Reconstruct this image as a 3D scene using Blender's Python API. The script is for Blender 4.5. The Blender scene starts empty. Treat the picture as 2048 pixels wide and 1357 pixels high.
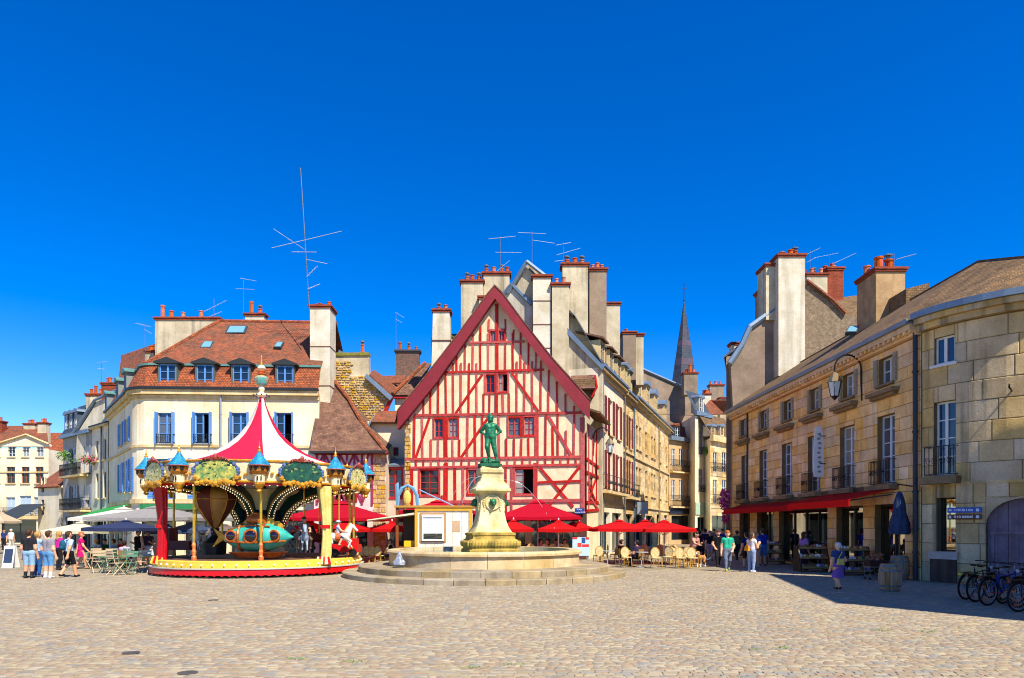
import bpy, math, random
import numpy as np
from mathutils import Vector, Matrix
from mathutils.geometry import tessellate_polygon
R = math.radians
rnd = random.Random(7)
S = bpy.context.scene
COL = S.collection

# ------------------------------------------------------------------ camera, sky, sun, exposure
FPX, HZ, CX, EYE = 1400.0, 1052.0, 1024.0, 2.0      # focal length in photo pixels, horizon row, centre column, eye height
cam_d = bpy.data.cameras.new('camera'); cam = bpy.data.objects.new('camera', cam_d); COL.objects.link(cam)
cam.location = (0, 0, EYE); cam.rotation_euler = (R(90), 0, 0)
cam_d.sensor_width = 36; cam_d.lens = FPX/2048*36; cam_d.shift_y = (HZ-678.5)/2048
cam_d.clip_end = 3000; S.camera = cam
SUNV = Vector((1.0, -1.5, 2.2)).normalized()
w = bpy.data.worlds.new('World'); S.world = w; w.use_nodes = True
nt = w.node_tree; bg = nt.nodes['Background']
sky = nt.nodes.new('ShaderNodeTexSky'); sky.sky_type = 'NISHITA'; sky.sun_disc = False
sky.sun_elevation = math.asin(SUNV.z); sky.sun_rotation = math.atan2(SUNV.x, SUNV.y)
sky.altitude = 1200; sky.air_density = 1.0; sky.dust_density = 0.15; sky.ozone_density = 4.0
hs = nt.nodes.new('ShaderNodeHueSaturation'); hs.inputs['Saturation'].default_value = 1.46
hs.inputs['Value'].default_value = .9; hs.inputs['Hue'].default_value = .516
nt.links.new(sky.outputs[0], hs.inputs['Color']); nt.links.new(hs.outputs[0], bg.inputs[0])
bg.inputs[1].default_value = 0.15
sd = bpy.data.lights.new('sun', 'SUN'); sun = bpy.data.objects.new('sun', sd); COL.objects.link(sun)
sd.energy = 5.0; sd.angle = R(0.5); sd.color = (1, .92, .77)
sun.rotation_euler = (-SUNV).to_track_quat('-Z', 'Y').to_euler()
S.view_settings.view_transform = 'Standard'; S.view_settings.look = 'None'
S.view_settings.exposure = 0.68; S.view_settings.gamma = 1
S.cycles.max_bounces = 7; S.cycles.diffuse_bounces = 5; S.cycles.pixel_filter_type = 'BLACKMAN_HARRIS'; S.cycles.filter_width = 1.05; S.cycles.transparent_max_bounces = 6
S.cycles.caustics_reflective = False; S.cycles.caustics_refractive = False

def X_(px, Y): return (px-CX)/FPX*Y
def Z_(py, Y): return EYE+(HZ-py)/FPX*Y
def P_(px, py, Y): return Vector((X_(px, Y), Y, Z_(py, Y)))
def gy(py): return EYE*FPX/(py-HZ)                  # depth of a ground point seen at that row

# ------------------------------------------------------------------ materials
def lin(c):
    if isinstance(c, str):
        c = [int(c[i:i+2], 16)/255 for i in (1, 3, 5)]
        return tuple(x/12.92 if x <= .04045 else ((x+.055)/1.055)**2.4 for x in c)
    return tuple(c)
_m = {}
def mat(name, c, rough=.8, var=.18, scale=1.5, bump=.15, bscale=18, c2=None, metal=0, obj=.0, isl=.0, fine=.12,
        brick=None, streak=0, streak_c=(.06,.055,.045), spec=.35, emit=0, grain=None, palette=None, big=0):
    """procedural surface: base colour, large patches, fine grain, per-piece shift, optional courses, optional run-off streaks"""
    if name in _m: return _m[name]
    m = bpy.data.materials.new(name); m.use_nodes = True; t = m.node_tree; N = t.nodes; L = t.links
    b = N['Principled BSDF']; b.inputs['Roughness'].default_value = rough; b.inputs['Metallic'].default_value = metal
    b.inputs['Specular IOR Level'].default_value = spec
    c = lin(c); c2 = lin(c2) if c2 is not None else tuple(x*(1-2*var) for x in c)
    g = N.new('ShaderNodeNewGeometry'); pos = g.outputs['Position']
    if grain:
        mp = N.new('ShaderNodeMapping'); mp.inputs['Scale'].default_value = grain; L.new(pos, mp.inputs[0]); pos = mp.outputs[0]
    n1 = N.new('ShaderNodeTexNoise'); n1.inputs['Scale'].default_value = scale; n1.inputs['Detail'].default_value = 5
    n1.inputs['Roughness'].default_value = .65; L.new(pos, n1.inputs['Vector'])
    rm = N.new('ShaderNodeMapRange'); rm.inputs[1].default_value = .35; rm.inputs[2].default_value = .68; L.new(n1.outputs[0], rm.inputs[0])
    mx = N.new('ShaderNodeMix'); mx.data_type = 'RGBA'; mx.inputs[6].default_value = (*c, 1); mx.inputs[7].default_value = (*c2, 1)
    L.new(rm.outputs[0], mx.inputs[0]); out = mx.outputs[2]
    bumpsrc = None
    n2 = N.new('ShaderNodeTexNoise'); n2.inputs['Scale'].default_value = bscale; n2.inputs['Detail'].default_value = 3; L.new(pos, n2.inputs['Vector'])
    def mul(col, fac_sock, lo, hi):
        r2 = N.new('ShaderNodeMapRange'); r2.inputs[1].default_value = .0; r2.inputs[2].default_value = 1; r2.inputs[3].default_value = lo; r2.inputs[4].default_value = hi
        L.new(fac_sock, r2.inputs[0]); v = N.new('ShaderNodeVectorMath'); v.operation = 'SCALE'; L.new(col, v.inputs[0]); L.new(r2.outputs[0], v.inputs['Scale'])
        return v.outputs[0]
    if big:
        n9 = N.new('ShaderNodeTexNoise'); n9.inputs['Scale'].default_value = .14; n9.inputs['Detail'].default_value = 6; n9.inputs['Roughness'].default_value = .7; L.new(g.outputs['Position'], n9.inputs['Vector'])
        out = mul(out, n9.outputs[0], 1-big*2, 1+big*2)
    if fine: out = mul(out, n2.outputs[0], 1-fine*1.6, 1+fine*1.6)
    if obj or isl:
        oi = N.new('ShaderNodeObjectInfo'); a = N.new('ShaderNodeMath'); a.operation = 'ADD'
        L.new(oi.outputs['Random'], a.inputs[0]); L.new(g.outputs['Random Per Island'], a.inputs[1])
        f = N.new('ShaderNodeMath'); f.operation = 'FRACT'; L.new(a.outputs[0], f.inputs[0])
        if palette:
            cr = N.new('ShaderNodeValToRGB'); cr.color_ramp.interpolation = 'CONSTANT'; el = cr.color_ramp.elements
            while len(el) < len(palette): el.new(.5)
            for i_, pc in enumerate(palette): el[i_].position = i_/len(palette); el[i_].color = (*lin(pc), 1)
            L.new(f.outputs[0], cr.inputs[0]); pm = N.new('ShaderNodeMix'); pm.data_type = 'RGBA'; pm.inputs[0].default_value = .6; L.new(out, pm.inputs[6]); L.new(cr.outputs[0], pm.inputs[7]); out = pm.outputs[2]
        out = mul(out, f.outputs[0], 1-(obj or isl), 1+(obj or isl))
        h2 = N.new('ShaderNodeHueSaturation'); f2 = N.new('ShaderNodeMath'); f2.operation = 'MULTIPLY'; f2.inputs[1].default_value = 7.31
        L.new(f.outputs[0], f2.inputs[0]); f3 = N.new('ShaderNodeMath'); f3.operation = 'FRACT'; L.new(f2.outputs[0], f3.inputs[0])
        r3 = N.new('ShaderNodeMapRange'); r3.inputs[3].default_value = 1-(obj or isl)*1.6; r3.inputs[4].default_value = 1+(obj or isl)*1.6; L.new(f3.outputs[0], r3.inputs[0])
        L.new(r3.outputs[0], h2.inputs['Saturation']); L.new(out, h2.inputs['Color']); out = h2.outputs[0]
    if brick:
        bw, bh, mor, cb, cm = brick
        uv = N.new('ShaderNodeUVMap'); bt = N.new('ShaderNodeTexBrick'); bt.inputs['Scale'].default_value = 1
        bt.inputs['Brick Width'].default_value = bw; bt.inputs['Row Height'].default_value = bh; bt.inputs['Mortar Size'].default_value = mor
        bt.inputs['Color1'].default_value = (.72, .72, .72, 1); bt.inputs['Color2'].default_value = (1.25, 1.22, 1.18, 1); bt.inputs['Mortar'].default_value = (cm, cm, cm, 1)
        bt.inputs['Bias'].default_value = cb; L.new(uv.outputs[0], bt.inputs['Vector'])
        v = N.new('ShaderNodeVectorMath'); v.operation = 'MULTIPLY'; L.new(out, v.inputs[0]); L.new(bt.outputs[0], v.inputs[1]); out = v.outputs[0]
        bumpsrc = bt.outputs[1]
    if streak:
        mp = N.new('ShaderNodeMapping'); mp.inputs['Scale'].default_value = (2.2, 2.2, .12); L.new(g.outputs['Position'], mp.inputs[0])
        n3 = N.new('ShaderNodeTexNoise'); n3.inputs['Scale'].default_value = 1; n3.inputs['Detail'].default_value = 5; L.new(mp.outputs[0], n3.inputs[0])
        r4 = N.new('ShaderNodeMapRange'); r4.inputs[1].default_value = .52; r4.inputs[2].default_value = .72; r4.inputs[4].default_value = streak; L.new(n3.outputs[0], r4.inputs[0])
        m2 = N.new('ShaderNodeMix'); m2.data_type = 'RGBA'; L.new(r4.outputs[0], m2.inputs[0]); L.new(out, m2.inputs[6]); m2.inputs[7].default_value = (*lin(streak_c), 1); out = m2.outputs[2]
    L.new(out, b.inputs['Base Color'])
    if bump:
        bp = N.new('ShaderNodeBump'); bp.inputs['Strength'].default_value = bump; bp.inputs['Distance'].default_value = .03; L.new(n2.outputs[0], bp.inputs['Height'])
        if bumpsrc:
            b2 = N.new('ShaderNodeBump'); b2.invert = True; b2.inputs['Strength'].default_value = .6; b2.inputs['Distance'].default_value = .03
            L.new(bumpsrc, b2.inputs['Height']); L.new(bp.outputs[0], b2.inputs['Normal']); L.new(b2.outputs[0], b.inputs['Normal'])
        else: L.new(bp.outputs[0], b.inputs['Normal'])
    if emit:
        b.inputs['Emission Color'].default_value = (*c, 1); b.inputs['Emission Strength'].default_value = emit
    _m[name] = m
    return m
def paint(c, rough=.45, var=.06):
    return mat('paint_%s_%d' % (c, rough*100), c, rough, var, 3, .03, 40, fine=.05)
def cloth(c): return mat('cloth_%s' % c, c, .9, .1, 6, .7, 22, fine=.12, spec=.15)
def canvas(c):
    n = 'canvas_'+c
    if n in _m: return _m[n]
    m = cloth(c).copy(); m.name = n; t = m.node_tree; b = t.nodes['Principled BSDF']; tr = t.nodes.new('ShaderNodeBsdfTranslucent'); tr.inputs[0].default_value = (*lin(c), 1)
    mx = t.nodes.new('ShaderNodeMixShader'); mx.inputs[0].default_value = .3; t.links.new(b.outputs[0], mx.inputs[1]); t.links.new(tr.outputs[0], mx.inputs[2]); t.links.new(mx.outputs[0], t.nodes['Material Output'].inputs[0]); _m[n] = m; return m
def skin_m(c): return mat('skin_%s' % c, c, .55, .05, 8, 0, 40, fine=.04)
def glass_m(name='window_glass', tint='#1b2226', rough=.04):
    if name in _m: return _m[name]
    m = bpy.data.materials.new(name); m.use_nodes = True; b = m.node_tree.nodes['Principled BSDF']
    b.inputs['Base Color'].default_value = (*lin(tint), 1); b.inputs['Roughness'].default_value = rough; b.inputs['Specular IOR Level'].default_value = .8
    n = m.node_tree.nodes.new('ShaderNodeTexNoise'); n.inputs['Scale'].default_value = 1.2
    bp = m.node_tree.nodes.new('ShaderNodeBump'); bp.inputs['Strength'].default_value = .06; bp.inputs['Distance'].default_value = .05
    m.node_tree.links.new(n.outputs[0], bp.inputs['Height']); m.node_tree.links.new(bp.outputs[0], b.inputs['Normal'])
    _m[name] = m; return m
def clear_glass():
    if 'shop_glass' in _m: return _m['shop_glass']
    m = bpy.data.materials.new('shop_glass'); m.use_nodes = True; t = m.node_tree; N = t.nodes
    tr = N.new('ShaderNodeBsdfTransparent'); tr.inputs[0].default_value = (.72, .78, .76, 1)
    gl = N.new('ShaderNodeBsdfGlossy'); gl.inputs['Roughness'].default_value = .02
    fr = N.new('ShaderNodeFresnel'); fr.inputs[0].default_value = 2.0
    mx = N.new('ShaderNodeMixShader'); ad = N.new('ShaderNodeMath'); ad.operation = 'ADD'; ad.use_clamp = True; ad.inputs[1].default_value = .25; t.links.new(fr.outputs[0], ad.inputs[0]); t.links.new(ad.outputs[0], mx.inputs[0]); t.links.new(tr.outputs[0], mx.inputs[1]); t.links.new(gl.outputs[0], mx.inputs[2])
    t.links.new(mx.outputs[0], N['Material Output'].inputs[0]); _m['shop_glass'] = m; return m

# ------------------------------------------------------------------ mesh building
WM = {}
def reg(o, M=None): WM[o.name] = M or Matrix.Identity(4)
def setp(o, parent):
    if parent is not None:
        o.parent = parent; o.matrix_parent_inverse = WM[parent.name].inverted()
def tag(o, label, cat, group=None, kind=None):
    if label: o['label'] = label
    if cat: o['category'] = cat
    if group: o['group'] = group
    if kind: o['kind'] = kind
    return o
def thing(name, label, cat, loc=(0, 0, 0), group=None):
    o = bpy.data.objects.new(name, None); COL.objects.link(o); o.location = loc; o.empty_display_size = .2
    reg(o, Matrix.Translation(loc)); tag(o, label, cat, group); return o
def copy_tree(src, loc=None, rz=0, scale=1, label=None, group=None, parent=None):
    c = src.copy(); COL.objects.link(c)
    if parent is None:
        c.location = loc; c.rotation_euler = (0, 0, rz); c.scale = (scale,)*3
        if label: c['label'] = label
        if group: c['group'] = group
    else: c.parent = parent; c.matrix_parent_inverse = src.matrix_parent_inverse
    for ch in list(src.children): copy_tree(ch, parent=c)
    return c

class MB:
    def __init__(s): s.v = []; s.f = []; s.m = []
    def poly(s, pts, m=0):
        i = len(s.v); s.v += [tuple(p) for p in pts]; s.f.append(tuple(range(i, i+len(pts)))); s.m.append(m); return s
    def hexa(s, p, m=0):      # p: 4 lower, 4 upper corners in the same order
        i = len(s.v); s.v += [tuple(q) for q in p]
        for f in ((3, 2, 1, 0), (4, 5, 6, 7), (0, 1, 5, 4), (1, 2, 6, 5), (2, 3, 7, 6), (3, 0, 4, 7)):
            s.f.append(tuple(i+k for k in f)); s.m.append(m)
        return s
    def box(s, x0, x1, y0, y1, z0, z1, m=0):
        return s.hexa([(x0, y0, z0), (x1, y0, z0), (x1, y1, z0), (x0, y1, z0), (x0, y0, z1), (x1, y0, z1), (x1, y1, z1), (x0, y1, z1)], m)
    def fbox(s, F, u0, u1, z0, z1, n0, n1, m=0):
        us = F.cuts(u0, u1)
        for a, b in zip(us[:-1], us[1:]):
            s.hexa([F.pt(a, z0, n1), F.pt(b, z0, n1), F.pt(b, z0, n0), F.pt(a, z0, n0), F.pt(a, z1, n1), F.pt(b, z1, n1), F.pt(b, z1, n0), F.pt(a, z1, n0)], m)
        return s
    def prism(s, pts, vec, m=0, holes=()):
        """polygon (any outline, with holes) extruded along vec"""
        vec = Vector(vec); loops = [[Vector(p) for p in pts]]+[[Vector(p) for p in h] for h in holes]
        flat = [p for l in loops for p in l]; tri = tessellate_polygon(loops); n = len(flat); i = len(s.v)
        s.v += [tuple(p) for p in flat]+[tuple(p+vec) for p in flat]
        for t in tri:
            s.f.append(tuple(i+k for k in t)); s.m.append(m); s.f.append(tuple(i+n+k for k in reversed(t))); s.m.append(m)
        o = 0
        for l in loops:
            k = len(l)
            for a in range(k):
                b = (a+1) % k; s.f.append((i+o+a, i+o+b, i+n+o+b, i+n+o+a)); s.m.append(m)
            o += k
        return s
    def tube(s, pts, r, n=6, m=0, cap=True):
        pts = [Vector(p) for p in pts]; k = len(pts); rr = r if isinstance(r, (list, tuple)) else [r]*k; i = len(s.v)
        t = (pts[1]-pts[0]).normalized(); a = t.orthogonal().normalized()
        for j, p in enumerate(pts):
            t2 = (pts[min(j+1, k-1)]-pts[max(j-1, 0)])
            if t2.length > 1e-9: t2.normalize()
            else: t2 = t
            a = (a-t2*a.dot(t2)); a = a.normalized() if a.length > 1e-6 else t2.orthogonal().normalized(); b = t2.cross(a); t = t2
            for q in range(n):
                an = 2*math.pi*q/n; s.v.append(tuple(p+(a*math.cos(an)+b*math.sin(an))*rr[j]))
        for j in range(k-1):
            for q in range(n):
                q2 = (q+1) % n; s.f.append((i+j*n+q, i+j*n+q2, i+(j+1)*n+q2, i+(j+1)*n+q)); s.m.append(m)
        if cap:
            s.f.append(tuple(i+q for q in reversed(range(n)))); s.m.append(m); s.f.append(tuple(i+(k-1)*n+q for q in range(n))); s.m.append(m)
        return s
    def lathe(s, prof, c=(0, 0, 0), n=16, m=0, a0=0, a1=2*math.pi, sx=1, sy=1, sq=0, rot=0):
        full = abs(a1-a0-2*math.pi) < 1e-6; na = n if full else n+1; i = len(s.v)
        for r, z in prof:
            for q in range(na):
                an = a0+(a1-a0)*q/n; ca, sa = math.cos(an), math.sin(an)
                k = 1 if not sq else 1/((abs(ca)**sq+abs(sa)**sq)**(1/sq))
                x, y = r*k*ca*sx, r*k*sa*sy
                if rot: x, y = x*math.cos(rot)-y*math.sin(rot), x*math.sin(rot)+y*math.cos(rot)
                s.v.append((c[0]+x, c[1]+y, c[2]+z))
        for j in range(len(prof)-1):
            for q in range(n):
                q2 = (q+1) % na; s.f.append((i+j*na+q, i+j*na+q2, i+(j+1)*na+q2, i+(j+1)*na+q)); s.m.append(m)
        return s
    def ball(s, c, r, n=8, k=5, m=0):
        r = r if isinstance(r, (tuple, list)) else (r, r, r); i0 = len(s.v)
        s.lathe([(math.cos(-math.pi/2+math.pi*j/k), math.sin(-math.pi/2+math.pi*j/k)) for j in range(k+1)], (0, 0, 0), n, m)
        for q in range(i0, len(s.v)):
            v = s.v[q]; s.v[q] = (c[0]+v[0]*r[0], c[1]+v[1]*r[1], c[2]+v[2]*r[2])
        return s
    def xf(s, M, i0=0):
        for q in range(i0, len(s.v)): s.v[q] = tuple(M @ Vector(s.v[q]))
        return s
    def build(s, name, mats, parent=None, smooth=False, label=None, kind=None):
        if not isinstance(mats, (list, tuple)): mats = [mats]
        me = bpy.data.meshes.new(name); me.from_pydata(s.v, [], s.f)
        for mm in mats: me.materials.append(mm)
        if len(mats) > 1: me.polygons.foreach_set('material_index', s.m)
        if smooth: me.polygons.foreach_set('use_smooth', [True]*len(s.f))
        add_uv(me); me.update()
        o = bpy.data.objects.new(name, me); COL.objects.link(o); reg(o); setp(o, parent)
        if label: o['label'] = label
        if kind: o['kind'] = kind
        return o
def add_uv(me):
    nl = len(me.loops)
    if not nl or len(me.polygons) > 60000: return
    uv = me.uv_layers.new(name='UVMap'); co = np.empty(len(me.vertices)*3); me.vertices.foreach_get('co', co); co = co.reshape(-1, 3)
    vi = np.empty(nl, int); me.loops.foreach_get('vertex_index', vi)
    npol = len(me.polygons); nr = np.empty(npol*3); me.polygons.foreach_get('normal', nr); nr = nr.reshape(-1, 3)
    tot = np.empty(npol, int); me.polygons.foreach_get('loop_total', tot); pn = np.repeat(nr, tot, axis=0)
    t = np.stack([-pn[:, 1], pn[:, 0], np.zeros(nl)], 1); ln = np.linalg.norm(t, axis=1); fl = ln < .05
    t[fl] = (1, 0, 0); ln[fl] = 1; t /= ln[:, None]; b = np.cross(pn, t); p = co[vi]
    uv.data.foreach_set('uv', np.stack([(p*t).sum(1), (p*b).sum(1)], 1).ravel())

class Fr:
    """a wall line on plan: u along it, z up, n out towards the viewer's side; px/py helpers read it through the photo"""
    def __init__(s, pts):
        s.p = [Vector((a, b)) for a, b in pts]; s.U = [0]
        for a, b in zip(s.p[:-1], s.p[1:]): s.U.append(s.U[-1]+(b-a).length)
        s.L = s.U[-1]; ns = []
        for a, b in zip(s.p[:-1], s.p[1:]):
            d = (b-a).normalized(); n = Vector((d.y, -d.x))
            if n.dot(-(a+b)/2) < 0: n = -n
            ns.append(n)
        s.N = [ns[0]]+[((a+b)/(1+a.dot(b))) for a, b in zip(ns[:-1], ns[1:])]+[ns[-1]]
    def seg(s, u):
        for i in range(len(s.U)-1):
            if u <= s.U[i+1]: return i
        return len(s.U)-2
    def pt(s, u, z=0, n=0):
        i = s.seg(u); t = (u-s.U[i])/(s.U[i+1]-s.U[i]); p = s.p[i].lerp(s.p[i+1], t); nn = s.N[i].lerp(s.N[i+1], t)
        return Vector((p.x+nn.x*n, p.y+nn.y*n, z))
    def nrm(s, u): a = s.pt(u, 0, 1)-s.pt(u, 0, 0); return a.normalized()
    def cuts(s, a, b): return [a]+[x for x in s.U if a+1e-4 < x < b-1e-4]+[b]
    def u(s, px):
        k = (px-CX)/FPX; best = None
        for i in range(len(s.U)-1):
            a, b = s.p[i], s.p[i+1]; fa, fb = a.x-k*a.y, b.x-k*b.y
            if abs(fa-fb) < 1e-9: continue
            t = fa/(fa-fb); lo = -9 if i == 0 else -1e-6; hi = 9 if i == len(s.U)-2 else 1+1e-6
            if lo <= t <= hi:
                e = max(0, -t, t-1)
                if best is None or e < best[0]: best = (e, s.U[i]+t*(s.U[i+1]-s.U[i]))
        return best[1]
    def z(s, px, py): return Z_(py, s.pt(s.u(px)).y)
    def uz(s, px, py): return (s.u(px), s.z(px, py))
    def P(s, px, py, n=0): u, z = s.uz(px, py); return s.pt(u, z, n)
    def rect(s, x0, x1, y0, y1):
        c = (x0+x1)/2; return (min(s.u(x0), s.u(x1)), max(s.u(x0), s.u(x1)), s.z(c, y1), s.z(c, y0))

def gridwall(F, parent, name, m, u0, u1, z0, z1, holes=(), depth=.22, n=0):
    us = sorted(set([round(x, 4) for x in F.cuts(u0, u1)]+[round(min(max(x, u0), u1), 4) for h in holes for x in h[:2]]))
    zs = sorted(set([z0, z1]+[min(max(x, z0), z1) for h in holes for x in h[2:4]])); b = MB()
    for a, c in zip(us[:-1], us[1:]):
        for p, q in zip(zs[:-1], zs[1:]):
            um, zm = (a+c)/2, (p+q)/2
            if any(h[0] < um < h[1] and h[2] < zm < h[3] for h in holes): continue
            b.poly([F.pt(a, p, n), F.pt(c, p, n), F.pt(c, q, n), F.pt(a, q, n)])
    for h in holes:
        a, c, p, q = h[:4]
        for A, B in (((a, p), (c, p)), ((c, p), (c, q)), ((c, q), (a, q)), ((a, q), (a, p))):
            b.poly([F.pt(A[0], A[1], n), F.pt(B[0], B[1], n), F.pt(B[0], B[1], -depth), F.pt(A[0], A[1], -depth)])
    return b.build(name, m, parent)
def body(F, parent, m, u0, u1, z0, z1, back):
    """the flanks, back and lid that close a building behind its front wall"""
    b = MB(); A, B = F.pt(u0, 0), F.pt(u1, 0); bk = Vector(back)
    p = [A, B, B+bk, A+bk]; lo = [Vector((q.x, q.y, z0)) for q in p]; hi = [Vector((q.x, q.y, z1)) for q in p]
    for i, j in ((1, 2), (2, 3), (3, 0)): b.poly([lo[i], lo[j], hi[j], hi[i]])
    us = F.cuts(u0, u1); b.poly([F.pt(u, z1-.01) for u in us]+[hi[2]-Vector((0, 0, .01)), hi[3]-Vector((0, 0, .01))])
    return b.build('rear_wall', m, parent)
def slab(parent, name, pts, m, th=.12):
    pts = [Vector(p) for p in pts]; nn = (pts[1]-pts[0]).cross(pts[2]-pts[0]).normalized()
    if nn.z > 0: nn = -nn
    return MB().prism(pts, nn*th).build(name, m, parent)
def band(F, parent, name, m, u0, u1, z0, z1, n1, n0=.0):
    return MB().fbox(F, u0, u1, z0, z1, n0, n1).build(name, m, parent)
def stones(F, parent, u0, u1, z0, z1, holes, rh, ln, m, seed=1, limit=300, proud=.02):
    r = random.Random(seed); rects = []; z = z0; nrow = max(1, round((z1-z0)/rh)); hh = (z1-z0)/nrow
    for k in range(nrow):
        zz0, zz1 = z0+k*hh, z0+(k+1)*hh; u = u0-(ln*.5 if k % 2 else 0)-r.random()*.2
        while u < u1:
            l = ln*r.uniform(.65, 1.35); todo = [(max(u, u0), min(u+l, u1), zz0, zz1)]; u += l
            for h in holes:
                nx = []
                for (a, c, p, q) in todo:
                    if a >= h[1] or c <= h[0] or p >= h[3] or q <= h[2]: nx.append((a, c, p, q)); continue
                    if a < h[0]: nx.append((a, h[0], p, q))
                    if c > h[1]: nx.append((h[1], c, p, q))
                    a2, c2 = max(a, h[0]), min(c, h[1])
                    if p < h[2]: nx.append((a2, c2, p, h[2]))
                    if q > h[3]: nx.append((a2, c2, h[3], q))
                todo = nx
            rects += [t for t in todo if t[1]-t[0] > .06 and t[3]-t[2] > .05]
    rects.sort(key=lambda t: -(t[1]-t[0])*(t[3]-t[2])); rest = MB()
    for i, (a, c, p, q) in enumerate(rects):
        b = MB() if i < limit else rest; g = .009; e = .02; n1 = proud*r.uniform(.6, 1.25); k = len(b.v)
        us = F.cuts(a+g, c-g); m_ = len(us); ue = [us[0]+e]+us[1:-1]+[us[-1]-e]
        b.v += [tuple(F.pt(u, p+g, 0)) for u in us]+[tuple(F.pt(u, q-g, 0)) for u in us]+[tuple(F.pt(u, p+g+e, n1)) for u in ue]+[tuple(F.pt(u, q-g-e, n1)) for u in ue]
        fs = [(k, k+2*m_, k+3*m_, k+m_), (k+m_-1, k+2*m_-1, k+4*m_-1, k+3*m_-1)]
        for x in range(m_-1): fs += [(k+2*m_+x, k+2*m_+x+1, k+3*m_+x+1, k+3*m_+x), (k+x, k+x+1, k+2*m_+x+1, k+2*m_+x), (k+m_+x, k+3*m_+x, k+3*m_+x+1, k+m_+x+1)]
        b.f += fs; b.m += [0]*len(fs)
        if i < limit: b.build('stone', m, parent)
    if rest.v: rest.build('small_stones', m, parent, kind='stuff')

WHITE = lambda: paint('#d9d9d4')
def window(F, parent, rc, fm, cols=2, rows=3, depth=.2, gl=None, shutter=None, sh_w=None, rail=None, sill=None, fw=.07, casing=None, label=None, opened=False, name='window', surround=None, ajar=False):
    """a framed light set back in its opening; pane, shutters, railing and sill hang under it"""
    a, c, p, q = rc; b = MB(); d0, d1 = -depth, -depth+.07
    b.fbox(F, a, a+fw, p, q, d0, d1); b.fbox(F, c-fw, c, p, q, d0, d1); b.fbox(F, a+fw, c-fw, p, p+fw, d0, d1); b.fbox(F, a+fw, c-fw, q-fw, q, d0, d1)
    for i in range(1, cols):
        if opened: break
        u = a+(c-a)*i/cols; ww = fw*.75 if (cols == 2 or i*2 == cols) else fw*.3; b.fbox(F, u-ww, u+ww, p+fw, q-fw, d0+.005, d1+.012)
    for j in range(1, rows):
        z = p+(q-p)*j/rows
        if opened: b.fbox(F, a+fw, a+(c-a)*.42, z-fw*.25, z+fw*.25, d0+.01, d1-.01)
        else: b.fbox(F, a+fw, c-fw, z-fw*.28, z+fw*.28, d0+.01, d1-.01)
    if opened: b.fbox(F, a+(c-a)*.42, a+(c-a)*.42+fw, p+fw, q-fw, d0+.005, d1+.012)
    if surround:
        s = surround; b.fbox(F, a-s, a, p-s, q+s, 0, .05); b.fbox(F, c, c+s, p-s, q+s, 0, .05); b.fbox(F, a, c, q, q+s, 0, .05); b.fbox(F, a, c, p-s, p, 0, .05)
    o = b.build(name, fm, parent, label=label)
    gl = gl or rnd.choice([glass_m(), glass_m(), glass_m('glass_lace', '#565a5c'), glass_m('glass_sky', '#26384e'), glass_m('glass_curtain', '#8a877e', .12)])
    g = MB()
    if opened:
        g.poly([F.pt(a, p, -depth-.9), F.pt(c, p, -depth-.9), F.pt(c, q, -depth-.9), F.pt(a, q, -depth-.9)])
        for A, B in (((a, p), (c, p)), ((c, p), (c, q)), ((c, q), (a, q)), ((a, q), (a, p))):
            g.poly([F.pt(A[0], A[1], -depth), F.pt(B[0], B[1], -depth), F.pt(B[0], B[1], -depth-.9), F.pt(A[0], A[1], -depth-.9)])
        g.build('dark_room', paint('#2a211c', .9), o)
        MB().fbox(F, a+fw, a+(c-a)*.42, p+fw, q-fw, d0+.02, d0+.03).build('pane', gl or glass_m(), o)
    else:
        MB().fbox(F, a+fw*.8, c-fw*.8, p+fw*.8, q-fw*.8, d0+.012, d0+.024).build('pane', gl or glass_m(), o)
    if shutter:
        sw = sh_w or (c-a)*.5
        for sgn in (-1, 1):
            if ajar: u0, u1, n0, n1 = (a-.02, a+.03, -.02, sw) if sgn < 0 else (c-.03, c+.02, -.02, sw)
            else: u0, u1, n0, n1 = (a-sw-.02, a-.02, .015, .06) if sgn < 0 else (c+.02, c+sw+.02, .015, .06)
            sb = MB(); sb.fbox(F, u0, u1, p-.03, q+.03, n0, n1)
            if not ajar:
                k = max(4, int((q-p)/.16))
                for j in range(k): z = p+.05+(q-p-.1)*j/k; sb.fbox(F, u0+.05, u1-.05, z, z+(q-p)/k*.55, n1, n1+.018)
            sb.build('shutter', shutter, o)
    if sill: MB().fbox(F, a-.1, c+.1, p-.1, p-.002, -depth, .12).build('sill', sill, o)
    if rail: railing(F, o, a-.05, c+.05, p+.0, p+(rail if rail > .1 else .9), .22)
    return o
def railing(F, parent, a, c, z0, z1, n, m=None, pitch=.11):
    b = MB(); m = m or paint('#16171a', .5); t = .014
    b.fbox(F, a, c, z1-.03, z1, n-.02, n+.02); b.fbox(F, a, c, z0+.05, z0+.08, n-.015, n+.015)
    for u in (a, c-.03): b.fbox(F, u, u+.03, z1-.03, z1-.001, 0, n-.02); b.fbox(F, u, u+.03, z0+.05, z0+.079, 0, n-.015)
    k = max(3, int((c-a)/pitch))
    for i in range(k+1):
        u = a+(c-a-.02)*i/k; b.fbox(F, u, u+.02, z0+.08, z1-.03, n-.01, n+.01)
    k = max(1, round((c-a)/.5)); w_ = (c-a)/k
    for i in range(k):                               # wrought scrolls
        for s in (-1, 1):
            uc = a+w_*(i+.5)+s*w_*.22; zc = (z0+z1)/2; rr = min(w_*.2, (z1-z0)*.33)
            pts = [F.pt(min(max(uc+s*rr*(1-k2/16)*math.cos(k2*.75), a), c), zc+rr*1.5*(1-k2/16)*math.sin(k2*.75), n+.02) for k2 in range(13)]
            b.tube(pts, t*.8, 4)
    return b.build('railing', m, parent)
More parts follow.
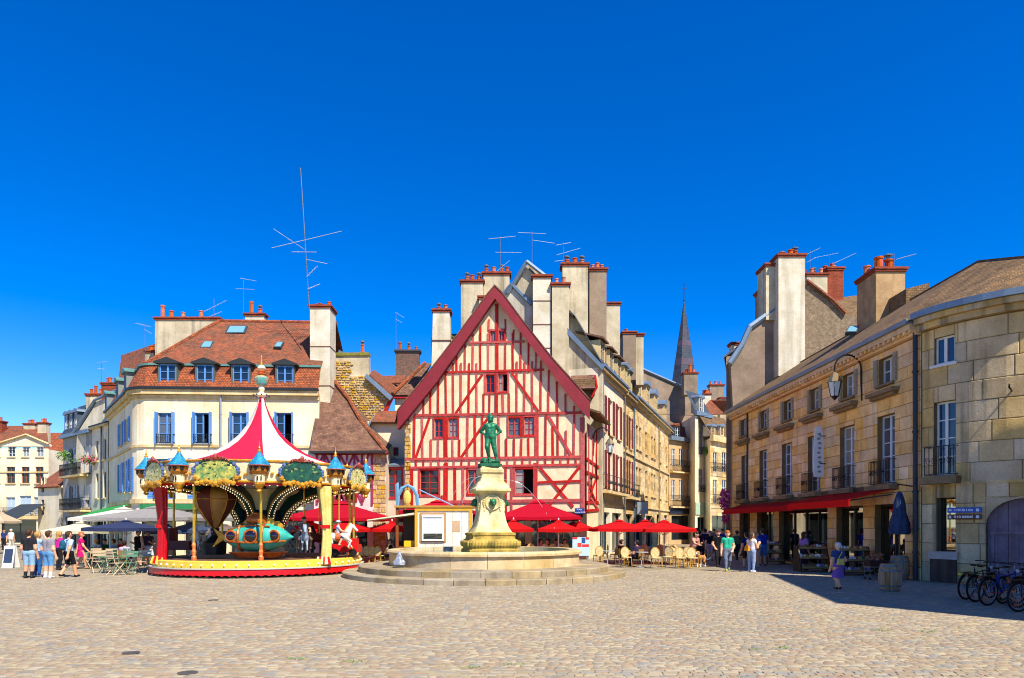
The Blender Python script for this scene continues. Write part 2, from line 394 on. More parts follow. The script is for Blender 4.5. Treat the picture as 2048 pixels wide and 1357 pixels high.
POT = lambda: mat('terracotta', '#c8602c', .85, .2, 6, .2, 30, obj=.18)
BRK = lambda: mat('brick_red', '#9c4a30', .9, .2, 3, .3, 25, brick=(.24, .075, .012, 0, .75))
def pot(parent, x, y, z, h=.5, r=.13, cowl=False):
    b = MB(); b.lathe([(r*1.05, -.05), (r*1.1, .06), (r*.85, .1), (r*.78, h*.85), (r*.98, h*.88), (r*.98, h), (r*.7, h), (r*.6, h*.6)], (x, y, z), 10)
    o = b.build('chimney_pot', POT(), parent, smooth=False)
    if cowl:
        c = MB(); c.lathe([(r*.5, h), (r*.5, h+.16), (r*1.1, h+.16), (r*1.1, h+.22), (0, h+.32)], (x, y, z), 8); c.build('cowl', paint('#6a6e72', .4), parent)
    return o
def chimney(parent, x0, x1, yt, yb, Y, d, m, pots=(), cap=None, ph=.45, straps=0, pr=.13, taper=0):
    X0, X1, zt, zb = X_(x0, Y), X_(x1, Y), Z_(yt, Y), Z_(yb, Y); b = MB(); tp = taper*(X1-X0)
    b.hexa([(X0-tp, Y-tp, zb), (X1+tp, Y-tp, zb), (X1+tp, Y+d, zb), (X0-tp, Y+d, zb), (X0, Y, zt), (X1, Y, zt), (X1, Y+d, zt), (X0, Y+d, zt)])
    o = b.build('chimney', m, parent); c = MB(); e = .07
    c.box(X0-e, X1+e, Y-e, Y+d+e, zt-.02, zt+.09); c.box(X0-e*1.7, X1+e*1.7, Y-e*1.7, Y+d+e*1.7, zt+.09, zt+.2)
    c.build('chimney_cap', cap or BRK(), o)
    for k in range(straps):
        z = zb+(zt-zb)*(k+1)/(straps+1); s = MB(); g = .02
        s.box(X0-g-tp*.5, X1+g+tp*.5, Y-g-tp*.6, Y+d+g, z, z+.06); s.build('iron_strap', paint('#6b4038', .7), o)
    for i, p in enumerate(pots):
        t, hh, cw = p if isinstance(p, tuple) else (p, ph, False)
        pot(o, X0+(X1-X0)*t, Y+d*(.5+.15*(-1)**i), zt+.2, hh, pr, cw)
    return o
def dormer(F, parent, u, z0, w_, h, dpt, fm, roofm, sidem, n=-.05, style='ped', cols=2, rows=3):
    a, c = u-w_/2, u+w_/2; b = MB(); t = .1
    b.fbox(F, a-t, a, z0, z0+h, n-dpt, n); b.fbox(F, c, c+t, z0, z0+h, n-dpt, n); b.fbox(F, a, c, z0+h-.05, z0+h, n-dpt, n); b.fbox(F, a, c, z0, z0+.06, n-dpt, n)
    o = b.build('dormer', sidem, parent)
    r = MB(); e = .2; zt = z0+h
    if style == 'ped':
        for s0, s1, z in ((a-t-e, c+t+e, zt),):
            pf = [F.pt(s0, z, n+.15), F.pt(s1, z, n+.15), F.pt(s1, z+.1, n+.15), F.pt(u, z+.1+w_*.3, n+.15), F.pt(s0, z+.1, n+.15)]
            r.prism(pf, F.pt(u, 0, n-dpt)-F.pt(u, 0, n+.15))
    elif style == 'arch':
        k = 8; pf = [F.pt(u+(w_/2+t+e)*math.cos(math.pi*i/k), zt+(w_*.45)*math.sin(math.pi*i/k), n+.1) for i in range(k+1)]
        r.prism(pf, F.pt(u, 0, n-dpt)-F.pt(u, 0, n+.1))
    else:
        pf = [F.pt(a-t-e, zt, n+.25), F.pt(c+t+e, zt, n+.25), F.pt(c+t+e, zt+.12, n+.25), F.pt(a-t-e, zt+.12, n+.25)]
        back = F.pt(u, .55, n-dpt)-F.pt(u, 0, n+.25); r.prism(pf, back)
    r.build('dormer_roof', roofm, o)
    b = MB(); q = [a, c, z0+.06, zt-.05]; d = n-.08; fw = .06
    b.fbox(F, a, a+fw, q[2], q[3], d, d+.05); b.fbox(F, c-fw, c, q[2], q[3], d, d+.05); b.fbox(F, a+fw, c-fw, q[2], q[2]+fw, d, d+.05); b.fbox(F, a+fw, c-fw, q[3]-fw, q[3], d, d+.05)
    for i in range(1, cols): x = a+w_*i/cols; b.fbox(F, x-fw*.8, x+fw*.8, q[2]+fw, q[3]-fw, d, d+.055)
    for j in range(1, rows): z = q[2]+(q[3]-q[2])*j/rows; b.fbox(F, a+fw, c-fw, z-.015, z+.015, d+.005, d+.045)
    b.build('window_frame', fm, o); MB().fbox(F, a+.03, c-.03, q[2]+.03, q[3]-.03, d-.01, d+.004).build('pane', glass_m(), o)
    return o
def drainpipe(F, parent, px, z0, z1, m=None, r=.06, n=.12):
    u = F.u(px); b = MB(); b.tube([F.pt(u, z0, n), F.pt(u, z1, n)], r, 8)
    for z in np.arange(z0+1, z1, 2.2): b.tube([F.pt(u, z, n), F.pt(u, z+.07, n)], r*1.3, 8)
    return b.build('drainpipe', m or paint('#4d5a66', .4), parent)
def poly_gable(F, parent, name, m, pxs, th=.35, holes=(), n=0):
    f = [F.P(x, y, n) for x, y in pxs]; v = F.nrm(F.L/2)*-th
    return MB().prism(f, v, holes=[[F.P(x, y, n) for x, y in h] for h in holes]).build(name, m, parent)
def loft(rows, closed=True):
    b = MB(); n = len(rows[0])
    for r_ in rows: b.v += [tuple(p) for p in r_]
    for j in range(len(rows)-1):
        for q in range(n if closed else n-1): b.f.append((j*n+q, j*n+(q+1) % n, (j+1)*n+(q+1) % n, (j+1)*n+q)); b.m.append(0)
    return b
def text_mesh(name, s, size, m, parent, M, depth=.003):
    cu = bpy.data.curves.new(name, 'FONT'); cu.body = s; cu.size = size; cu.align_x = 'CENTER'; cu.align_y = 'CENTER'; cu.extrude = depth
    t = bpy.data.objects.new(name, cu); COL.objects.link(t); dg = bpy.context.evaluated_depsgraph_get()
    me = bpy.data.meshes.new_from_object(t.evaluated_get(dg)); bpy.data.objects.remove(t)
    me.transform(M); me.materials.clear(); me.materials.append(m); o = bpy.data.objects.new(name, me); COL.objects.link(o); reg(o); setp(o, parent); return o
def face_mat(F, u, z, n):      # text plane lying on a wall
    p = F.pt(u, z, n); nn = F.nrm(u); x = Vector((0, 0, 1)).cross(nn).normalized()
    return Matrix(((x.x, 0, nn.x, p.x), (x.y, 0, nn.y, p.y), (x.z, 1, nn.z, p.z), (0, 0, 0, 1)))

# ------------------------------------------------------------------ one continuous skin over tapered limbs (people, statue, horses, dog)
def sdf_mesh(caps, res, k=.03):
    A = np.array([c[0] for c in caps], float); B = np.array([c[1] for c in caps], float); RA = np.array([c[2] for c in caps]); RB = np.array([c[3] for c in caps])
    rm = max(RA.max(), RB.max()); lo = np.minimum(A, B).min(0)-rm-3*res; hi = np.maximum(A, B).max(0)+rm+3*res
    n = np.ceil((hi-lo)/res).astype(int)+1; D = np.full(n, 1.0); ax = [lo[i]+res*np.arange(n[i]) for i in range(3)]
    def dist(P, a, b, ra, rb):
        ab = b-a; L = max(ab@ab, 1e-9); t = np.clip((P-a)@ab/L, 0, 1); q = P-a-t[..., None]*ab
        return np.sqrt((q*q).sum(-1))-(ra+(rb-ra)*t)
    for a, b, ra, rb, *_ in caps:
        a = np.array(a, float); b = np.array(b, float); mg = max(ra, rb)+2.5*k+2*res
        i0 = np.maximum(((np.minimum(a, b)-mg-lo)/res).astype(int), 0); i1 = np.minimum(((np.maximum(a, b)+mg-lo)/res).astype(int)+2, n)
        sl = tuple(slice(i0[i], i1[i]) for i in range(3)); G = np.stack(np.meshgrid(*[ax[i][sl[i]] for i in range(3)], indexing='ij'), -1)
        d = dist(G, a, b, ra, rb); o = D[sl]; h = np.maximum(k-np.abs(o-d), 0)/k; D[sl] = np.minimum(o, d)-h*h*k*.25
    In = D < 0; V = np.zeros(np.array(n)-1, int); acc = np.zeros(tuple(np.array(n)-1)+(3,)); cnt = np.zeros(tuple(np.array(n)-1))
    corners = [(i, j, l) for i in (0, 1) for j in (0, 1) for l in (0, 1)]
    def cs(A_, c): return A_[c[0]:n[0]-1+c[0], c[1]:n[1]-1+c[1], c[2]:n[2]-1+c[2]]
    for c in corners:
        for ax_ in range(3):
            if c[ax_]: continue
            e = list(c); e[ax_] = 1; d0, d1 = cs(D, c), cs(D, e); s = (d0 < 0) != (d1 < 0)
            t = np.where(s, d0/np.where(s, d0-d1, 1), 0); cnt += s
            for q in range(3): acc[..., q] += np.where(s, c[q]+(t if q == ax_ else 0), 0)
    act = cnt > 0; V[act] = np.arange(act.sum()); idx = np.argwhere(act)
    vs = lo+res*(idx+acc[act]/cnt[act][:, None]); F = []
    for ax_ in range(3):
        o1, o2 = [q for q in range(3) if q != ax_]; e = [0, 0, 0]; e[ax_] = 1
        d0 = In[:n[0]-e[0], :n[1]-e[1], :n[2]-e[2]]; d1 = In[e[0]:, e[1]:, e[2]:]; ed = np.argwhere(d0 != d1)
        ed = ed[(ed[:, o1] > 0) & (ed[:, o2] > 0)]; flip = d0[tuple(ed.T)]
        u1 = np.zeros(3, int); u1[o1] = 1; u2 = np.zeros(3, int); u2[o2] = 1
        q = np.stack([V[tuple((ed-u1-u2).T)], V[tuple((ed-u2).T)], V[tuple(ed.T)], V[tuple((ed-u1).T)]], 1)
        if ax_ == 1: flip = ~flip
        q[~flip] = q[~flip][:, ::-1]; F.append(q)
    F = np.concatenate(F); fc = vs[F].mean(1); best = np.full(len(fc), 9.); lab = np.zeros(len(fc), int)
    for i, c in enumerate(caps):
        a = np.array(c[0], float); b = np.array(c[1], float); d = dist(fc, a, b, c[2], c[3]); up = d < best; best[up] = d[up]
        g = c[4]
        if isinstance(g, tuple):      # (material near a, material near b, switch point)
            ab = b-a; t = np.clip((fc-a)@ab/max(ab@ab, 1e-9), 0, 1); lab[up] = np.where(t < g[2], g[0], g[1])[up]
        else: lab[up] = g
    return vs, F, lab
def skin_obj(name, caps, res, mats, parent, M=None, k=.03):
    v, f, lab = sdf_mesh(caps, res, k); me = bpy.data.meshes.new(name); me.vertices.add(len(v)); me.vertices.foreach_set('co', v.ravel())
    me.loops.add(f.size); me.loops.foreach_set('vertex_index', f.ravel().astype(np.int32)); me.polygons.add(len(f))
    me.polygons.foreach_set('loop_start', np.arange(0, f.size, 4, dtype=np.int32)); me.polygons.foreach_set('loop_total', np.full(len(f), 4, dtype=np.int32))
    for mm in mats: me.materials.append(mm)
    me.polygons.foreach_set('material_index', lab.astype(np.int32)); me.polygons.foreach_set('use_smooth', np.ones(len(f), bool)); me.update(calc_edges=True)
    if M is not None: me.transform(M)
    o = bpy.data.objects.new(name, me); COL.objects.link(o); reg(o); setp(o, parent); return o

# ------------------------------------------------------------------ ground
GRD = mat('paving_far', '#a09478', .92, .14, .6, .2, 30, c2='#8a7f68', big=.14, fine=.15, brick=(.34, .17, .012, -.1, .72))
COB = mat('cobble', '#9c8d74', .88, .16, .8, .25, 40, big=.2, c2='#857965', isl=.07, fine=.14, palette=['#9c8c70', '#a49476', '#8e887c', '#a0866c', '#b2a68a', '#848684', '#96846e', '#a89a7c', '#9f9274', '#927c66'])
gm = MB(); gm.poly([(-900, -60, -.009), (900, -60, -.009), (900, 1500, -.009), (-900, 1500, -.009)])
ground = gm.build('ground', GRD); ground['kind'] = 'structure'; ground['label'] = 'pale buff stone paving of the open town square'
def cobbles():
    r = np.random.default_rng(3); rows = []; Y = 8.4
    while Y < 31:
        dpt = r.uniform(.08, .115); hw = .86*Y+1; x = -hw+r.uniform(0, .2)
        while x < hw:
            l = r.uniform(.11, .25); rows.append((x, x+l, Y, Y+dpt)); x += l
        Y += dpt
    a = np.array(rows); n = len(a); g = r.uniform(.003, .007, n); e = .008; h = r.uniform(-.002, .003, n)
    def wv(x, y): return .05*np.sin(.35*y+.1*x)         # rows wander a little
    V = np.zeros((n, 8, 3)); cx = [(0, 0), (1, 0), (1, 1), (0, 1)]
    for i, (p, q) in enumerate(cx):
        sx = 1-2*p; sy = 1-2*q; jx = r.uniform(-.006, .006, n); jy = r.uniform(-.006, .006, n); jz = r.uniform(-.0025, .0025, n)
        X = a[:, p]+sx*g+jx; Yv = a[:, 2+q]+sy*g+jy
        V[:, i] = np.stack([X, Yv+wv(X, Yv), np.full(n, -.0105)], 1); V[:, 4+i] = np.stack([X+sx*e, Yv+sy*e+wv(X, Yv), h+jz], 1)
    fq = np.array([(4, 5, 6, 7), (0, 1, 5, 4), (1, 2, 6, 5), (2, 3, 7, 6), (3, 0, 4, 7)])
    vis = np.abs((a[:, 0]+a[:, 1])/2) < .70*a[:, 2]; near = np.argsort(np.where(vis & (a[:, 2] > 9.25), a[:, 2]+0*a[:, 0], 99)-0.0*a[:, 0])[:300]
    for i in near:
        me = bpy.data.meshes.new('cobblestone'); c = V[i].mean(0); c[2] = 0
        me.from_pydata((V[i]-c).tolist(), [], fq.tolist()); me.materials.append(COB); o = bpy.data.objects.new('cobblestone', me); COL.objects.link(o); o.location = c; o.parent = ground
    k = np.ones(n, bool); k[near] = False; W = V[k]; m_ = len(W); f = (fq[None]+8*np.arange(m_)[:, None, None]).reshape(-1, 4)
    me = bpy.data.meshes.new('cobbles'); me.vertices.add(m_*8); me.vertices.foreach_set('co', W.ravel()); me.loops.add(f.size); me.loops.foreach_set('vertex_index', f.ravel().astype(np.int32))
    me.polygons.add(len(f)); me.polygons.foreach_set('loop_start', np.arange(0, f.size, 4, dtype=np.int32)); me.polygons.foreach_set('loop_total', np.full(len(f), 4, dtype=np.int32))
    me.materials.append(COB); me.update(calc_edges=True); o = bpy.data.objects.new('cobbles', me); COL.objects.link(o); o['kind'] = 'stuff'; reg(o); setp(o, ground)
cobbles()
# gutter strip of lengthwise setts leading to the fountain
gb = MB()
for i in range(24):
    y0 = 14.0+i*.36; x0 = X_(912, 14)+(X_(943, 22)-X_(912, 14))*(y0-14)/8
    for s in (0, .17): gb.hexa([(x0+s, y0, .0), (x0+s+.15, y0, .0), (x0+s+.15, y0+.34, .0), (x0+s, y0+.34, .0), (x0+s+.012, y0+.012, .016), (x0+s+.138, y0+.012, .016), (x0+s+.138, y0+.328, .016), (x0+s+.012, y0+.328, .016)])
gb.build('drain_setts', COB, ground, kind='stuff')

# ------------------------------------------------------------------ shared building surfaces
CREAM = mat('render_cream', '#ece0c4', .9, .1, .5, .2, 14, c2='#dac8a0', streak=.3, streak_c='#8d7a58')
CREAM2 = mat('render_pale', '#e8dcc0', .9, .1, .5, .2, 14, c2='#cfc0a0', streak=.3, streak_c='#7d7462')
LIME = mat('lime_wall', '#cdc0a2', .92, .14, .8, .3, 10, c2='#a89a7c', streak=.65, streak_c='#5f584a')
LIME_W = mat('lime_white', '#d8d0bc', .92, .12, .9, .3, 10, c2='#bdb296', streak=.55, streak_c='#86795f')
ASHLAR = mat('ashlar', '#e2c592', .9, .12, .6, .15, 20, c2='#c9a468', obj=.1, fine=.1, streak=.22, streak_c='#8a7048', brick=(.8, .38, .008, 0, .72))
TRIM = mat('stone_trim', '#dfc795', .88, .12, 1.2, .15, 22, c2='#c0a168', streak=.2, streak_c='#6b5a3d')
ZINC = mat('zinc', '#7d8fa0', .45, .1, 1.5, .06, 10, metal=.35)
TEAL_Z = mat('copper_edge', '#5f8f86', .5, .15, 2, .05, 12)
SLATE = mat('slate', '#46525f', .6, .2, 1.2, .2, 20, brick=(.22, .14, .006, 0, .6))
TILE_R = mat('tiles_red', '#9a5436', .9, .22, 1.6, .3, 24, big=.12, c2='#684a38', brick=(.18, .115, .012, 0, .5), fine=.2)
TILE_O = mat('tiles_orange', '#b05c34', .88, .2, 2, .3, 24, c2='#7c4830', brick=(.17, .13, .016, .0, .35), fine=.2)
TILE_B = mat('tiles_brown', '#8a6650', .92, .25, 1.6, .35, 22, c2='#5e4034', brick=(.18, .11, .012, 0, .5), fine=.25)
TILE_D = mat('tiles_dark', '#876a48', .92, .25, 1.3, .35, 22, c2='#604c34', brick=(.18, .11, .012, 0, .5), fine=.25)
RUBBLE = mat('rubble', '#d0b06a', .95, .25, 3, .6, 9, c2='#a8854a', fine=.3, obj=.18)
RUBBLE_D = mat('rubble_dark', '#8d7a63', .95, .25, 4, .6, 9, c2='#6a5a48', fine=.3)
PLAST_B = mat('plaster_brown', '#9a8672', .95, .2, .7, .35, 12, c2='#7b6a58', streak=.3, streak_c='#5c5044')
DARK = paint('#221e1c', .7); BLUE_F = paint('#5b8fd0', .5); IRON = paint('#17181b', .5)
REDW = paint('#b01c1c', .5); MAROON = paint('#7c1f28', .6)
def shop_bays(F, parent, bays, fm=None, gl=None, split=2, depth=.35):
    for rc in bays: window(F, parent, rc, fm or paint('#2b2f33'), cols=split, rows=1, depth=depth, gl=gl or glass_m(), fw=.06, name='shop_window')

# ------------------------------------------------------------------ cream corner building with blue shutters
FA = Fr([(-31.2, 54.2), (-25.15, 46.1), (-24.75, 45.45), (-24.4, 45.0), (-23.95, 44.7), (-23.4, 44.52), (-12.45, 45.2)])
A = thing('corner_building', 'cream corner building with blue shutters and orange tiled mansard behind the carousel', 'building', FA.pt(9, 0))
ZC = 10.65
w2 = [FA.rect(a, c, 826, 888) for a, c in ((315, 349), (389, 423), (463, 497), (552, 586))]
w1 = [FA.rect(a, c, 918, 1000) for a, c in ((312, 336), (392, 420), (467, 493), (556, 582))]
side2 = [FA.rect(a, c, y0, y1) for a, c, y0, y1 in ((211, 215, 890, 935), (239, 244, 848, 893), (251, 257, 838, 885))]
side1 = [FA.rect(a, c, y0, y1) for a, c, y0, y1 in ((238, 242, 930, 985), (247, 252, 925, 985), (259, 263, 918, 985))]
gnd = [(FA.L-11.6+i*2.9+.2, FA.L-11.6+i*2.9+2.6, .1, 3.0) for i in range(4)]+[(.6+i*2.6, 2.7+i*2.6, .1, 3.0) for i in range(3)]
gridwall(FA, A, 'wall', CREAM, 0, FA.L, 0, ZC-.02, w1+w2+side1+side2+gnd)
body(FA, A, CREAM2, 0, FA.L, 0, ZC-.1, (-2, 10, 0))
for i, rc in enumerate(w2):
    window(FA, A, rc, BLUE_F, 2, 3, shutter=BLUE_F, sh_w=.3, ajar=True, rail=.6, sill=TRIM, opened=i in (1, 3))
for rc in w1: window(FA, A, rc, BLUE_F, 2, 4, shutter=BLUE_F, sh_w=.48, rail=.6, sill=TRIM)
for rc in side1+side2: window(FA, A, rc, BLUE_F, 2, 3, shutter=BLUE_F, sh_w=.5, sill=TRIM)
shop_bays(FA, A, gnd)
band(FA, A, 'string_course', TRIM, 0, FA.L, 7.0, 7.16, .1); band(FA, A, 'string_course', TRIM, 0, FA.L, 3.42, 3.7, .14)
band(FA, A, 'cornice', TRIM, 0, FA.L, ZC-.55, ZC-.32, .12); band(FA, A, 'cornice', TRIM, 0, FA.L, ZC-.3, ZC, .3)
band(FA, A, 'gutter', paint('#26282c', .4), 0, FA.L, ZC+.003, ZC+.16, .42)
def path_strip(F, parent, name, m, u0, u1, z0, n0, z1, n1):
    us = F.cuts(u0, u1); return loft([[F.pt(u, z0, n0) for u in us], [F.pt(u, z1, n1) for u in us]], False).build(name, m, parent)
ZB = 12.35
path_strip(FA, A, 'mansard_roof', TILE_O, 0, FA.L, ZC+.15, .2, ZB, -.5)
band(FA, A, 'roof_flashing', TEAL_Z, 0, FA.L, ZB-.03, ZB+.1, -.38, -.62)
us = FA.cuts(0, FA.L); brk = [FA.pt(u, ZB+.06, -.55) for u in us]
RL, RR = P_(440, 643, 50), Vector((-12.6, 50.3, P_(620, 644, 50).z)); RB = Vector((-33.5, 60, RL.z))
tr = MB()
for a, c in zip(brk[:-2], brk[1:-1]): tr.poly([a, c, RL] if a is not brk[0] else [a, c, RL, RB])
tr.poly([brk[-2], brk[-1], RR, RL]); tr.poly([RL, RR, RR+Vector((0, 6, -5)), RL+Vector((-3, 8, -5))]); tr.build('tiled_roof', TILE_R, A)
MB().tube([brk[4]+Vector((0, 0, .05)), RL+Vector((0, 0, .05))], .13, 6).build('hip_tiles', TILE_O, A); MB().tube([RL, RR], .14, 6).build('ridge_tiles', TILE_O, A)
for px in (336, 410, 482, 570):
    u = FA.u(px); dormer(FA, A, u, 10.83, 1.0, 1.5, 1.2, BLUE_F, paint('#2a2f30', .5), paint('#55605c', .6), n=.05)
for px in (213, 236, 252): dormer(FA, A, FA.u(px), 10.83, .9, 1.5, 1.2, BLUE_F, TEAL_Z, paint('#7c837c', .6), n=.05)
def skylight(parent, x0, x1, y0, y1, f):      # f: depth for a row on that roof
    pt = [P_(x0, y1, f(y1)), P_(x1, y1, f(y1)), P_(x1+6, y0, f(y0)), P_(x0+8, y0, f(y0))]; up = Vector((0, -.5, .6))*.12
    o = MB().prism([p+up for p in pt], -up*2).build('skylight', paint('#3c4a50', .4), parent)
    c = sum(pt, Vector())/4; MB().prism([c+(p-c)*.82+up*1.15 for p in pt], -up*.2).build('pane', glass_m('sky_pane', '#6fa0b4'), o)
froof = lambda y: 45.4+(727-y)/85*4.7
skylight(A, 450, 490, 654, 669, froof); skylight(A, 400, 422, 685, 698, froof); skylight(A, 547, 562, 686, 697, froof)
chimney(A, 310, 438, 640, 735, 50.4, .6, LIME, [(.08, .95, False), (.24, .5, False), (.4, .45, False), (.7, .5, False)], pr=.17)
chimney(A, 490, 528, 632, 660, 51, .6, LIME_W, [(.25, .95, False), (.75, .35, True)], pr=.16)
chimney(A, 620, 660, 616, 930, 46.3, 1.5, LIME_W, [(.15, .35, False), (.4, .25, False), (.6, .2, False), (.85, .35, False)], straps=3, pr=.14)
chimney(A, 290, 307, 706, 735, 52, .5, LIME, [(.5, .4, False)], pr=.16)
drainpipe(FA, A, 443, 3.7, ZC-.1, paint('#8d96a0', .4))
# green fascia and sign strip over the ground floor
band(FA, A, 'shop_fascia', paint('#2f7d4a', .5), FA.L-11.2, FA.L-3.2, 3.05, 3.38, .12)
aw = MB(); u0, u1 = FA.u(200), FA.u(262)
aw.hexa([FA.pt(u0, 2.7, 1.7), FA.pt(u1, 2.7, 1.7), FA.pt(u1, 3.35, .1), FA.pt(u0, 3.35, .1), FA.pt(u0, 2.75, 1.7), FA.pt(u1, 2.75, 1.7), FA.pt(u1, 3.4, .1), FA.pt(u0, 3.4, .1)])
aw.build('awning', canvas('#3fae5a'), A)

# ------------------------------------------------------------------ houses down the side street on the far left
FB = Fr([(-31.35, 54.35), (-34.2, 57.0)]); FC = Fr([(-34.25, 57.1), (-39.5, 61.6)])
B = thing('narrow_house', 'narrow pale grey house between the blue shuttered corner and the white gable', 'building', FB.pt(1.5))
hb = [(.5, 1.2, 7.2, 8.8), (2.3, 3.0, 7.2, 8.8), (.5, 1.2, 4.2, 6.2), (2.3, 3.0, 4.2, 6.2), (.4, 3.3, .1, 2.8)]
gridwall(FB, B, 'wall', CREAM2, 0, FB.L, 0, 10.0, hb); body(FB, B, CREAM2, 0, FB.L, 0, 9.95, (-3, 8, 0))
for rc in hb[:4]: window(FB, B, rc, paint('#6d7480'), 2, 3, sill=TRIM)
shop_bays(FB, B, hb[4:]); band(FB, B, 'cornice', TRIM, 0, FB.L, 9.8, 10.05, .25); drainpipe(FB, B, 206, 0, 10, paint('#333b45'))
slab(B, 'roof', [FB.pt(0, 10.06, .3), FB.pt(FB.L, 10.06, .3), FB.pt(FB.L, 10.7, -2), FB.pt(0, 10.7, -2)], SLATE)
chimney(B, 203, 232, 770, 830, 58, .7, BRK(), [.25, .5, .75], pr=.16); chimney(B, 172, 200, 792, 830, 60, .6, LIME, [.2, (.6, .7, False), .85], pr=.15)
C = thing('balcony_house', 'grey street house with slate dormers and plants on its balconies', 'building', FC.pt(3))
hc = [(.5, 1.5, 6.4, 8.6), (2.2, 3.2, 6.4, 8.6), (4.2, 5.2, 6.4, 8.6), (.5, 1.5, 3.5, 5.4), (2.2, 3.2, 3.5, 5.4), (4.2, 5.2, 3.5, 5.4), (.4, 3.0, .1, 2.8), (3.6, 6.4, .1, 2.8)]
gridwall(FC, C, 'wall', mat('render_grey', '#a9a49c', .9, .15, .6, .2, 14, streak=.3), 0, FC.L, 0, 9.7, hc); body(FC, C, CREAM2, 0, FC.L, 0, 9.65, (-3, 8, 0))
for rc in hc[:6]: window(FC, C, rc, paint('#aab4c2'), 2, 3, sill=TRIM, shutter=paint('#8d97a6'), sh_w=.4)
shop_bays(FC, C, hc[6:]); band(FC, C, 'cornice', ZINC, 0, FC.L, 9.6, 9.9, .35)
for z in (6.2, 3.3): band(FC, C, 'balcony', TRIM, .3, 5.4, z-.15, z, .8); railing(FC, C, .3, 5.4, z, z+1.0, .75)
path_strip(FC, C, 'slate_roof', SLATE, FC.u(160), FC.L, 9.9, .2, 12.6, -1.2)
slab(C, 'roof_top', [FC.pt(0, 12.6, -1.2), FC.pt(FC.L, 12.6, -1.2), FC.pt(FC.L, 13.2, -6), FC.pt(0, 13.2, -6)], ZINC)
for px in (131, 140, 150): dormer(FC, C, FC.u(px), 10.2, .7, 1.5, 1.2, paint('#c9ccd0'), ZINC, paint('#4a545e'), n=-.05, style='arch')
FW = Fr([(X_(148, 58.6), 58.6), (X_(246, 56.2), 56.2)])
poly_gable(FW, C, 'white_gable', LIME_W, [(152, 912), (154, 868), (192, 806), (243, 782), (243, 1000), (160, 1000)], .4)
for k, (a, c) in enumerate((((150, 866), (192, 802)), ((192, 802), (244, 778)))):
    MB().tube([FW.P(*a, .15), FW.P(*c, .15)], .12, 5).build('zinc_verge', ZINC, C)
def leaf_bush(name, label, cat, c, r, n, cols, seed, parent=None, flower=None, group=None, size=.09):
    rr = random.Random(seed); b = MB()
    for i in range(n):
        d = Vector((rr.gauss(0, 1), rr.gauss(0, 1), rr.gauss(0, 1))).normalized()*rr.random()**.4; p = Vector(c)+Vector((d.x*r[0], d.y*r[1], d.z*r[2]))
        a = Vector((rr.gauss(0, 1), rr.gauss(0, 1), rr.gauss(0, 1))).normalized(); t = a.orthogonal().normalized(); q = a.cross(t); s = size*rr.uniform(.6, 1.4)
        b.poly([p-t*s, p-q*s*.45, p+t*s, p+q*s*.45], 1 if (flower and rr.random() < flower) else 0)
    o = b.build(name, cols, parent, kind=None)
    if label: tag(o, label, cat, group)
    return o
LEAF = mat('leaf', '#4f7a22', .6, .3, 4, 0, 10, isl=.3); LEAF_B = mat('leaf_bright', '#6ba332', .6, .3, 4, 0, 10, isl=.3)
PINK = mat('petal_pink', '#e0407f', .7, .2, 4, 0, 10, isl=.25); LILAC = mat('petal_magenta', '#d24aa0', .7, .2, 4, 0, 10, isl=.3)
leaf_bush('balcony_plant', 'bushy green plant trailing over the upper balcony of the grey house', 'plant', P_(128, 912, 60.2), (.7, .4, .5), 260, [LEAF_B], 1)
leaf_bush('balcony_plant', 'darker green plant at the middle of the upper balcony of the grey house', 'plant', P_(150, 932, 59.2), (.7, .4, .6), 260, [LEAF], 2)
leaf_bush('flower_box', 'pink geraniums on the wooden balcony box of the grey house', 'flowers', P_(180, 920, 56.4), (1.0, .35, .4), 420, [LEAF_B, PINK], 3, flower=.5)
D = thing('low_house', 'small low house with a lean-to tiled roof between far facade and balcony house', 'building', P_(100, 1093, 64))
FD = Fr([(X_(76, 66), 66), (X_(122, 64), 64)]); hd = [FD.rect(82, 88, 955, 985), FD.rect(82, 88, 1000, 1030)]
gridwall(FD, D, 'wall', CREAM2, 0, FD.L, 0, 5.6, hd); body(FD, D, CREAM2, 0, FD.L, 0, 5.5, (0, 6, 0))
for rc in hd: window(FD, D, rc, paint('#5a5048'), 2, 2)
slab(D, 'roof', [FD.pt(-.2, 5.6, .3), FD.pt(FD.L+.2, 5.6, .3), FD.pt(FD.L+.2, 8.2, -3), FD.pt(-.2, 8.2, -3)], TILE_R)
aw = MB(); q = FD
aw.hexa([q.pt(-3, 2.3, 3), q.pt(1.5, 2.3, 3), q.pt(1.5, 4.0, .1), q.pt(-3, 4.0, .1), q.pt(-3, 2.35, 3), q.pt(1.5, 2.35, 3), q.pt(1.5, 4.06, .1), q.pt(-3, 4.06, .1)]); aw.build('awning', cloth('#3a4148'), D)
FE = Fr([(-62, 78), (X_(97, 78), 78)])
E = thing('pediment_building', 'far cream building with a low pediment and three rows of windows', 'building', FE.pt(5))
he = [FE.rect(a, c, 893, 914) for a, c in ((16, 30), (45, 58), (73, 87), (-14, 0))]+[FE.rect(a, c, 934, 967) for a, c in ((13, 30), (43, 59), (71, 87), (-14, 0))]+[FE.rect(a, c, 995, 1030) for a, c in ((12, 30), (68, 86), (-14, 0))]
arch = FE.rect(39, 62, 992, 1030); hs_ = he+[arch, (.5, 4.6, .1, 2.6), (5, 9, .1, 2.6)]
gridwall(FE, E, 'wall', CREAM, 0, FE.L, 0, 10.6, hs_); body(FE, E, CREAM2, 0, FE.L, 0, 10.5, (0, 9, 0))
for rc in he[:8]: window(FE, E, rc, paint('#b9c2cc') if rc[2] > 9 else paint('#8a5236'), 2, 3, sill=TRIM)
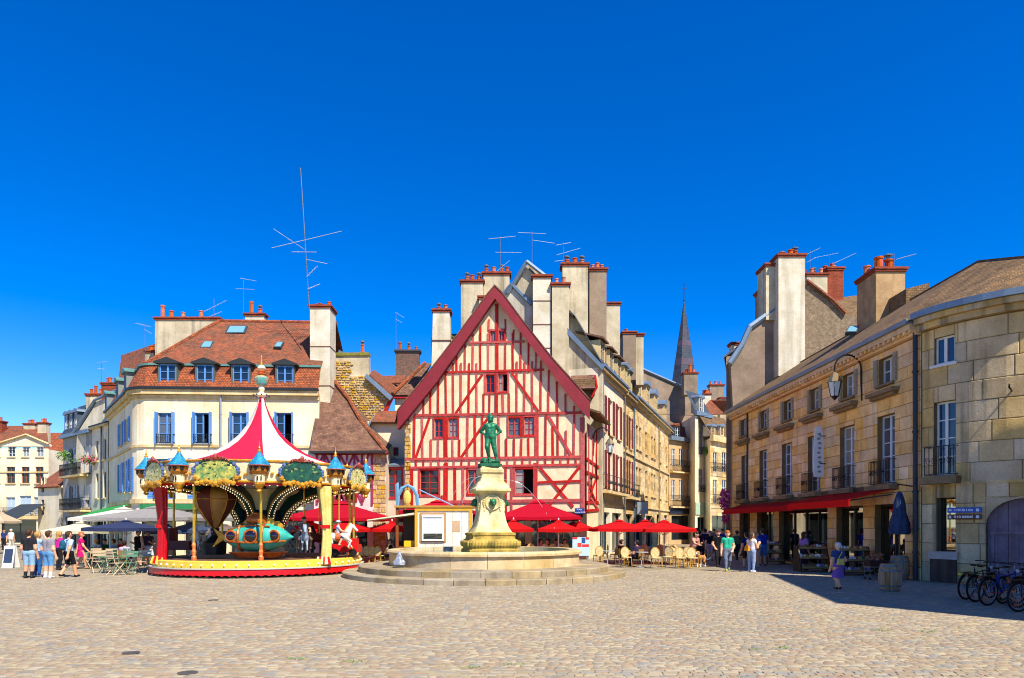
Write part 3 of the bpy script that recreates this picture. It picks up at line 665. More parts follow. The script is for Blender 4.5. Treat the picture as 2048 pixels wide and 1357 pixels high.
for rc in he[8:]+[arch]: window(FE, E, rc, paint('#b9c6d2'), 2, 1, gl=paint('#a9bccb', .5), sill=TRIM); railing(FE, E, rc[0]-.2, rc[1]+.2, rc[2], rc[2]+.8, .3)
shop_bays(FE, E, hs_[-2:]); band(FE, E, 'string_course', TRIM, 0, FE.L, 7.9, 8.05, .1); band(FE, E, 'cornice', TRIM, 0, FE.L, 2.75, 3.1, .2)
poly_gable(FE, E, 'pediment', CREAM, [(-60, 893.5), (98, 893.5), (98, 889), (55, 872), (-10, 890), (-60, 891)], .5, n=.05)
MB().tube([FE.P(-5, 889, .2), FE.P(55, 870, .2), FE.P(100, 889, .2)], .13, 5).build('pediment_moulding', TRIM, E)
slab(E, 'roof', [FE.P(-60, 890), FE.P(97, 890), P_(92, 852, 83), P_(-60, 852, 83)], TILE_R)
chimney(E, 47, 69, 850, 880, 82, .8, LIME, [.3, .7], pr=.2); chimney(E, 75, 92, 848, 885, 81, .8, LIME, [.3, .7], pr=.2); chimney(E, -14, 4, 845, 880, 81, .8, BRK(), [.5], pr=.2)
G_ = thing('red_roof_house', 'distant house showing only a plain red tiled roof beside the far pediment', 'building', P_(108, 1080, 92))
MB().box(X_(90, 92), X_(128, 92), 92, 99, 0, Z_(905, 92)).build('wall', CREAM, G_); slab(G_, 'roof', [P_(88, 908, 91.6), P_(130, 908, 91.6), P_(126, 866, 96), P_(92, 866, 96)], TILE_O)

# ------------------------------------------------------------------ half-timbered house with the steep hipped roof
FH = Fr([(X_(628, 43.6), 43.6), (X_(772, 43.2), 43.2)])
Hh = thing('hipped_house', 'half timbered house with steep brown hipped roof right of the cream corner building', 'building', FH.pt(2))
zt = FH.z(700, 906); win = FH.rect(668, 712, 975, 1002)
gridwall(FH, Hh, 'wall', mat('pink_plaster', '#ecd9cc', .9, .1, 1, .2, 14), 0, FH.L, 0, zt, [win, (.3, 3.4, .05, 3.0)]); body(FH, Hh, CREAM2, 0, FH.L, 0, zt, (0, 6, 0))
window(FH, Hh, win, REDW, 2, 2, surround=.08); shop_bays(FH, Hh, [(.3, 3.4, .05, 3.0)])
PINKB = paint('#9c3550', .7)
def timber(F, parent, pts, w_, m, n1=.05):
    for (a, c) in pts:
        p, q = F.P(*a), F.P(*c); d = (q-p).normalized(); nn = F.nrm(F.L/2); s = d.cross(nn).normalized()*w_/2; n0 = nn*.0; e = nn*n1
        MB().hexa([p-s+n0, p+s+n0, q+s+n0, q-s+n0, p-s+e, p+s+e, q+s+e, q-s+e]).build('timber', m, parent)
tb = []
for i, x in enumerate(range(634, 730, 15)):
    tb += [((x, 908), (x, 1010))]
    if i % 2 == 0: tb += [((x+1, 935), (x+14, 909)), ((x+1, 936), (x+14, 972)), ((x+1, 1005), (x+14, 974))]
    else: tb += [((x+1, 909), (x+14, 935)), ((x+1, 972), (x+14, 936)), ((x+1, 974), (x+14, 1005))]
tb += [((630, 973), (744, 972)), ((630, 909), (746, 908)), ((744, 906), (744, 1012))]
timber(FH, Hh, tb, .13, PINKB)
stones(FH, Hh, FH.u(746), FH.L, 0, zt-.05, [], .28, .34, RUBBLE, 5, proud=.05)
slab(Hh, 'roof', [FH.P(626, 905, .45), FH.P(778, 908, .45), P_(752, 880, 44.4), P_(722, 845, 45.6), P_(697, 800, 46.8), P_(670, 765, 47.6), P_(640, 765, 47.6)], TILE_B)
slab(Hh, 'roof', [FH.P(778, 908, .45), P_(752, 880, 44.4), P_(722, 845, 45.6), P_(697, 800, 46.8), P_(670, 765, 47.6), P_(690, 765, 52), P_(790, 880, 50)], TILE_B)
MB().tube([FH.P(779, 909, .5), P_(753, 879, 44.3), P_(723, 844, 45.5), P_(698, 799, 46.7), P_(670, 763, 47.5)], .12, 6).build('hip_tiles', TILE_O, Hh)
band(FH, Hh, 'gutter', paint('#33302e', .5), -.1, FH.L+.3, zt-.06, zt+.08, .5)

# ------------------------------------------------------------------ rubble gable, little cream house and roofs in the gap
FS = Fr([(X_(655, 48.6), 48.6), (X_(800, 48.4), 48.4)])
Gs = thing('rubble_gable_house', 'house with bare yellow rubble gable rising behind the steep hipped roof', 'building', FS.pt(2))
gp = [(662, 900), (668, 712), (737, 708), (738, 752), (784, 795), (772, 822), (745, 870), (745, 900)]
poly_gable(FS, Gs, 'gable_wall', LIME, gp, .5)
rs = random.Random(11)
def inside(x, y, poly):
    c = False; n = len(poly)
    for i in range(n):
        (x1, y1), (x2, y2) = poly[i], poly[(i+1) % n]
        if (y1 > y) != (y2 > y) and x < (x2-x1)*(y-y1)/(y2-y1)+x1: c = not c
    return c
y = 722
while y < 868:
    x = 668+rs.random()*6
    while x < 780:
        ww, hh = rs.uniform(5, 12), rs.uniform(3.2, 5.2); cxp, cyp = x+ww/2, y+hh/2
        if inside(cxp, cyp, gp) and inside(x+ww, cyp, gp) and not (cxp > 705 and cyp < 752):
            a = FS.P(x, y+hh); c = FS.P(x+ww-.8, y+hh); e = FS.P(x+ww-.8, y+.7); g = FS.P(x, y+.7); nn = FS.nrm(1)*rs.uniform(.05, .12); cc = (a+c+e+g)/4
            MB().hexa([a, c, e, g]+[cc+(q-cc)*.72+nn+Vector((0, 0, rs.uniform(-.01, .01))) for q in (a, c, e, g)]).build('stone', RUBBLE, Gs)
        x += ww
    y += 5
MB().fbox(FS, FS.u(668), FS.u(738), FS.z(700, 712), FS.z(700, 706), -.5, .1).build('coping', mat('moss', '#8d8a3a', .95, .25, 5, .5, 20), Gs)
pot(Gs, X_(725, 48.8), 48.8, Z_(706, 48.8), .55, .14, True)
slab(Gs, 'zinc_verge', [FS.P(736, 750, .1), FS.P(788, 796, .1), FS.P(782, 803, .1), FS.P(732, 757, .1)], ZINC, .3)
slab(Gs, 'roof', [P_(738, 748, 48.6), P_(790, 795, 48.6), P_(800, 775, 53), P_(748, 740, 53)], TILE_R)
MB().prism([P_(672, 716, 50), P_(678, 700, 50), P_(690, 706, 50), P_(694, 716, 50)], (0, 3, 0)).build('zinc_dormer', ZINC, Gs)
FN = Fr([(X_(735, 47), 47), (X_(822, 46.6), 46.6)])
Ln = thing('little_cream_house', 'little plain cream house wedged between rubble gable and red gabled house', 'building', FN.pt(1.5))
wn = FN.rect(786, 797, 895, 912); gridwall(FN, Ln, 'wall', mat('cream_plain', '#f0e2bd', .9, .08, .6, .15, 14), 0, FN.L, 0, FN.z(780, 842), [wn]); body(FN, Ln, CREAM2, 0, FN.L, 0, FN.z(780, 843), (0, 5, 0))
window(FN, Ln, wn, REDW, 1, 2); slab(Ln, 'roof', [FN.P(742, 846, .4), FN.P(822, 846, .4), P_(822, 822, 48.3), P_(756, 822, 48.3)], TILE_R); slab(Ln, 'zinc_verge', [FN.P(737, 860, .45), FN.P(743, 846, .45), P_(756, 822, 48.3), P_(750, 835, 48.3)], ZINC)
MB().box(*[X_(790, 48.9), X_(822, 48.9)], 48.9, 52, Z_(825, 48.9), Z_(795, 48.9)).build('upper_wall', CREAM2, Ln); MB().tube([P_(770, 824, 48.4), P_(785, 795, 48.4)], .14, 5).build('timber', REDW, Ln); MB().box(X_(786, 48.7), X_(826, 48.7), 48.6, 49, Z_(797, 48.7), Z_(790, 48.7)).build('timber', REDW, Ln)
slab(Ln, 'roof', [P_(785, 790, 48.5), P_(830, 790, 48.5), P_(862, 727, 52), P_(850, 727, 52)], TILE_B); MB().tube([P_(785, 788, 48.4), P_(850, 726, 51.9)], .13, 6).build('ridge_tiles', TILE_O, Ln)
slab(Ln, 'roof', [P_(752, 768, 52), P_(808, 765, 52), P_(812, 750, 54), P_(752, 753, 54)], TILE_R)
chimney(Ln, 791, 838, 705, 775, 55, .7, mat('sooty_brick', '#6b6661', .95, .25, 2, .4, 20, c2='#8b5a44', brick=(.24, .08, .012, 0, .7)), [(.15, .7, False), (.55, .35, True), (.85, .35, False)], cap=paint('#4a4a4a', .8), pr=.14)
FK = Fr([(X_(770, 44.2), 44.2), (X_(814, 44.0), 44.0)])
Ki = thing('red_glazed_link', 'narrow red framed glazed bay squeezed between two half timbered houses', 'building', FK.pt(.7))
kw = FK.rect(776, 803, 938, 996); gridwall(FK, Ki, 'wall', paint('#d8b9a8', .8), 0, FK.L, 0, FK.z(790, 930), [kw, (.1, FK.L-.1, .05, 2.6)]); window(FK, Ki, kw, REDW, 2, 4, surround=.1); shop_bays(FK, Ki, [(.1, FK.L-.1, .05, 2.6)])
body(FK, Ki, CREAM2, 0, FK.L, 0, FK.z(790, 931), (0, 2, 0)); slab(Ki, 'roof', [FK.P(768, 931, .2), FK.P(815, 931, .2), P_(812, 918, 46), P_(772, 918, 46)], ZINC)

# ------------------------------------------------------------------ the red half-timbered gable house
FR_ = Fr([(X_(808, 43.3), 43.3), (X_(1173, 41.6), 41.6)])
Rh = thing('red_gable_house', 'tall gabled house with bright red timbers and cream infill facing the fountain', 'building', FR_.pt(5.5))
zx = lambda p: (780+p[0]/3.084, 560+p[1]/3.084)
PLAS = mat('infill', '#eddab4', .92, .08, 1.4, .25, 16, c2='#dcc096', streak=.35, streak_c='#a08a68')
TRED = mat('red_timber', '#c41e12', .65, .14, 5, .3, 20, obj=.14, c2='#96140e', fine=.12)
RAKE = mat('rake_red', '#8a2730', .6, .1, 1.2, .08, 20, c2='#7a2029')
wz = [(592, 645, 585, 695), (668, 725, 580, 690), (275, 326, 858, 972), (362, 416, 856, 970), (732, 802, 850, 962), (828, 888, 846, 958), (185, 300, 1172, 1328), (482, 560, 1172, 1320), (772, 886, 1166, 1322), (620, 652, 316, 378), (672, 704, 314, 374)]
gout = [zx(p) for p in ((120, 1440), (120, 845), (335, 545), (655, 100), (1115, 705), (1200, 850), (1200, 1440))]
poly_gable(FR_, Rh, 'wall', PLAS, gout, .35, holes=[[zx(p) for p in ((a, y1), (c, y1), (c, y0), (a, y0))] for a, c, y0, y1 in wz])
for i, (a, c, y0, y1) in enumerate(wz):
    p, q = zx((a, y0)), zx((c, y1)); rc = FR_.rect(p[0], q[0], p[1], q[1])
    window(FR_, Rh, rc, TRED, 2, 1 if i > 8 else (2 if i < 2 else (4 if i > 5 else 3)), depth=.14, fw=.05, surround=.11, opened=(i in (1, 8)))
hz_ = [((490, 390), (830, 382), 14), ((350, 572), (950, 555), 14), ((150, 838), (1180, 820), 17), ((95, 1108), (1180, 1092), 17), ((120, 1160), (1180, 1140), 15), ((915, 1250), (1180, 1240), 14), ((310, 1372), (1190, 1360), 22)]
vt = [(660, 150, 575, 22), (657, 700, 835, 22), (610, 245, 312, 11), (712, 245, 312, 11), (560, 290, 388, 12), (762, 310, 382, 12), (656, 378, 388, 20)]
vt += [(x, max(y0-60, 100+1.42*abs(x-657)), 572, 12) for x, y0 in ((412, 500), (463, 430), (512, 395), (558, 390), (606, 390), (712, 388), (758, 388), (806, 385), (854, 425), (900, 490))]
vt += [(x, (y0 if y0 > 695 and 570 < x < 740 else max(y0-60, 100+1.42*abs(x-657))), 832, 13) for x, y0 in ((207, 800), (250, 735), (298, 665), (345, 590), (390, 575), (438, 575), (487, 575), (535, 575), (578, 702), (614, 702), (698, 702), (735, 702), (782, 565), (830, 565), (878, 563), (930, 560), (978, 600), (1030, 660), (1082, 725), (1135, 795))]
vt += [(x, y0, 1103, w_) for x, y0, w_ in ((150, 845, 16), (200, 845, 15), (253, 985, 14), (297, 985, 13), (343, 850, 27), (387, 985, 13), (428, 985, 14), (478, 835, 15), (525, 835, 14), (570, 835, 14), (614, 835, 14), (672, 835, 13), (718, 980, 15), (765, 980, 14), (810, 980, 14), (855, 975, 13), (905, 835, 28), (960, 830, 14), (1005, 905, 14), (1035, 830, 13), (1085, 930, 13), (1135, 830, 14))]
vt += [(x, 1106, 1152, 12) for x in range(160, 1150, 47)]+[(135, 1155, 1440, 22), (345, 1130, 1440, 29), (402, 1155, 1440, 18), (452, 1155, 1440, 17), (320, 1330, 1440, 12), (600, 1155, 1440, 15), (715, 1150, 1440, 15), (750, 1150, 1440, 14), (897, 1130, 1440, 30), (1188, 850, 1440, 30)]
dg_ = [((570, 585), (405, 825), 14), ((750, 575), (915, 810), 14), ((245, 850), (160, 1098), 15), ((610, 845), (440, 1095), 15), ((978, 840), (1122, 1088), 15), ((925, 1158), (1130, 1400), 16), ((1172, 1150), (985, 1390), 16)]
k = 0
for a, c, w_ in hz_: timber(FR_, Rh, [(zx(a), zx(c))], w_*.9/3.084/33, TRED, .085)
for x, y0, y1, w_ in vt:
    k += 1; j = ((k*37) % 7-3)*.6; timber(FR_, Rh, [(zx((x+j, y0)), zx((x-j, y1)))], w_*.88/3.084/33, TRED, .06+.004*(k % 3))
for a, c, w_ in dg_: timber(FR_, Rh, [(zx(a), zx(c))], w_/3.084/33, TRED, .075)
lo_ = [(655, 57), (610, 108), (440, 340), (230, 612), (62, 818), (62, 932), (130, 850), (300, 640), (500, 355), (657, 132)]
ro_ = [(655, 57), (700, 100), (830, 275), (1000, 492), (1237, 755), (1234, 872), (1120, 745), (960, 530), (800, 320), (657, 132)]
for pl in (lo_, ro_): poly_gable(FR_, Rh, 'rake_board', RAKE, [zx(p) for p in pl], .06, n=.52)
bk = Vector((-2.2, 11.5, 0)); nn = FR_.nrm(1)
for pl in (lo_[:5], ro_[:5]):
    b = MB(); f = [FR_.P(*zx(p), .55) for p in pl]; g = [p+bk for p in f]; up = Vector((0, 0, .1))
    for i in range(4): b.hexa([f[i], f[i+1], g[i+1], g[i], f[i]+up, f[i+1]+up, g[i+1]+up, g[i]+up])
    b.build('roof', TILE_B, Rh)
sf = MB()      # boarded underside of the overhang
for pl in ([(62, 932), (130, 850), (300, 640), (500, 355), (657, 132)], [(1234, 872), (1120, 745), (960, 530), (800, 320), (657, 132)]):
    for p, q in zip(pl[:-1], pl[1:]): sf.poly([FR_.P(*zx(p), .5), FR_.P(*zx(q), .5), FR_.P(*zx(q), -.1)+Vector((0, 0, .1)), FR_.P(*zx(p), -.1)+Vector((0, 0, .1))])
sf.build('soffit', RAKE, Rh)
q0 = FR_.u(808); stones(FR_, Rh, FR_.u(809), FR_.u(822), 0, FR_.z(815, 842), [], .26, .3, RUBBLE, 9, proud=.06)
zg = FR_.z(1000, 1024); gf = [FR_.rect(a, c, 1028, 1112) for a, c in ((830, 900), (910, 1000), (1010, 1050), (1060, 1160))]
poly = gridwall(FR_, Rh, 'ground_floor_wall', mat('cafe_front', '#5a3a30', .7, .2, 2, .1, 20), 0, FR_.L, 0, zg, gf, n=.02)
shop_bays(FR_, Rh, gf, paint('#5a3d2c'), split=3, depth=.3)
FRS = Fr([(FR_.p[1].x+.02, FR_.p[1].y+.02), (5.43, 44.42)])
hsid = [FRS.rect(1178, 1186, 955, 1000)]
gridwall(FRS, Rh, 'side_wall', PLAS, 0, FRS.L, 0, FRS.z(1180, 850), hsid); window(FRS, Rh, hsid[0], TRED, 1, 3, depth=.12, fw=.04)
timber(FRS, Rh, [((1176, 852), (1176, 1020)), ((1192, 862), (1192, 1020)), ((1184, 870), (1184, 950)), ((1173, 918), (1196, 935)), ((1173, 945), (1196, 955)), ((1173, 1005), (1196, 1005)), ((1173, 1022), (1196, 1020)), ((1174, 965), (1190, 1003)), ((1190, 960), (1176, 1003)), ((1176, 990), (1194, 1018))], .16, TRED, .07)
MB().box(X_(1150, 42.6), X_(1192, 42.6), 43.2, 46, Z_(790, 43), Z_(757, 43)).build('dormer', TILE_D, Rh); slab(Rh, 'dormer_roof', [P_(1138, 778, 42.9), P_(1194, 776, 42.9), P_(1188, 750, 44.5), P_(1142, 752, 44.5)], TILE_B); MB().tube([P_(1183, 795, 42.9), P_(1194, 775, 42.9), P_(1190, 752, 44)], .07, 5).build('dormer_trim', TRED, Rh)
slab(Rh, 'side_eave', [FRS.P(1170, 825, .9), FRS.P(1197, 850, .8), FRS.P(1196, 838, -.2), FRS.P(1172, 812, -.2)], TILE_D)

# ------------------------------------------------------------------ tall rendered gable and chimneys behind the red house, first houses of the lane
FG = Fr([(-4.3, 48.1), (5.5, 44.5)]); LANE = lambda t: (4.4+.35*t, 41.6+.94*t)
Tg = thing('tall_rendered_house', 'tall beige rendered house crowded with chimney stacks behind the red gable', 'building', FG.pt(5))
poly_gable(FG, Tg, 'gable_wall', LIME, [(918, 1050), (922, 700), (968, 640), (1008, 596), (1055, 529), (1100, 562), (1105, 600), (1130, 660), (1204, 738), (1204, 1050)], .4)
for a, c in (((1018, 590), (1056, 526)), ((1056, 526), (1102, 562)), ((1004, 598), (1026, 571)), ((1026, 571), (1066, 612))): MB().tube([FG.P(*a, .25), FG.P(*c, .25)], .13, 5).build('zinc_verge', ZINC, Tg)
poly_gable(FG, Tg, 'lower_gable', LIME_W, [(1004, 700), (1004, 598), (1026, 572), (1066, 612), (1066, 700)], .5, n=.2)
slab(Tg, 'zinc_verge', [FG.P(1128, 662, .2), FG.P(1206, 742, .2), FG.P(1210, 735, .2), FG.P(1132, 653, .2)], ZINC, .25)
ph = lambda *t: [(x, .42, i % 2 == 0) for i, x in enumerate(t)]
chimney(Tg, 922, 966, 566, 720, 47.2, .9, LIME, ph(.25, .5, .8), pr=.16); chimney(Tg, 967, 1019, 550, 720, 47.6, .9, LIME, ph(.1, .4, .7, .9), pr=.15)
chimney(Tg, 958, 980, 598, 700, 46.7, .7, LIME, (), pr=.12)
chimney(Tg, 1066, 1102, 556, 745, 45.2, .9, LIME_W, (), straps=3); chimney(Tg, 1104, 1138, 572, 760, 45.0, .9, LIME, [.3, .7], pr=.15)
chimney(Tg, 1125, 1176, 532, 760, 45.6, 1.0, LIME, ph(.2, .5, .8), pr=.17); chimney(Tg, 1179, 1213, 542, 760, 46.6, 1.1, PLAST_B, [.25, .5, .8], pr=.15)
W_ = thing('old_white_house', 'old house showing only its tapering white chimney left of the red gable', 'building', P_(880, 1090, 46.8))
chimney(W_, 866, 899, 624, 800, 46.8, 1.0, LIME_W, [(.3, .3, True), (.75, .35, False)], straps=2, taper=.14, pr=.16)
MB().box(X_(862, 48), X_(930, 48), 48, 54, 0, Z_(675, 48)).build('wall', LIME, W_)
slab(W_, 'coping', [P_(895, 672, 47.9), P_(932, 676, 47.9), P_(932, 668, 50), P_(897, 668, 50)], mat('moss2', '#6d7a4a', .95, .2, 5, .4, 20))
FL = Fr([LANE(3.05), LANE(11)]); FL2 = Fr([LANE(11.02), LANE(15)]); FL3 = Fr([LANE(15.02), LANE(36.5)])
SHUT = paint('#7d2a2c', .7)
def lane_house(F, root, wm, zc, wins, trimz, shutter, fm, gbays):
    gridwall(F, root, 'wall', wm, 0, F.L, 0, zc, wins+gbays, depth=.25); body(F, root, CREAM2, 0, F.L, 0, zc-.05, F.nrm(1)*-9)
    for rc in wins: window(F, root, rc, fm, 2, 3, depth=.22, shutter=shutter, sh_w=(rc[1]-rc[0])*.5, sill=TRIM)
    shop_bays(F, root, gbays, paint('#3a4a4a'))
    for z in trimz: band(F, root, 'string_course', TRIM, 0, F.L, z, z+.18, .12)
    band(F, root, 'cornice', TRIM, 0, F.L, zc-.45, zc-.2, .18); band(F, root, 'cornice', TRIM, 0, F.L, zc-.19, zc, .4); band(F, root, 'gutter', ZINC, 0, F.L, zc+.003, zc+.15, .5)
w1_ = [(.8+i*2.5, 1.8+i*2.5, z0, z1) for i in range(3) for z0, z1 in ((8.2, 10.6), (4.4, 7.0))]
lane_house(FL, Tg, CREAM, 12.1, w1_, (3.4,), SHUT, WHITE(), [(.5, 3.4, .1, 2.9), (4.2, 7.4, .1, 2.9)])
band(FL, Tg, 'balcony', TRIM, .2, 7.6, 4.1, 4.28, .6); railing(FL, Tg, .2, 7.6, 4.28, 5.3, .55, pitch=.5)
drainpipe(FL, Tg, 1203, 0, 12, paint('#5a6a78'))
path_strip(FL, Tg, 'slate_mansard', SLATE, 0, FL.L, 12.2, .3, 15.6, -1.6); slab(Tg, 'roof', [FL.pt(0, 15.6, -1.6), FL.pt(FL.L, 15.6, -1.6), FL.pt(FL.L, 18.5, -4.6), FL.pt(0, 19, -4.6)], SLATE)
for u, z in ((1.3, 12.3), (4.0, 12.3), (6.6, 12.3)): dormer(FL, Tg, u, z, 1.1, 1.7, 1.6, paint('#b9a88a'), TILE_B, TRIM, n=0, style='shed')
for u, z in ((3.2, 15.2), (5.8, 15.2)): dormer(FL, Tg, u, z, .8, 1.5, 1.6, SHUT, paint('#37424c'), SLATE, n=-1.4, style='arch')
T2 = thing('shuttered_lane_house', 'narrow lane house with arched dark red shutters and iron balcony', 'building', FL2.pt(2))
lane_house(FL2, T2, ASHLAR, 11.9, [(.4, 1.2, 8.0, 10.4), (2.5, 3.3, 8.0, 10.4), (.4, 1.2, 4.4, 7.0), (2.5, 3.3, 4.4, 7.0)], (3.4, 7.5), SHUT, WHITE(), [(.4, 3.8, .1, 2.9)])
railing(FL2, T2, .1, 4.1, 4.2, 5.2, .5, pitch=.5); band(FL2, T2, 'balcony', TRIM, .1, 4.1, 4.0, 4.19, .55); path_strip(FL2, T2, 'slate_mansard', SLATE, 0, FL2.L, 12.0, .2, 14.8, -1.5)
slab(T2, 'roof', [FL2.pt(0, 14.8, -1.5), FL2.pt(FL2.L, 14.8, -1.5), FL2.pt(FL2.L, 16.8, -4.6), FL2.pt(0, 16.8, -4.6)], SLATE); drainpipe(FL2, T2, 1247, 0, 12, paint('#5a6a78'))
for u in (1.0, 3.0): dormer(FL2, T2, u, 12.2, .9, 1.8, 1.4, paint('#c9b98a'), ZINC, TRIM, n=0, style='ped')
T3 = thing('long_stone_lane_house', 'long pale stone lane house with mullioned windows and arched shop openings', 'building', FL3.pt(10))
w3 = [(u, u+1.0, z0, z1) for u in (1.2, 2.6, 5.6, 8.8, 10.2, 13.8, 18.0) for z0, z1 in ((8.3, 10.2), (4.7, 6.8))]
lane_house(FL3, T3, ASHLAR, 12.2, w3, (7.4, 3.5), None, paint('#6b5a3e'), [(1, 4, .1, 2.9), (6, 9.5, .1, 2.9), (12, 14.5, .1, 3.1), (17, 19.5, .1, 3.1)])
path_strip(FL3, T3, 'tiled_roof', TILE_B, 0, FL3.L, 12.3, .3, 15.2, -4); drainpipe(FL3, T3, 1266, 0, 12, paint('#5a6a78')); drainpipe(FL3, T3, 1316, 0, 12, paint('#6a7a80'))
for u, st in ((2.5, 'ped'), (6.5, 'ped'), (11, 'arch'), (17, 'arch')): dormer(FL3, T3, u, 12.3, 1.3, 2.0, 1.8, paint('#d9c79a'), ZINC, TRIM, n=.1, style=st)
chimney(Tg, 1246, 1272, 668, 760, 55, 1.6, PLAST_B, [.4], pr=.15); chimney(T2, 1272, 1287, 672, 770, 56, 1.4, LIME, (), pr=.15)
chimney(Tg, 1213, 1240, 610, 790, 52, 1.2, LIME, (), cap=BRK())
T4 = thing('blue_shop_house', 'small lane house with orange roof, iron balconies and dark blue shopfront', 'building', P_(1364, 1088, 76))
F4 = Fr([(X_(1338, 74.5), 74.5), (X_(1391, 78), 78)])
h4 = [F4.rect(a, c, y0, y1) for a, c in ((1343, 1350), (1358, 1367), (1375, 1381)) for y0, y1 in ((898, 932), (960, 1000))]; b4 = [F4.rect(1343, 1384, 1032, 1080)]
gridwall(F4, T4, 'wall', mat('tan_stone', '#c9a878', .9, .12, 1, .2, 16), 0, F4.L, 0, F4.z(1364, 884), h4+b4); body(F4, T4, CREAM2, 0, F4.L, 0, F4.z(1364, 885), (0, 6, 0))
for rc in h4: window(F4, T4, rc, WHITE(), 2, 3, depth=.15)
shop_bays(F4, T4, b4, paint('#20304a'), split=3); band(F4, T4, 'shop_fascia', paint('#1e2c44'), 0, F4.L, F4.z(1364, 1028), F4.z(1364, 1014), .15)
for y0, y1 in ((945, 922), (1014, 992)): railing(F4, T4, .1, F4.L-.1, F4.z(1364, y0), F4.z(1364, y1), .4); band(F4, T4, 'balcony', TRIM, .1, F4.L-.1, F4.z(1364, y0)-.15, F4.z(1364, y0), .45)
band(F4, T4, 'cornice', ZINC, -.1, F4.L+.1, F4.z(1364, 884), F4.z(1364, 876), .4); slab(T4, 'roof', [F4.P(1338, 880), F4.P(1391, 880), P_(1385, 852, 79), P_(1342, 856, 79)], TILE_O); dormer(F4, T4, F4.u(1360), F4.z(1360, 878), .8, 1.4, 1, WHITE(), TILE_O, ZINC, n=-.3)
F5 = Fr([(X_(1390, 74.5), 74.5), (X_(1420, 77), 77)])
T5 = thing('white_lane_house', 'slim white lane house with mansard dormer and green balcony plant', 'building', F5.pt(.8))
h5 = [F5.rect(1397, 1406, 862, 910), F5.rect(1397, 1406, 938, 985)]; b5 = [F5.rect(1395, 1416, 1035, 1080)]
gridwall(F5, T5, 'wall', CREAM2, 0, F5.L, 0, F5.z(1404, 832), h5+b5); body(F5, T5, CREAM2, 0, F5.L, 0, F5.z(1404, 833), (0, 6, 0))
for rc in h5: window(F5, T5, rc, WHITE(), 2, 3, rail=.8, depth=.15)
shop_bays(F5, T5, b5, paint('#8fae9a')); band(F5, T5, 'shop_fascia', paint('#a8c0a8'), 0, F5.L, F5.z(1404, 1030), F5.z(1404, 1006), .1); band(F5, T5, 'cornice', ZINC, -.1, F5.L+.1, F5.z(1404, 834), F5.z(1404, 826), .3)
path_strip(F5, T5, 'slate_mansard', SLATE, 0, F5.L, F5.z(1404, 828), .1, F5.z(1404, 782), -1.2); dormer(F5, T5, F5.u(1403), F5.z(1403, 826), .8, 1.6, 1, WHITE(), ZINC, LIME_W, n=0, style='arch')
FP = Fr([(X_(1280, 78.5), 78.5), (X_(1394, 81), 81)])
poly_gable(FP, T5, 'party_wall', PLAST_B, [(1270, 1000), (1270, 735), (1350, 770), (1378, 784), (1392, 838), (1392, 1000)], .5); MB().tube([FP.P(1270, 733, .1), FP.P(1350, 768, .1), FP.P(1379, 782, .1), FP.P(1393, 838, .1)], .16, 5).build('zinc_verge', ZINC, T5)
chimney(T5, 1368, 1396, 748, 790, 78, 1.2, PLAST_B, [.3, (.5, .9, False), .8], pr=.2)
leaf_bush('balcony_plant', 'bright green plant on the balcony of the slim white lane house', 'plant', P_(1412, 902, 75), (.35, .3, .5), 200, [LEAF_B], 8)
F6 = Fr([(X_(1420, 74), 74), (X_(1475, 79), 79)])
T6 = thing('round_dormer_house', 'ochre lane house with two round topped dormers at the end of the lane', 'building', F6.pt(1.5))
h6 = [F6.rect(a, c, y0, y1) for a, c in ((1426, 1434), (1444, 1453)) for y0, y1 in ((905, 945), (960, 1008))]; b6 = [F6.rect(1424, 1456, 1032, 1084)]
gridwall(F6, T6, 'wall', ASHLAR, 0, F6.L, 0, F6.z(1440, 880), h6+b6); body(F6, T6, CREAM2, 0, F6.L, 0, F6.z(1440, 881), (0, 6, 0))
for rc in h6: window(F6, T6, rc, WHITE(), 2, 3, depth=.15)
shop_bays(F6, T6, b6, paint('#4f7a6a')); band(F6, T6, 'cornice', TRIM, 0, F6.L, F6.z(1440, 886), F6.z(1440, 874), .4); railing(F6, T6, .1, F6.L-.3, F6.z(1440, 946), F6.z(1440, 928), .4); railing(F6, T6, .1, F6.L-.3, F6.z(1440, 1010), F6.z(1440, 990), .4)
path_strip(F6, T6, 'mansard_roof', TILE_D, 0, F6.L, F6.z(1440, 874), .1, F6.z(1440, 826), -1.5)
for px in (1427, 1444): dormer(F6, T6, F6.u(px), F6.z(px, 872), .6, 1.0, 1, paint('#b98f4a'), ZINC, LIME_W, n=.0, style='arch')
slab(T6, 'roof', [F6.P(1420, 826, -1.5), F6.P(1475, 826, -1.5), P_(1475, 800, 79), P_(1420, 800, 79)], TILE_R)
Bk = thing('rear_chimney_house', 'beige rear house with chimney rows seen at the end of the lane', 'building', P_(1435, 1085, 84))
MB().box(X_(1412, 84), X_(1490, 84), 84, 90, 0, Z_(800, 84)).build('wall', LIME, Bk)
chimney(Bk, 1407, 1422, 790, 860, 82, 1, LIME_W, [.25, .5, .8], pr=.2); chimney(Bk, 1420, 1448, 772, 830, 86, 1, PLAST_B, [.15, .45, .8], pr=.17); chimney(Bk, 1440, 1462, 798, 900, 81, 1, LIME, (), pr=.2)
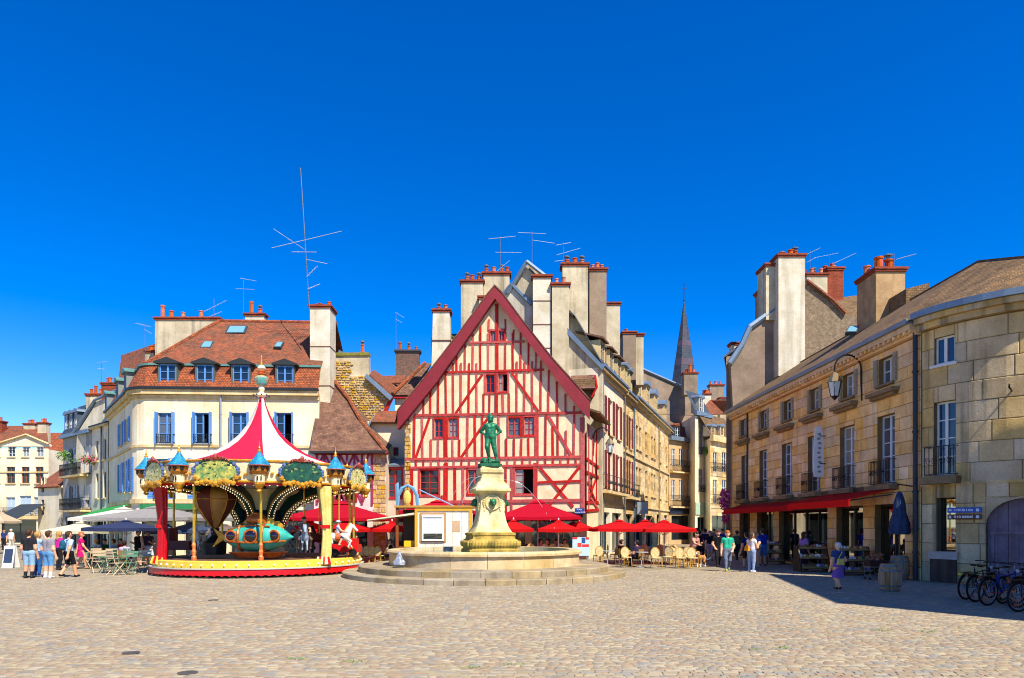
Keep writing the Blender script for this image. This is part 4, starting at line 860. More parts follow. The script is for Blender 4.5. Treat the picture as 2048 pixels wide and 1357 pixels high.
# church spire
Sp = thing('church_spire', 'slender grey slate church spire with banded courses and iron cross', 'spire', (X_(1368, 130), 130, 0))
c = (X_(1368, 130), 130, 0); zb, za = Z_(770, 130), Z_(603, 130)
SPM = mat('spire_slate', '#33434f', .6, .15, .25, .1, 8, c2='#453c4a', brick=(.5, .35, .01, 0, .7))
b = MB(); b.lathe([(2.35, zb-6), (2.35, zb), (0.07, za)], c, 8, rot=.3); b.build('spire_roof', SPM, Sp)
MB().lathe([(2.4, 0), (2.4, zb-5.9)], c, 8, rot=.3).build('tower', ASHLAR, Sp)
b = MB()
for f0, f1 in ((.22, .3), (.45, .52), (.66, .72)): b.lathe([(2.35*(1-f0)+.03, zb+(za-zb)*f0), (2.35*(1-f1)+.05, zb+(za-zb)*f1)], c, 8, rot=.3)
b.build('slate_band', mat('spire_band', '#5a4c5a', .7, .15, 1, .1, 10), Sp)
b = MB(); b.tube([(c[0], c[1], za-.3), (c[0], c[1], za+3.2)], .06, 5); b.tube([(c[0]-.5, c[1], za+2.4), (c[0]+.5, c[1], za+2.4)], .05, 5); b.ball((c[0], c[1], za+.1), .16); b.ball((c[0], c[1], za+3.2), .1); b.build('cross', IRON, Sp)

# ------------------------------------------------------------------ right hand row of warm stone with shops
STN = mat('warm_stone', '#eecb92', .88, .14, 1.4, .25, 24, c2='#d2aa70', obj=.13, fine=.16, streak=.3, streak_c='#7a6040')
STN_G = mat('grey_stone', '#d6bc8c', .9, .16, .9, .25, 20, c2='#b0966a', obj=.14, fine=.16, streak=.75, streak_c='#4a4630')
MORT = mat('mortar', '#8a6c48', .95, .15, 2, .2, 20); MORT_G = mat('mortar_grey', '#75684f', .95, .15, 2, .2, 20)
HOOD = mat('hood_stone', '#8d7858', .9, .2, 2, .2, 20)
FQ = Fr([(14.55, 46.2), (14.9, 25.5)])
Q = thing('stone_row_building', 'long warm stone building with red awnings and iron balconies standing in shade', 'building', FQ.pt(10))
ZQ = 9.15
pxs_at = ((1482, 1493), (1521, 1534), (1567, 1583), (1621, 1639), (1685, 1709), (1757, 1787))
pxs_fr = ((1483, 1497), (1519, 1535), (1564, 1584), (1616, 1640), (1680, 1709), (1755, 1790))
at = [(FQ.u(a), FQ.u(c), 7.65, 8.7) for a, c in pxs_at]; frn = [(FQ.u(a), FQ.u(c), 3.7, 6.4) for a, c in pxs_fr]
gfl = [(FQ.u(a), FQ.u(c), .08, 2.85) for a, c in ((1479, 1500), (1514, 1547), (1558, 1655), (1673, 1726), (1750, 1810))]
gridwall(FQ, Q, 'wall', MORT, 0, FQ.L, 0, ZQ, at+frn+gfl, depth=.3); body(FQ, Q, PLAST_B, 0, FQ.L, 0, ZQ-.05, (8, 0, 0))
stones(FQ, Q, 0, FQ.L, .0, ZQ-.2, [(a-.001, c+.001, p, q) for a, c, p, q in at+frn+gfl], .47, .95, STN, 21, limit=300)
for rc in at: window(FQ, Q, rc, paint('#c9d2dc'), 2, 2, depth=.28, shutter=paint('#8d8a78'), sh_w=.28, ajar=False, sill=HOOD)
for i, rc in enumerate(frn):
    window(FQ, Q, rc, paint('#c3cfdd'), 2, 5, depth=.28, gl=glass_m('glass_lace', '#4a4d50') if i % 2 else None); railing(FQ, Q, rc[0]-.15, rc[1]+.15, 3.6, 4.6, .28)
    MB().fbox(FQ, rc[0]-.3, rc[1]+.3, 3.42, 3.6, .02, .4).build('sill', HOOD, Q)
    MB().fbox(FQ, rc[0]-.35, rc[1]+.35, 7.2, 7.36, .02, .34).fbox(FQ, rc[0]-.25, rc[1]+.25, 7.08, 7.199, .02, .2).build('window_hood', HOOD, Q)
band(FQ, Q, 'cornice', STN, 0, FQ.L, ZQ-.18, ZQ+.02, .22, .0); band(FQ, Q, 'cornice', STN, 0, FQ.L, ZQ+.025, ZQ+.22, .42, .0); band(FQ, Q, 'gutter', ZINC, 0, FQ.L, ZQ+.225, ZQ+.4, .55, .0)
b = MB()
for i in range(60): u = .2+i*.345; b.fbox(FQ, u, u+.14, ZQ-.1, ZQ+.02, .222, .4)
b.build('dentils', STN, Q, kind='stuff')
RG = lambda y, x=18.9, z=12.7: Vector((x, y, z))
um = FQ.L-2.6; slab(Q, 'roof', [FQ.pt(0, ZQ+.38, .5), FQ.pt(um, ZQ+.38, .5), RG(28.2), RG(46.2)], TILE_D); slab(Q, 'roof', [FQ.pt(um, ZQ+.38, .5), FQ.pt(FQ.L, ZQ+.38, .5), RG(25, 18.9, 11.7), RG(28.2)], TILE_D); slab(Q, 'roof', [RG(25, 18.9, 11.7), RG(28.2), RG(46.2), RG(46.2, 23, 9.3), RG(25, 23, 9.3)], TILE_D)
drainpipe(FQ, Q, 1839, 0, ZQ+.2, paint('#26323e'), .085, .16); drainpipe(FQ, Q, 1497, 3, ZQ, paint('#33302c'), .05, .08)
# shop fronts: glass, dark interiors, goods on shelves
GL = clear_glass()
for k, rc in enumerate(gfl):
    o = window(FQ, Q, rc, paint('#2c2a28', .5), 4 if k == 2 else 2, 1, depth=.32, gl=GL, fw=.07, name='shop_window')
    a, c, p, q = rc; b = MB(); b.fbox(FQ, a-.2, c+.2, 0.02, 3.2, -3.2, -3.1); b.fbox(FQ, a-.2, c+.2, 0, .03, -3.1, -.34); b.fbox(FQ, a-.2, c+.2, 3.0, 3.2, -3.1, -.34); b.fbox(FQ, a-.3, a-.2, 0.03, 3, -3.1, -.34); b.fbox(FQ, c+.2, c+.3, .03, 3, -3.1, -.34)
    b.build('shop_interior', paint('#b8a888' if k < 3 else '#8a7458', .9), o)
    g = MB(); rr = random.Random(k)
    cols_ = [paint(x) for x in ('#b33a2a', '#d9b04a', '#efe6d0', '#3f7a4a', '#7a4a2a', '#4a5f8a')]
    for z in (.5, 1.0, 1.5):
        g.fbox(FQ, a+.2, c-.2, z-.05, z, -1.0, -.6, 4); u = a+.25
        while u < c-.35: h = rr.uniform(.12, .36); w2_ = rr.uniform(.1, .22); g.fbox(FQ, u, u+w2_, z, z+h, -.9, -.7, rr.randrange(6)); u += w2_+rr.uniform(.03, .15)
    g.build('shelved_goods', cols_, o)
def awning(F, parent, u0, u1, z, proj, drop, m, valance=.26, box=True):
    b = MB(); p = lambda u, zz, n: F.pt(u, zz, n); th = .03
    b.hexa([p(u0, z-drop, proj), p(u1, z-drop, proj), p(u1, z, .12), p(u0, z, .12), p(u0, z-drop+th, proj), p(u1, z-drop+th, proj), p(u1, z+th, .12), p(u0, z+th, .12)])
    b.fbox(F, u0, u1, z-drop-valance, z-drop+.02, proj+.002, proj+.03); o = b.build('awning', m, parent)
    if box:
        MB().fbox(F, u0-.1, u1+.1, z-.02, z+.2, .02, .2).build('awning_case', paint('#26262a', .5), o); c = MB()
        for u in (u0+.15, (u0+u1)/2, u1-.15): c.tube([p(u, z-.2, .1), p(u, z-drop-.02, proj-.05)], .03, 5)
        c.build('awning_arm', paint('#4a4d50', .4), o)
    return o
RAWN = canvas('#f01c1c')
awning(FQ, Q, FQ.L-7.3, FQ.L-1.55, 3.42, 1.85, .42, RAWN); awning(FQ, Q, FQ.L-18.6, FQ.L-8.0, 3.28, 1.25, .3, canvas('#cc1420'))
tb_ = MB(); tb_.tube([FQ.pt(FQ.L-9, 3.5, .06), FQ.pt(FQ.L-4, 3.46, .06), FQ.pt(FQ.L-1.4, 3.6, .06), FQ.pt(FQ.L-.4, 3.45, .06)], .025, 5); tb_.build('wall_cable', IRON, Q)

# curved stone corner
FX = Fr([(14.905, 25.44), (14.98, 25.05), (15.12, 24.65), (15.32, 24.25), (15.58, 23.85), (15.9, 23.45), (16.28, 23.05), (16.75, 22.68), (17.4, 22.3), (18.3, 21.95), (19.6, 21.7), (21.5, 21.5)])
K = thing('curved_corner_building', 'weathered grey stone corner building curving away past the drainpipe with an arched door', 'building', FX.pt(1.5))
ka = FX.rect(1869, 1910, 673, 728); kf = FX.rect(1868, 1911, 803, 950); ks = FX.rect(1873, 1911, 996, 1103)
ud0 = FX.u(1972); dr = (ud0, ud0+2.1, .02, 2.95)
gridwall(FX, K, 'wall', MORT_G, 0, FX.L, 0, ZQ+.05, [ka, kf, ks, dr], depth=.3); body(FX, K, PLAST_B, 0, FX.L, 0, ZQ, (4, 6, 0))
stones(FX, K, 0, FX.L, .0, ZQ-.15, [ka, kf, ks, (dr[0], dr[1], 0, dr[3])], .7, 1.25, STN_G, 33, limit=300)
window(FX, K, ka, WHITE(), 2, 1, depth=.16, gl=glass_m('glass_blue', '#2a3a52'), sill=WHITE()); window(FX, K, kf, WHITE(), 2, 4, depth=.22)
railing(FX, K, kf[0]-.12, kf[1]+.1, kf[2]-.05, kf[2]+1.0, .3, pitch=.16); MB().fbox(FX, kf[0]-.25, kf[1]+.2, kf[2]-.32, kf[2]-.06, .02, .42).build('sill', HOOD, K)
o = window(FX, K, ks, paint('#1c1a19', .5), 1, 1, depth=.3, gl=GL, fw=.05, name='shop_window'); b = MB(); b.fbox(FX, ks[0]-.3, ks[1]+.3, ks[2]-.3, ks[3]+.3, -1.6, -1.5); b.fbox(FX, ks[0]-.1, ks[1]+.1, ks[2]-.1, ks[2], -1.5, -.33); b.build('shop_interior', paint('#3a2c22', .9), o)
g = MB(); rr = random.Random(5)
for z in (0, .55, 1.05):
    u = ks[0]+.08
    while u < ks[1]-.2: h = rr.uniform(.14, .4); x = rr.uniform(.09, .18); g.fbox(FX, u, u+x, ks[2]+z+.02, ks[2]+z+h, -.8, -.6, rr.randrange(6)); u += x+.04
    g.fbox(FX, ks[0], ks[1], ks[2]+z-.02, ks[2]+z+.018, -1, -.5, 4)
g.build('shelved_goods', [paint(x) for x in ('#d8402e', '#efe9dc', '#58a04a', '#efe9dc', '#7a4a2a', '#4a6fb0')], o)
MB().ball(tuple(FX.pt(ks[1]-.12, ks[3]-.2, -.6)), .04).build('lit_bulb', mat('warm_bulb', '#ffc060', .3, 0, 3, 0, 10, emit=40), o)
MB().fbox(FX, ks[0]-.25, ks[1]+.1, ks[2]-.28, ks[2]-.02, .0, .1).build('sill', mat('sill_pale', '#b9b0a4', .8, .1, 3, .1, 20), K); MB().fbox(FX, ks[0]-.2, ks[1]+.06, .02, ks[2]-.285, .0, .07).build('base_panel', mat('brown_panel', '#4a3830', .75, .2, 3, .1, 12, streak=.4, streak_c='#7a6a5a'), K)
# arched purple door of boards with its stone arch
DM = mat('door_purple', '#887c8a', .75, .15, 3, .15, 30, c2='#6c5f6c', obj=.1, streak=.25, streak_c='#5a3a30')
dn = -.2; nb = 7
door = MB().fbox(FX, dr[0]+.1, dr[1]-.1, 1.72, 1.8, dn+.001, dn+.05).fbox(FX, dr[0]+.1, dr[0]+.2, .05, 1.72, dn+.001, dn+.04).build('door', DM, K)
for i in range(nb):
    u0 = dr[0]+(dr[1]-dr[0])*i/nb; u1 = dr[0]+(dr[1]-dr[0])*(i+1)/nb
    MB().fbox(FX, u0+.006, u1-.006, .05, dr[3]-.02, dn-.05, dn).build('board', DM, door)
uc, hw_ = (dr[0]+dr[1])/2, (dr[1]-dr[0])/2; zs = dr[3]-.95      # spandrels round the arch head
for sgn in (-1, 1):
    pts = [(uc+sgn*hw_, zs)]+[(uc+sgn*hw_*math.cos(t), zs+.9*math.sin(t)) for t in [math.pi/2*j/8 for j in range(1, 9)]]+[(uc, dr[3]+.01), (uc+sgn*hw_, dr[3]+.01)]
    b = MB(); b.prism([FX.pt(u, z, .012) for u, z in pts], FX.nrm(uc)*-.24); b.build('arch_spandrel', STN_G, K)
band(FX, K, 'string_course', STN_G, 0, FX.L, 3.42, 3.52, .05, .0); band(FX, K, 'cornice', STN_G, 0, FX.L, ZQ-.12, ZQ+.1, .2, .0); band(FX, K, 'cornice', STN_G, 0, FX.L, ZQ+.105, ZQ+.3, .36, .0); band(FX, K, 'gutter', ZINC, 0, FX.L, ZQ+.305, ZQ+.52, .5, .0)
us = FX.cuts(0, FX.L); ev = [FX.pt(u, ZQ+.46, .46) for u in us]; top = [Vector((18.9+max(0, e.x-15.3)*1.0, 25+(e.y-25.4)*.12, 11.7-min(.6, max(0, e.x-14.6)*.3))) for e in ev]
loft([ev, top], False).build('roof', TILE_D, K)
tp = MB(); tp.poly(top+[Vector((24, 32, 10.5)), Vector((19.5, 30, 11.2))]); tp.build('roof_top', TILE_D, K)
chimney(Q, 1752, 1810, 543, 690, 34.5, 1.9, mat('chim_tan', '#b9976a', .92, .15, 1, .3, 12, c2='#8d6f4c', streak=.3), [(.12, .5, False), (.35, .75, False), (.5, .95, False), (.72, .6, False), (.88, .85, True)], ph=.7, pr=.2)
FT = Fr([(14.3, 46.5), (30, 46.3)])
N_ = thing('brown_gable_house', 'house with brown plaster gable and tall whitewashed chimney beyond the stone row', 'building', FT.pt(3))
poly_gable(FT, N_, 'gable_wall', PLAST_B, [(1464, 1100), (1466, 812), (1461, 725), (1482, 695), (1498, 658), (1550, 619), (1600, 590), (1600, 1100)], .5)
poly_gable(FT, N_, 'rubble_wall', RUBBLE_D, [(1600, 900), (1600, 590), (1618, 560), (1660, 600), (1688, 628), (1740, 640), (1740, 900)], .5, n=-.05)
MB().tube([FT.P(1458, 728, .1), FT.P(1482, 693, .1), FT.P(1499, 655, .1), FT.P(1556, 614, .1)], .2, 6).build('zinc_verge', ZINC, N_)
MB().tube([FT.P(1612, 562, .1), FT.P(1662, 600, .1), FT.P(1690, 628, .1)], .12, 5).build('verge_tiles', TILE_R, N_)
MB().prism([(14.4, 47.05, 0), (22, 47.05, 0), (26, 58, 0), (18.2, 58, 0)], (0, 0, 13.4)).build('wall', PLAST_B, N_); slab(N_, 'roof', [(14.2, 47, 13.4), (18, 58, 13.4), (24, 58, 17.5), (20, 47, 17.5)], SLATE)
slab(N_, 'roof', [FT.P(1668, 640, -.4), FT.P(1760, 648, -.4), P_(1760, 585, 51), P_(1662, 598, 51)], TILE_D)
chimney(N_, 1557, 1610, 514, 752, 45.6, 1.2, LIME_W, [(.3, .4, False), (.55, .4, False), (.8, .45, True)], pr=.2); chimney(N_, 1532, 1558, 533, 640, 46.2, 1.6, LIME, (), pr=.2); chimney(N_, 1520, 1533, 585, 660, 49, 1.0, PLAST_B, [(.7, .6, False)], pr=.15)
chimney(N_, 1614, 1655, 552, 620, 50, 1.2, LIME, [.1, .35, (.55, .4, True), .8], pr=.17); chimney(N_, 1656, 1687, 540, 620, 50.5, 1.6, BRK(), [.2, .5, .8], pr=.17); chimney(N_, 1464, 1482, 690, 720, 52, .8, LIME_W, (), pr=.17)
MB().prism([P_(1812, 612, 33), P_(1812, 578, 33), P_(1858, 566, 33), P_(1862, 600, 33)], (0, 2.5, 0)).build('roof_dormer', TILE_D, Q)
skylight(Q, 1690, 1712, 655, 668, lambda y: 35+(668-y)*.05)
# house standing across the lane behind the viewer's shoulder: its eaves shade the corner of the square
FO = Fr([(14.4, 9.2), (24, 3.3)])
O_ = thing('opposite_stone_house', 'stone house across the lane whose eaves throw the shade over the bicycles', 'building', (16, 11, 0))
ho = [(1+i*2.2, 2+i*2.2, z, z+1.9) for i in range(5) for z in (1.0, 4.4, 8.0)]
gridwall(FO, O_, 'wall', STN, 0, FO.L, 0, 13, ho)
for rc in ho: window(FO, O_, rc, WHITE(), 2, 3)
b = MB(); p = [(14.4, 9.2), (24, 3.3), (30, 10), (16.6, 20.0)]
FO2 = Fr([(16.6, 20.0), (14.4, 9.2)]); ho2 = [(1+i*2.4, 2+i*2.4, z, z+1.9) for i in range(4) for z in (1.0, 4.4, 8.0)]
gridwall(FO2, O_, 'side_wall', STN, 0, FO2.L, 0, 13, ho2)
for rc in ho2: window(FO2, O_, rc, WHITE(), 2, 3, sill=HOOD)
for i, j in ((1, 2), (2, 3)): b.poly([(*p[i], 0), (*p[j], 0), (*p[j], 13), (*p[i], 13)])
b.build('rear_wall', STN, O_); b = MB(); cen = (21, 10.5, 14.5)
for i in range(4): j = (i+1) % 4; e = lambda q: (q[0]+(q[0]-21)*.02, q[1]+(q[1]-10.5)*.02, 13); b.poly([e(p[i]), e(p[j]), cen])
b.build('roof', TILE_D, O_)

# ------------------------------------------------------------------ signs, lanterns, antennas
def board(F, name, label, cat, px0, px1, py0, py1, n, m, words, tm, parent=None, size=None):
    u0, u1, z0, z1 = F.rect(px0, px1, py0, py1); t = thing(name, label, cat, F.pt((u0+u1)/2, z0, n)); MB().fbox(F, u0, u1, z0, z1, n, n+.03).build('plate', m, t)
    k = len(words); M_ = paint(tm)
    for i, s in enumerate(words):
        zz = z1-(z1-z0)*(i+.5)/k; sc = (z1-z0)/k*.72
        if size: sc = size
        text_mesh('lettering', s, sc, M_, t, face_mat(F, (u0+u1)/2, zz, n+.033))
    return t
board(FR_, 'street_name_plate', 'blue enamel street name plate on the corner of the red timbered house', 'sign', 1150, 1169, 1017, 1028, .12, paint('#1d3f8a', .3), ['PLACE', 'François RUDE'], '#f2f2f2', size=.11)
def marks(t, F, x0, x1, y, h, seed, m):
    r = random.Random(seed); b = MB(); x = x0
    while x < x1:
        w_ = r.uniform(1.0, 2.2); u0, u1, z0, z1 = F.rect(x, x+w_, y-h*r.uniform(.35, .55), y+h*.4); b.fbox(F, u0, u1, z0, z1, .131, .134); x += w_+r.choice([.5, .6, .6, 2.2])
    b.build('lettering', m, t, kind='stuff')
for py0, py1, col, lab in ((1015.5, 1026, '#1f55b8', 'blue direction sign with white arrow on the curved stone corner'), (1029, 1039.5, '#5a2a22', 'brown direction sign just below the blue one on the curved stone corner')):
    t = board(FX, 'direction_sign', lab, 'sign', 1899, 1965, py0, py1, .1, paint(col, .35), [], '#f4f4f4'); wm = paint('#e4e8f0'); yc = (py0+py1)/2
    rc = FX.rect(1955, 1961, py0+2.2, py1-2.6); MB().fbox(FX, *rc, .131, .136).build('pictogram', wm, t)
    if 'blue' in lab[:5]:
        ar = [(1901.5, yc), (1905, yc-3), (1905, yc-1), (1908.5, yc-1), (1908.5, yc+1), (1905, yc+1), (1905, yc+3)]; MB().prism([FX.P(x, y, .131) for x, y in ar], FX.nrm(FX.u(1905))*.004).build('arrow', wm, t)
    else: MB().prism([FX.P(x, y, .131) for x, y in ((1902, yc+3), (1902, yc), (1904.5, yc-3), (1907, yc), (1907, yc+3))], FX.nrm(FX.u(1905))*.004).build('pictogram', wm, t)
    marks(t, FX, 1912, 1948, yc, 5, int(py0), wm)
u_, zz_ = FQ.u(1652), 5.4
s_ = thing('hanging_shop_sign', 'tall narrow white shop sign projecting from the warm stone wall', 'sign', FQ.pt(u_, 4.4, .5))
pts = [(0.1, 4.3), (.55, 4.3), (.6, 5.0), (.55, 6.0), (.5, 6.6), (.2, 6.75), (.12, 6)]
MB().prism([FQ.pt(u_, z, n) for n, z in pts], (0, .08, 0)).build('sign_panel', paint('#d6dbe0', .5), s_)
MB().fbox(FQ, u_-.02, u_+.02, 4.9, 4.94, .02, .3).fbox(FQ, u_-.02, u_+.02, 6.2, 6.24, .02, .3).build('bracket', IRON, s_)
b = MB()
for i in range(9): b.ball(tuple(FQ.pt(u_+.055, 4.55+i*.22, .34+.03*math.sin(i*2))), (.09, .012, .06), 6, 4)
b.build('lettering', paint('#7a8aa0'), s_)
def lantern(F, px, py, name, label, s=1.0, n=.9):
    u, z = F.uz(px, py); t = thing(name, label, 'lantern', F.pt(u, z, 0)); P0 = lambda nn, zz: F.pt(u, z+zz*s, nn*s)
    arc = [P0(.02, -.2), P0(.05, .5)]+[P0(.5-.45*math.cos(a), .9+.45*math.sin(a)) for a in [math.pi*k/10 for k in range(11)]]+[P0(.95, .75)]
    MB().tube(arc, .03*s, 6).build('bracket', IRON, t); c = P0(.95, 0)
    MB().lathe([(.02, .78*s), (.1*s, .7*s), (.22*s, .5*s), (.26*s, .42*s)], c, 8).build('lamp_hood', mat('lamp_copper', '#8d6a3f', .5, .2, 4, .05, 10, c2='#5a7a70', metal=.3), t)
    MB().lathe([(.22*s, .42*s), (.13*s, -.05*s)], c, 6).build('lamp_glass', mat('lamp_glass', '#cfd8d8', .15, .05, 3, 0, 10), t)
    f = MB()
    for i in range(6): a = math.pi*i/3; f.tube([(c[0]+.23*s*math.cos(a), c[1]+.23*s*math.sin(a), c[2]+.42*s), (c[0]+.135*s*math.cos(a), c[1]+.135*s*math.sin(a), c[2]-.06*s)], .012*s, 4)
    f.lathe([(.14*s, -.05*s), (.08*s, -.12*s), (.0, -.2*s)], c, 6); f.build('lamp_frame', IRON, t)
lantern(FQ, 1725, 790, 'wall_lantern', 'old copper street lantern on a curled bracket on the warm stone wall', 1.25)
lantern(FRS, 1186, 905, 'wall_lantern', 'street lantern on curled bracket at the side of the red timbered house', 1.1)
lantern(F6, 1455, 930, 'wall_lantern', 'small lantern hanging at the far end of the lane by the stone row', 1.0)
def antenna(px, yb, yt, Y, label, arms, r=.015, lean=0):
    """arms: (fraction up the mast, left px, right px, droop px, elements)"""
    t = thing('antenna', label, 'antenna', P_(px, yb, Y)); top = P_(px+lean, yt, Y); bot = P_(px, yb, Y)
    MB().tube([bot-Vector((0, 0, .35)), top], r*1.3, 5).build('mast', mat('mast', '#6d727a', .5, .2, 3, 0, 10, metal=.3), t)
    for f, l, rr_, dr_, ne in arms:
        c = bot.lerp(top, f); a = c+Vector((l/FPX*Y, -.1, dr_/FPX*Y)); e = c+Vector((rr_/FPX*Y, .1, -dr_/FPX*Y)); b = MB(); b.tube([a, e], r*.9, 4)
        for i in range(ne): q = a.lerp(e, (i+.5)/ne); b.tube([q-Vector((.02, .3, .1)), q+Vector((.02, .3, .1))], r*.5, 4)
        b.build('antenna_arm', mat('mast_arm', '#b9bdc4', .5, .2, 3, 0, 10, metal=.3), t)
antenna(619, 612, 336, 45.8, 'very tall mast antenna with crossed rods on the corner building chimney', [(.48, -62, 0, 20, 1), (.48, -66, 72, -18, 1), (.39, -28, 20, -1, 7), (.32, 2, 40, 3, 10), (.25, 0, 20, -12, 4), (.14, 0, 22, -6, 6)], .022, -18)
antenna(487, 640, 558, 51, 'mast antenna beside the ridge chimney of the orange tiled building', [(.98, -6, 25, 2, 4), (.75, -14, 20, 0, 8)])
antenna(428, 645, 598, 50.6, 'small tilted antenna at the hip end of the orange tiled building', [(.7, -18, 24, -12, 8), (.35, -8, 14, -6, 4)])
antenna(290, 725, 648, 51.5, 'lone antenna at the far corner of the orange tiled building', [(.97, -17, 10, 3, 6), (.8, 0, 12, 4, 2)])
antenna(203, 775, 722, 58.2, 'antenna over the brick chimney of the narrow grey house', [(.95, -8, 9, -2, 4), (.7, -6, 4, 0, 3)])
antenna(792, 700, 628, 55, 'plain antenna by the sooty brick chimney', [(.97, -2, 16, 5, 3), (.8, 0, 12, 3, 2)])
antenna(1001, 552, 474, 47.8, 'double antenna over the beige chimneys left of the zinc gable', [(.98, -24, 30, -4, 9), (.6, -10, 42, -1, 9), (.25, -8, 18, -12, 5)])
antenna(1064, 530, 464, 46.6, 'broad antenna standing on the zinc gable peak', [(.96, -28, 28, 0, 8), (.7, 2, 45, 2, 6)])
antenna(1127, 530, 486, 46.6, 'cluttered antenna cluster left of the highest beige chimney', [(.95, -16, 15, -4, 6), (.6, -14, 34, -8, 8), (.2, -18, 12, -3, 5)])
antenna(1620, 540, 500, 50.4, 'antenna just behind the whitewashed chimney', [(.95, -5, 22, -7, 6), (.5, -8, 14, -6, 5)])
antenna(1659, 540, 508, 51, 'double antenna above the red brick chimney', [(.9, -32, 20, -6, 8), (.7, 4, 54, -12, 10)])
antenna(1788, 540, 507, 35, 'antenna poking from the pots of the tan chimney', [(.8, 2, 46, -7, 9)], .014)
antenna(1424, 800, 775, 83, 'small antenna among the chimneys at the end of the lane', [(.9, -8, 8, 0, 5), (.5, -6, 6, 0, 4)])

# ------------------------------------------------------------------ fountain
FCX, FCY = -1.13, 29.0
Fo = thing('fountain', 'round stone fountain with stepped base and baluster shaped pedestal in the middle of the square', 'fountain', (FCX, FCY, 0))
FST = mat('step_stone', '#a89878', .9, .18, 1.6, .25, 24, c2='#857660', obj=.14, fine=.15, streak=.3, streak_c='#55503c')
FBS = mat('basin_stone', '#d3bd94', .88, .14, 1.3, .2, 24, c2='#b39a6e', obj=.1, fine=.12, streak=.25, streak_c='#8a6c3c')
FPS = mat('pedestal_stone', '#e6d6a6', .88, .12, 1.6, .15, 26, c2='#ccb272', fine=.14, streak=.5, streak_c='#6b6030')
FPG = mat('wet_stone', '#d4ac50', .8, .25, 2.2, .2, 22, c2='#857436', fine=.15, streak=.6, streak_c='#4a4a1e')
def ring(parent, name, m, r0, r1, z0, z1, n, seed, ch=.03):
    rr = random.Random(seed); a = rr.random()
    for i in range(n):
        w_ = 2*math.pi/n; a0, a1 = a+i*w_+.002, a+(i+1)*w_-.002; k = 4; b = MB(); rows = []
        for j in range(k+1):
            t = a0+(a1-a0)*j/k; p = lambda r, z: (FCX+r*math.cos(t), FCY+r*math.sin(t), z)
            rows.append([p(r0, z0), p(r1, z0), p(r1, z1-ch), p(r1-ch, z1), p(r0, z1)])
        b = loft(rows); b.poly(rows[0]); b.poly(rows[-1]); b.build(name, m, parent)
ring(Fo, 'step_block', FST, 4.6, 5.75, 0, .2, 34, 1); ring(Fo, 'step_block', FST, 3.4, 5.12, .2, .43, 30, 2)
ring(Fo, 'basin_panel', FBS, 3.62, 3.9, .43, .88, 18, 3, .01); ring(Fo, 'rim_block', FBS, 3.5, 4.0, .885, 1.04, 18, 4, .07)
MB().lathe([(3.62, .43), (3.6, .44)], (FCX, FCY, 0), 4).build('basin_floor', FST, Fo)
wt = mat('water', '#5f7f78', .06, .1, 2, .25, 5, fine=0, spec=.6); MB().lathe([(0, .9), (3.58, .9)], (FCX, FCY, 0), 48).build('water', wt, Fo)
prof = [(1.27, .5), (1.27, 1.02), (1.2, 1.06), (1.18, 1.1), (1.26, 1.2), (1.27, 1.32), (1.18, 1.42), (1.08, 1.47), (1.06, 1.6), (1.1, 1.62), (1.1, 1.7), (.94, 1.74), (.8, 1.95), (.7, 2.2), (.62, 2.55), (.585, 2.95), (.58, 3.25), (.62, 3.3), (.74, 3.35), (.9, 3.42), (.9, 3.5), (.82, 3.56), (.72, 3.72), (.6, 3.82), (.54, 3.95), (.53, 4.1), (.6, 4.18), (.6, 4.3), (.54, 4.36), (.5, 4.42), (0, 4.42)]
prof = [(r*.85, z) for r, z in prof]; PX = X_(980, FCY); PR = math.pi/4+.0+R(9)
def sect(p, m, nm): MB().lathe(p, (PX, FCY, 0), 48, sq=12, rot=R(13)).build(nm, m, Fo)
sect(prof[:12], FPG, 'plinth'); sect(prof[11:20], FPS, 'shaft'); sect(prof[19:], FPS, 'capital')
def pface(a, h, rad):      # a point on a pedestal face at angle a
    t = R(13)+a; return Vector((PX+rad*math.cos(t), FCY+rad*math.sin(t), h))
GRN = mat('bronze_green', '#2f7a52', .5, .2, 5, .2, 30, c2='#1b4a36', fine=.2, metal=.2)
for a in (-math.pi/2, math.pi, 0):
    c = pface(a, 2.95, .5); d = (c-pface(a, 2.95, 0)).normalized(); M_ = d.to_track_quat('Z', 'Y').to_matrix().to_4x4(); M_.translation = c
    med = MB().lathe([(.33, -.05), (.34, .05), (.3, .09), (.24, .06), (0, .05)], (0, 0, 0), 18).xf(M_).build('medallion', FPS, Fo)
    h = MB(); h.ball((0, 0, .14), (.15, .17, .13)); h.ball((0, -.07, .24), (.08, .07, .07)); h.ball((.09, .1, .16), .05); h.ball((-.09, .1, .16), .05); h.ball((.06, .03, .25), .03); h.ball((-.06, .03, .25), .03); h.tube([(0, -.09, .26), (0, -.1, .36)], .022, 6); h.xf(M_); h.build('lion_mask', GRN, med, smooth=True)
    g = MB()
    for s in (-1, 1):
        for k in range(7): g.ball((s*(.34+.02*math.sin(k)), .1-k*.07, .02), (.05, .05, .04), 6, 4)
    g.xf(M_); g.build('carved_garland', FPS, med)
b = MB()
for f in range(4):
    for i in range(15):
        t = R(13)+f*math.pi/2; o = -.9+i*1.8/14; x, y = 1.06*math.cos(t)-o*math.sin(t), 1.06*math.sin(t)+o*math.cos(t); b.ball((PX+x, FCY+y, 1.27), (.05, .05, .13), 6, 5)
b.build('egg_moulding', FPG, Fo, kind='stuff')
wj = mat('water_jet', '#b8c0c4', .1, .02, 3, 0, 10, spec=.6)
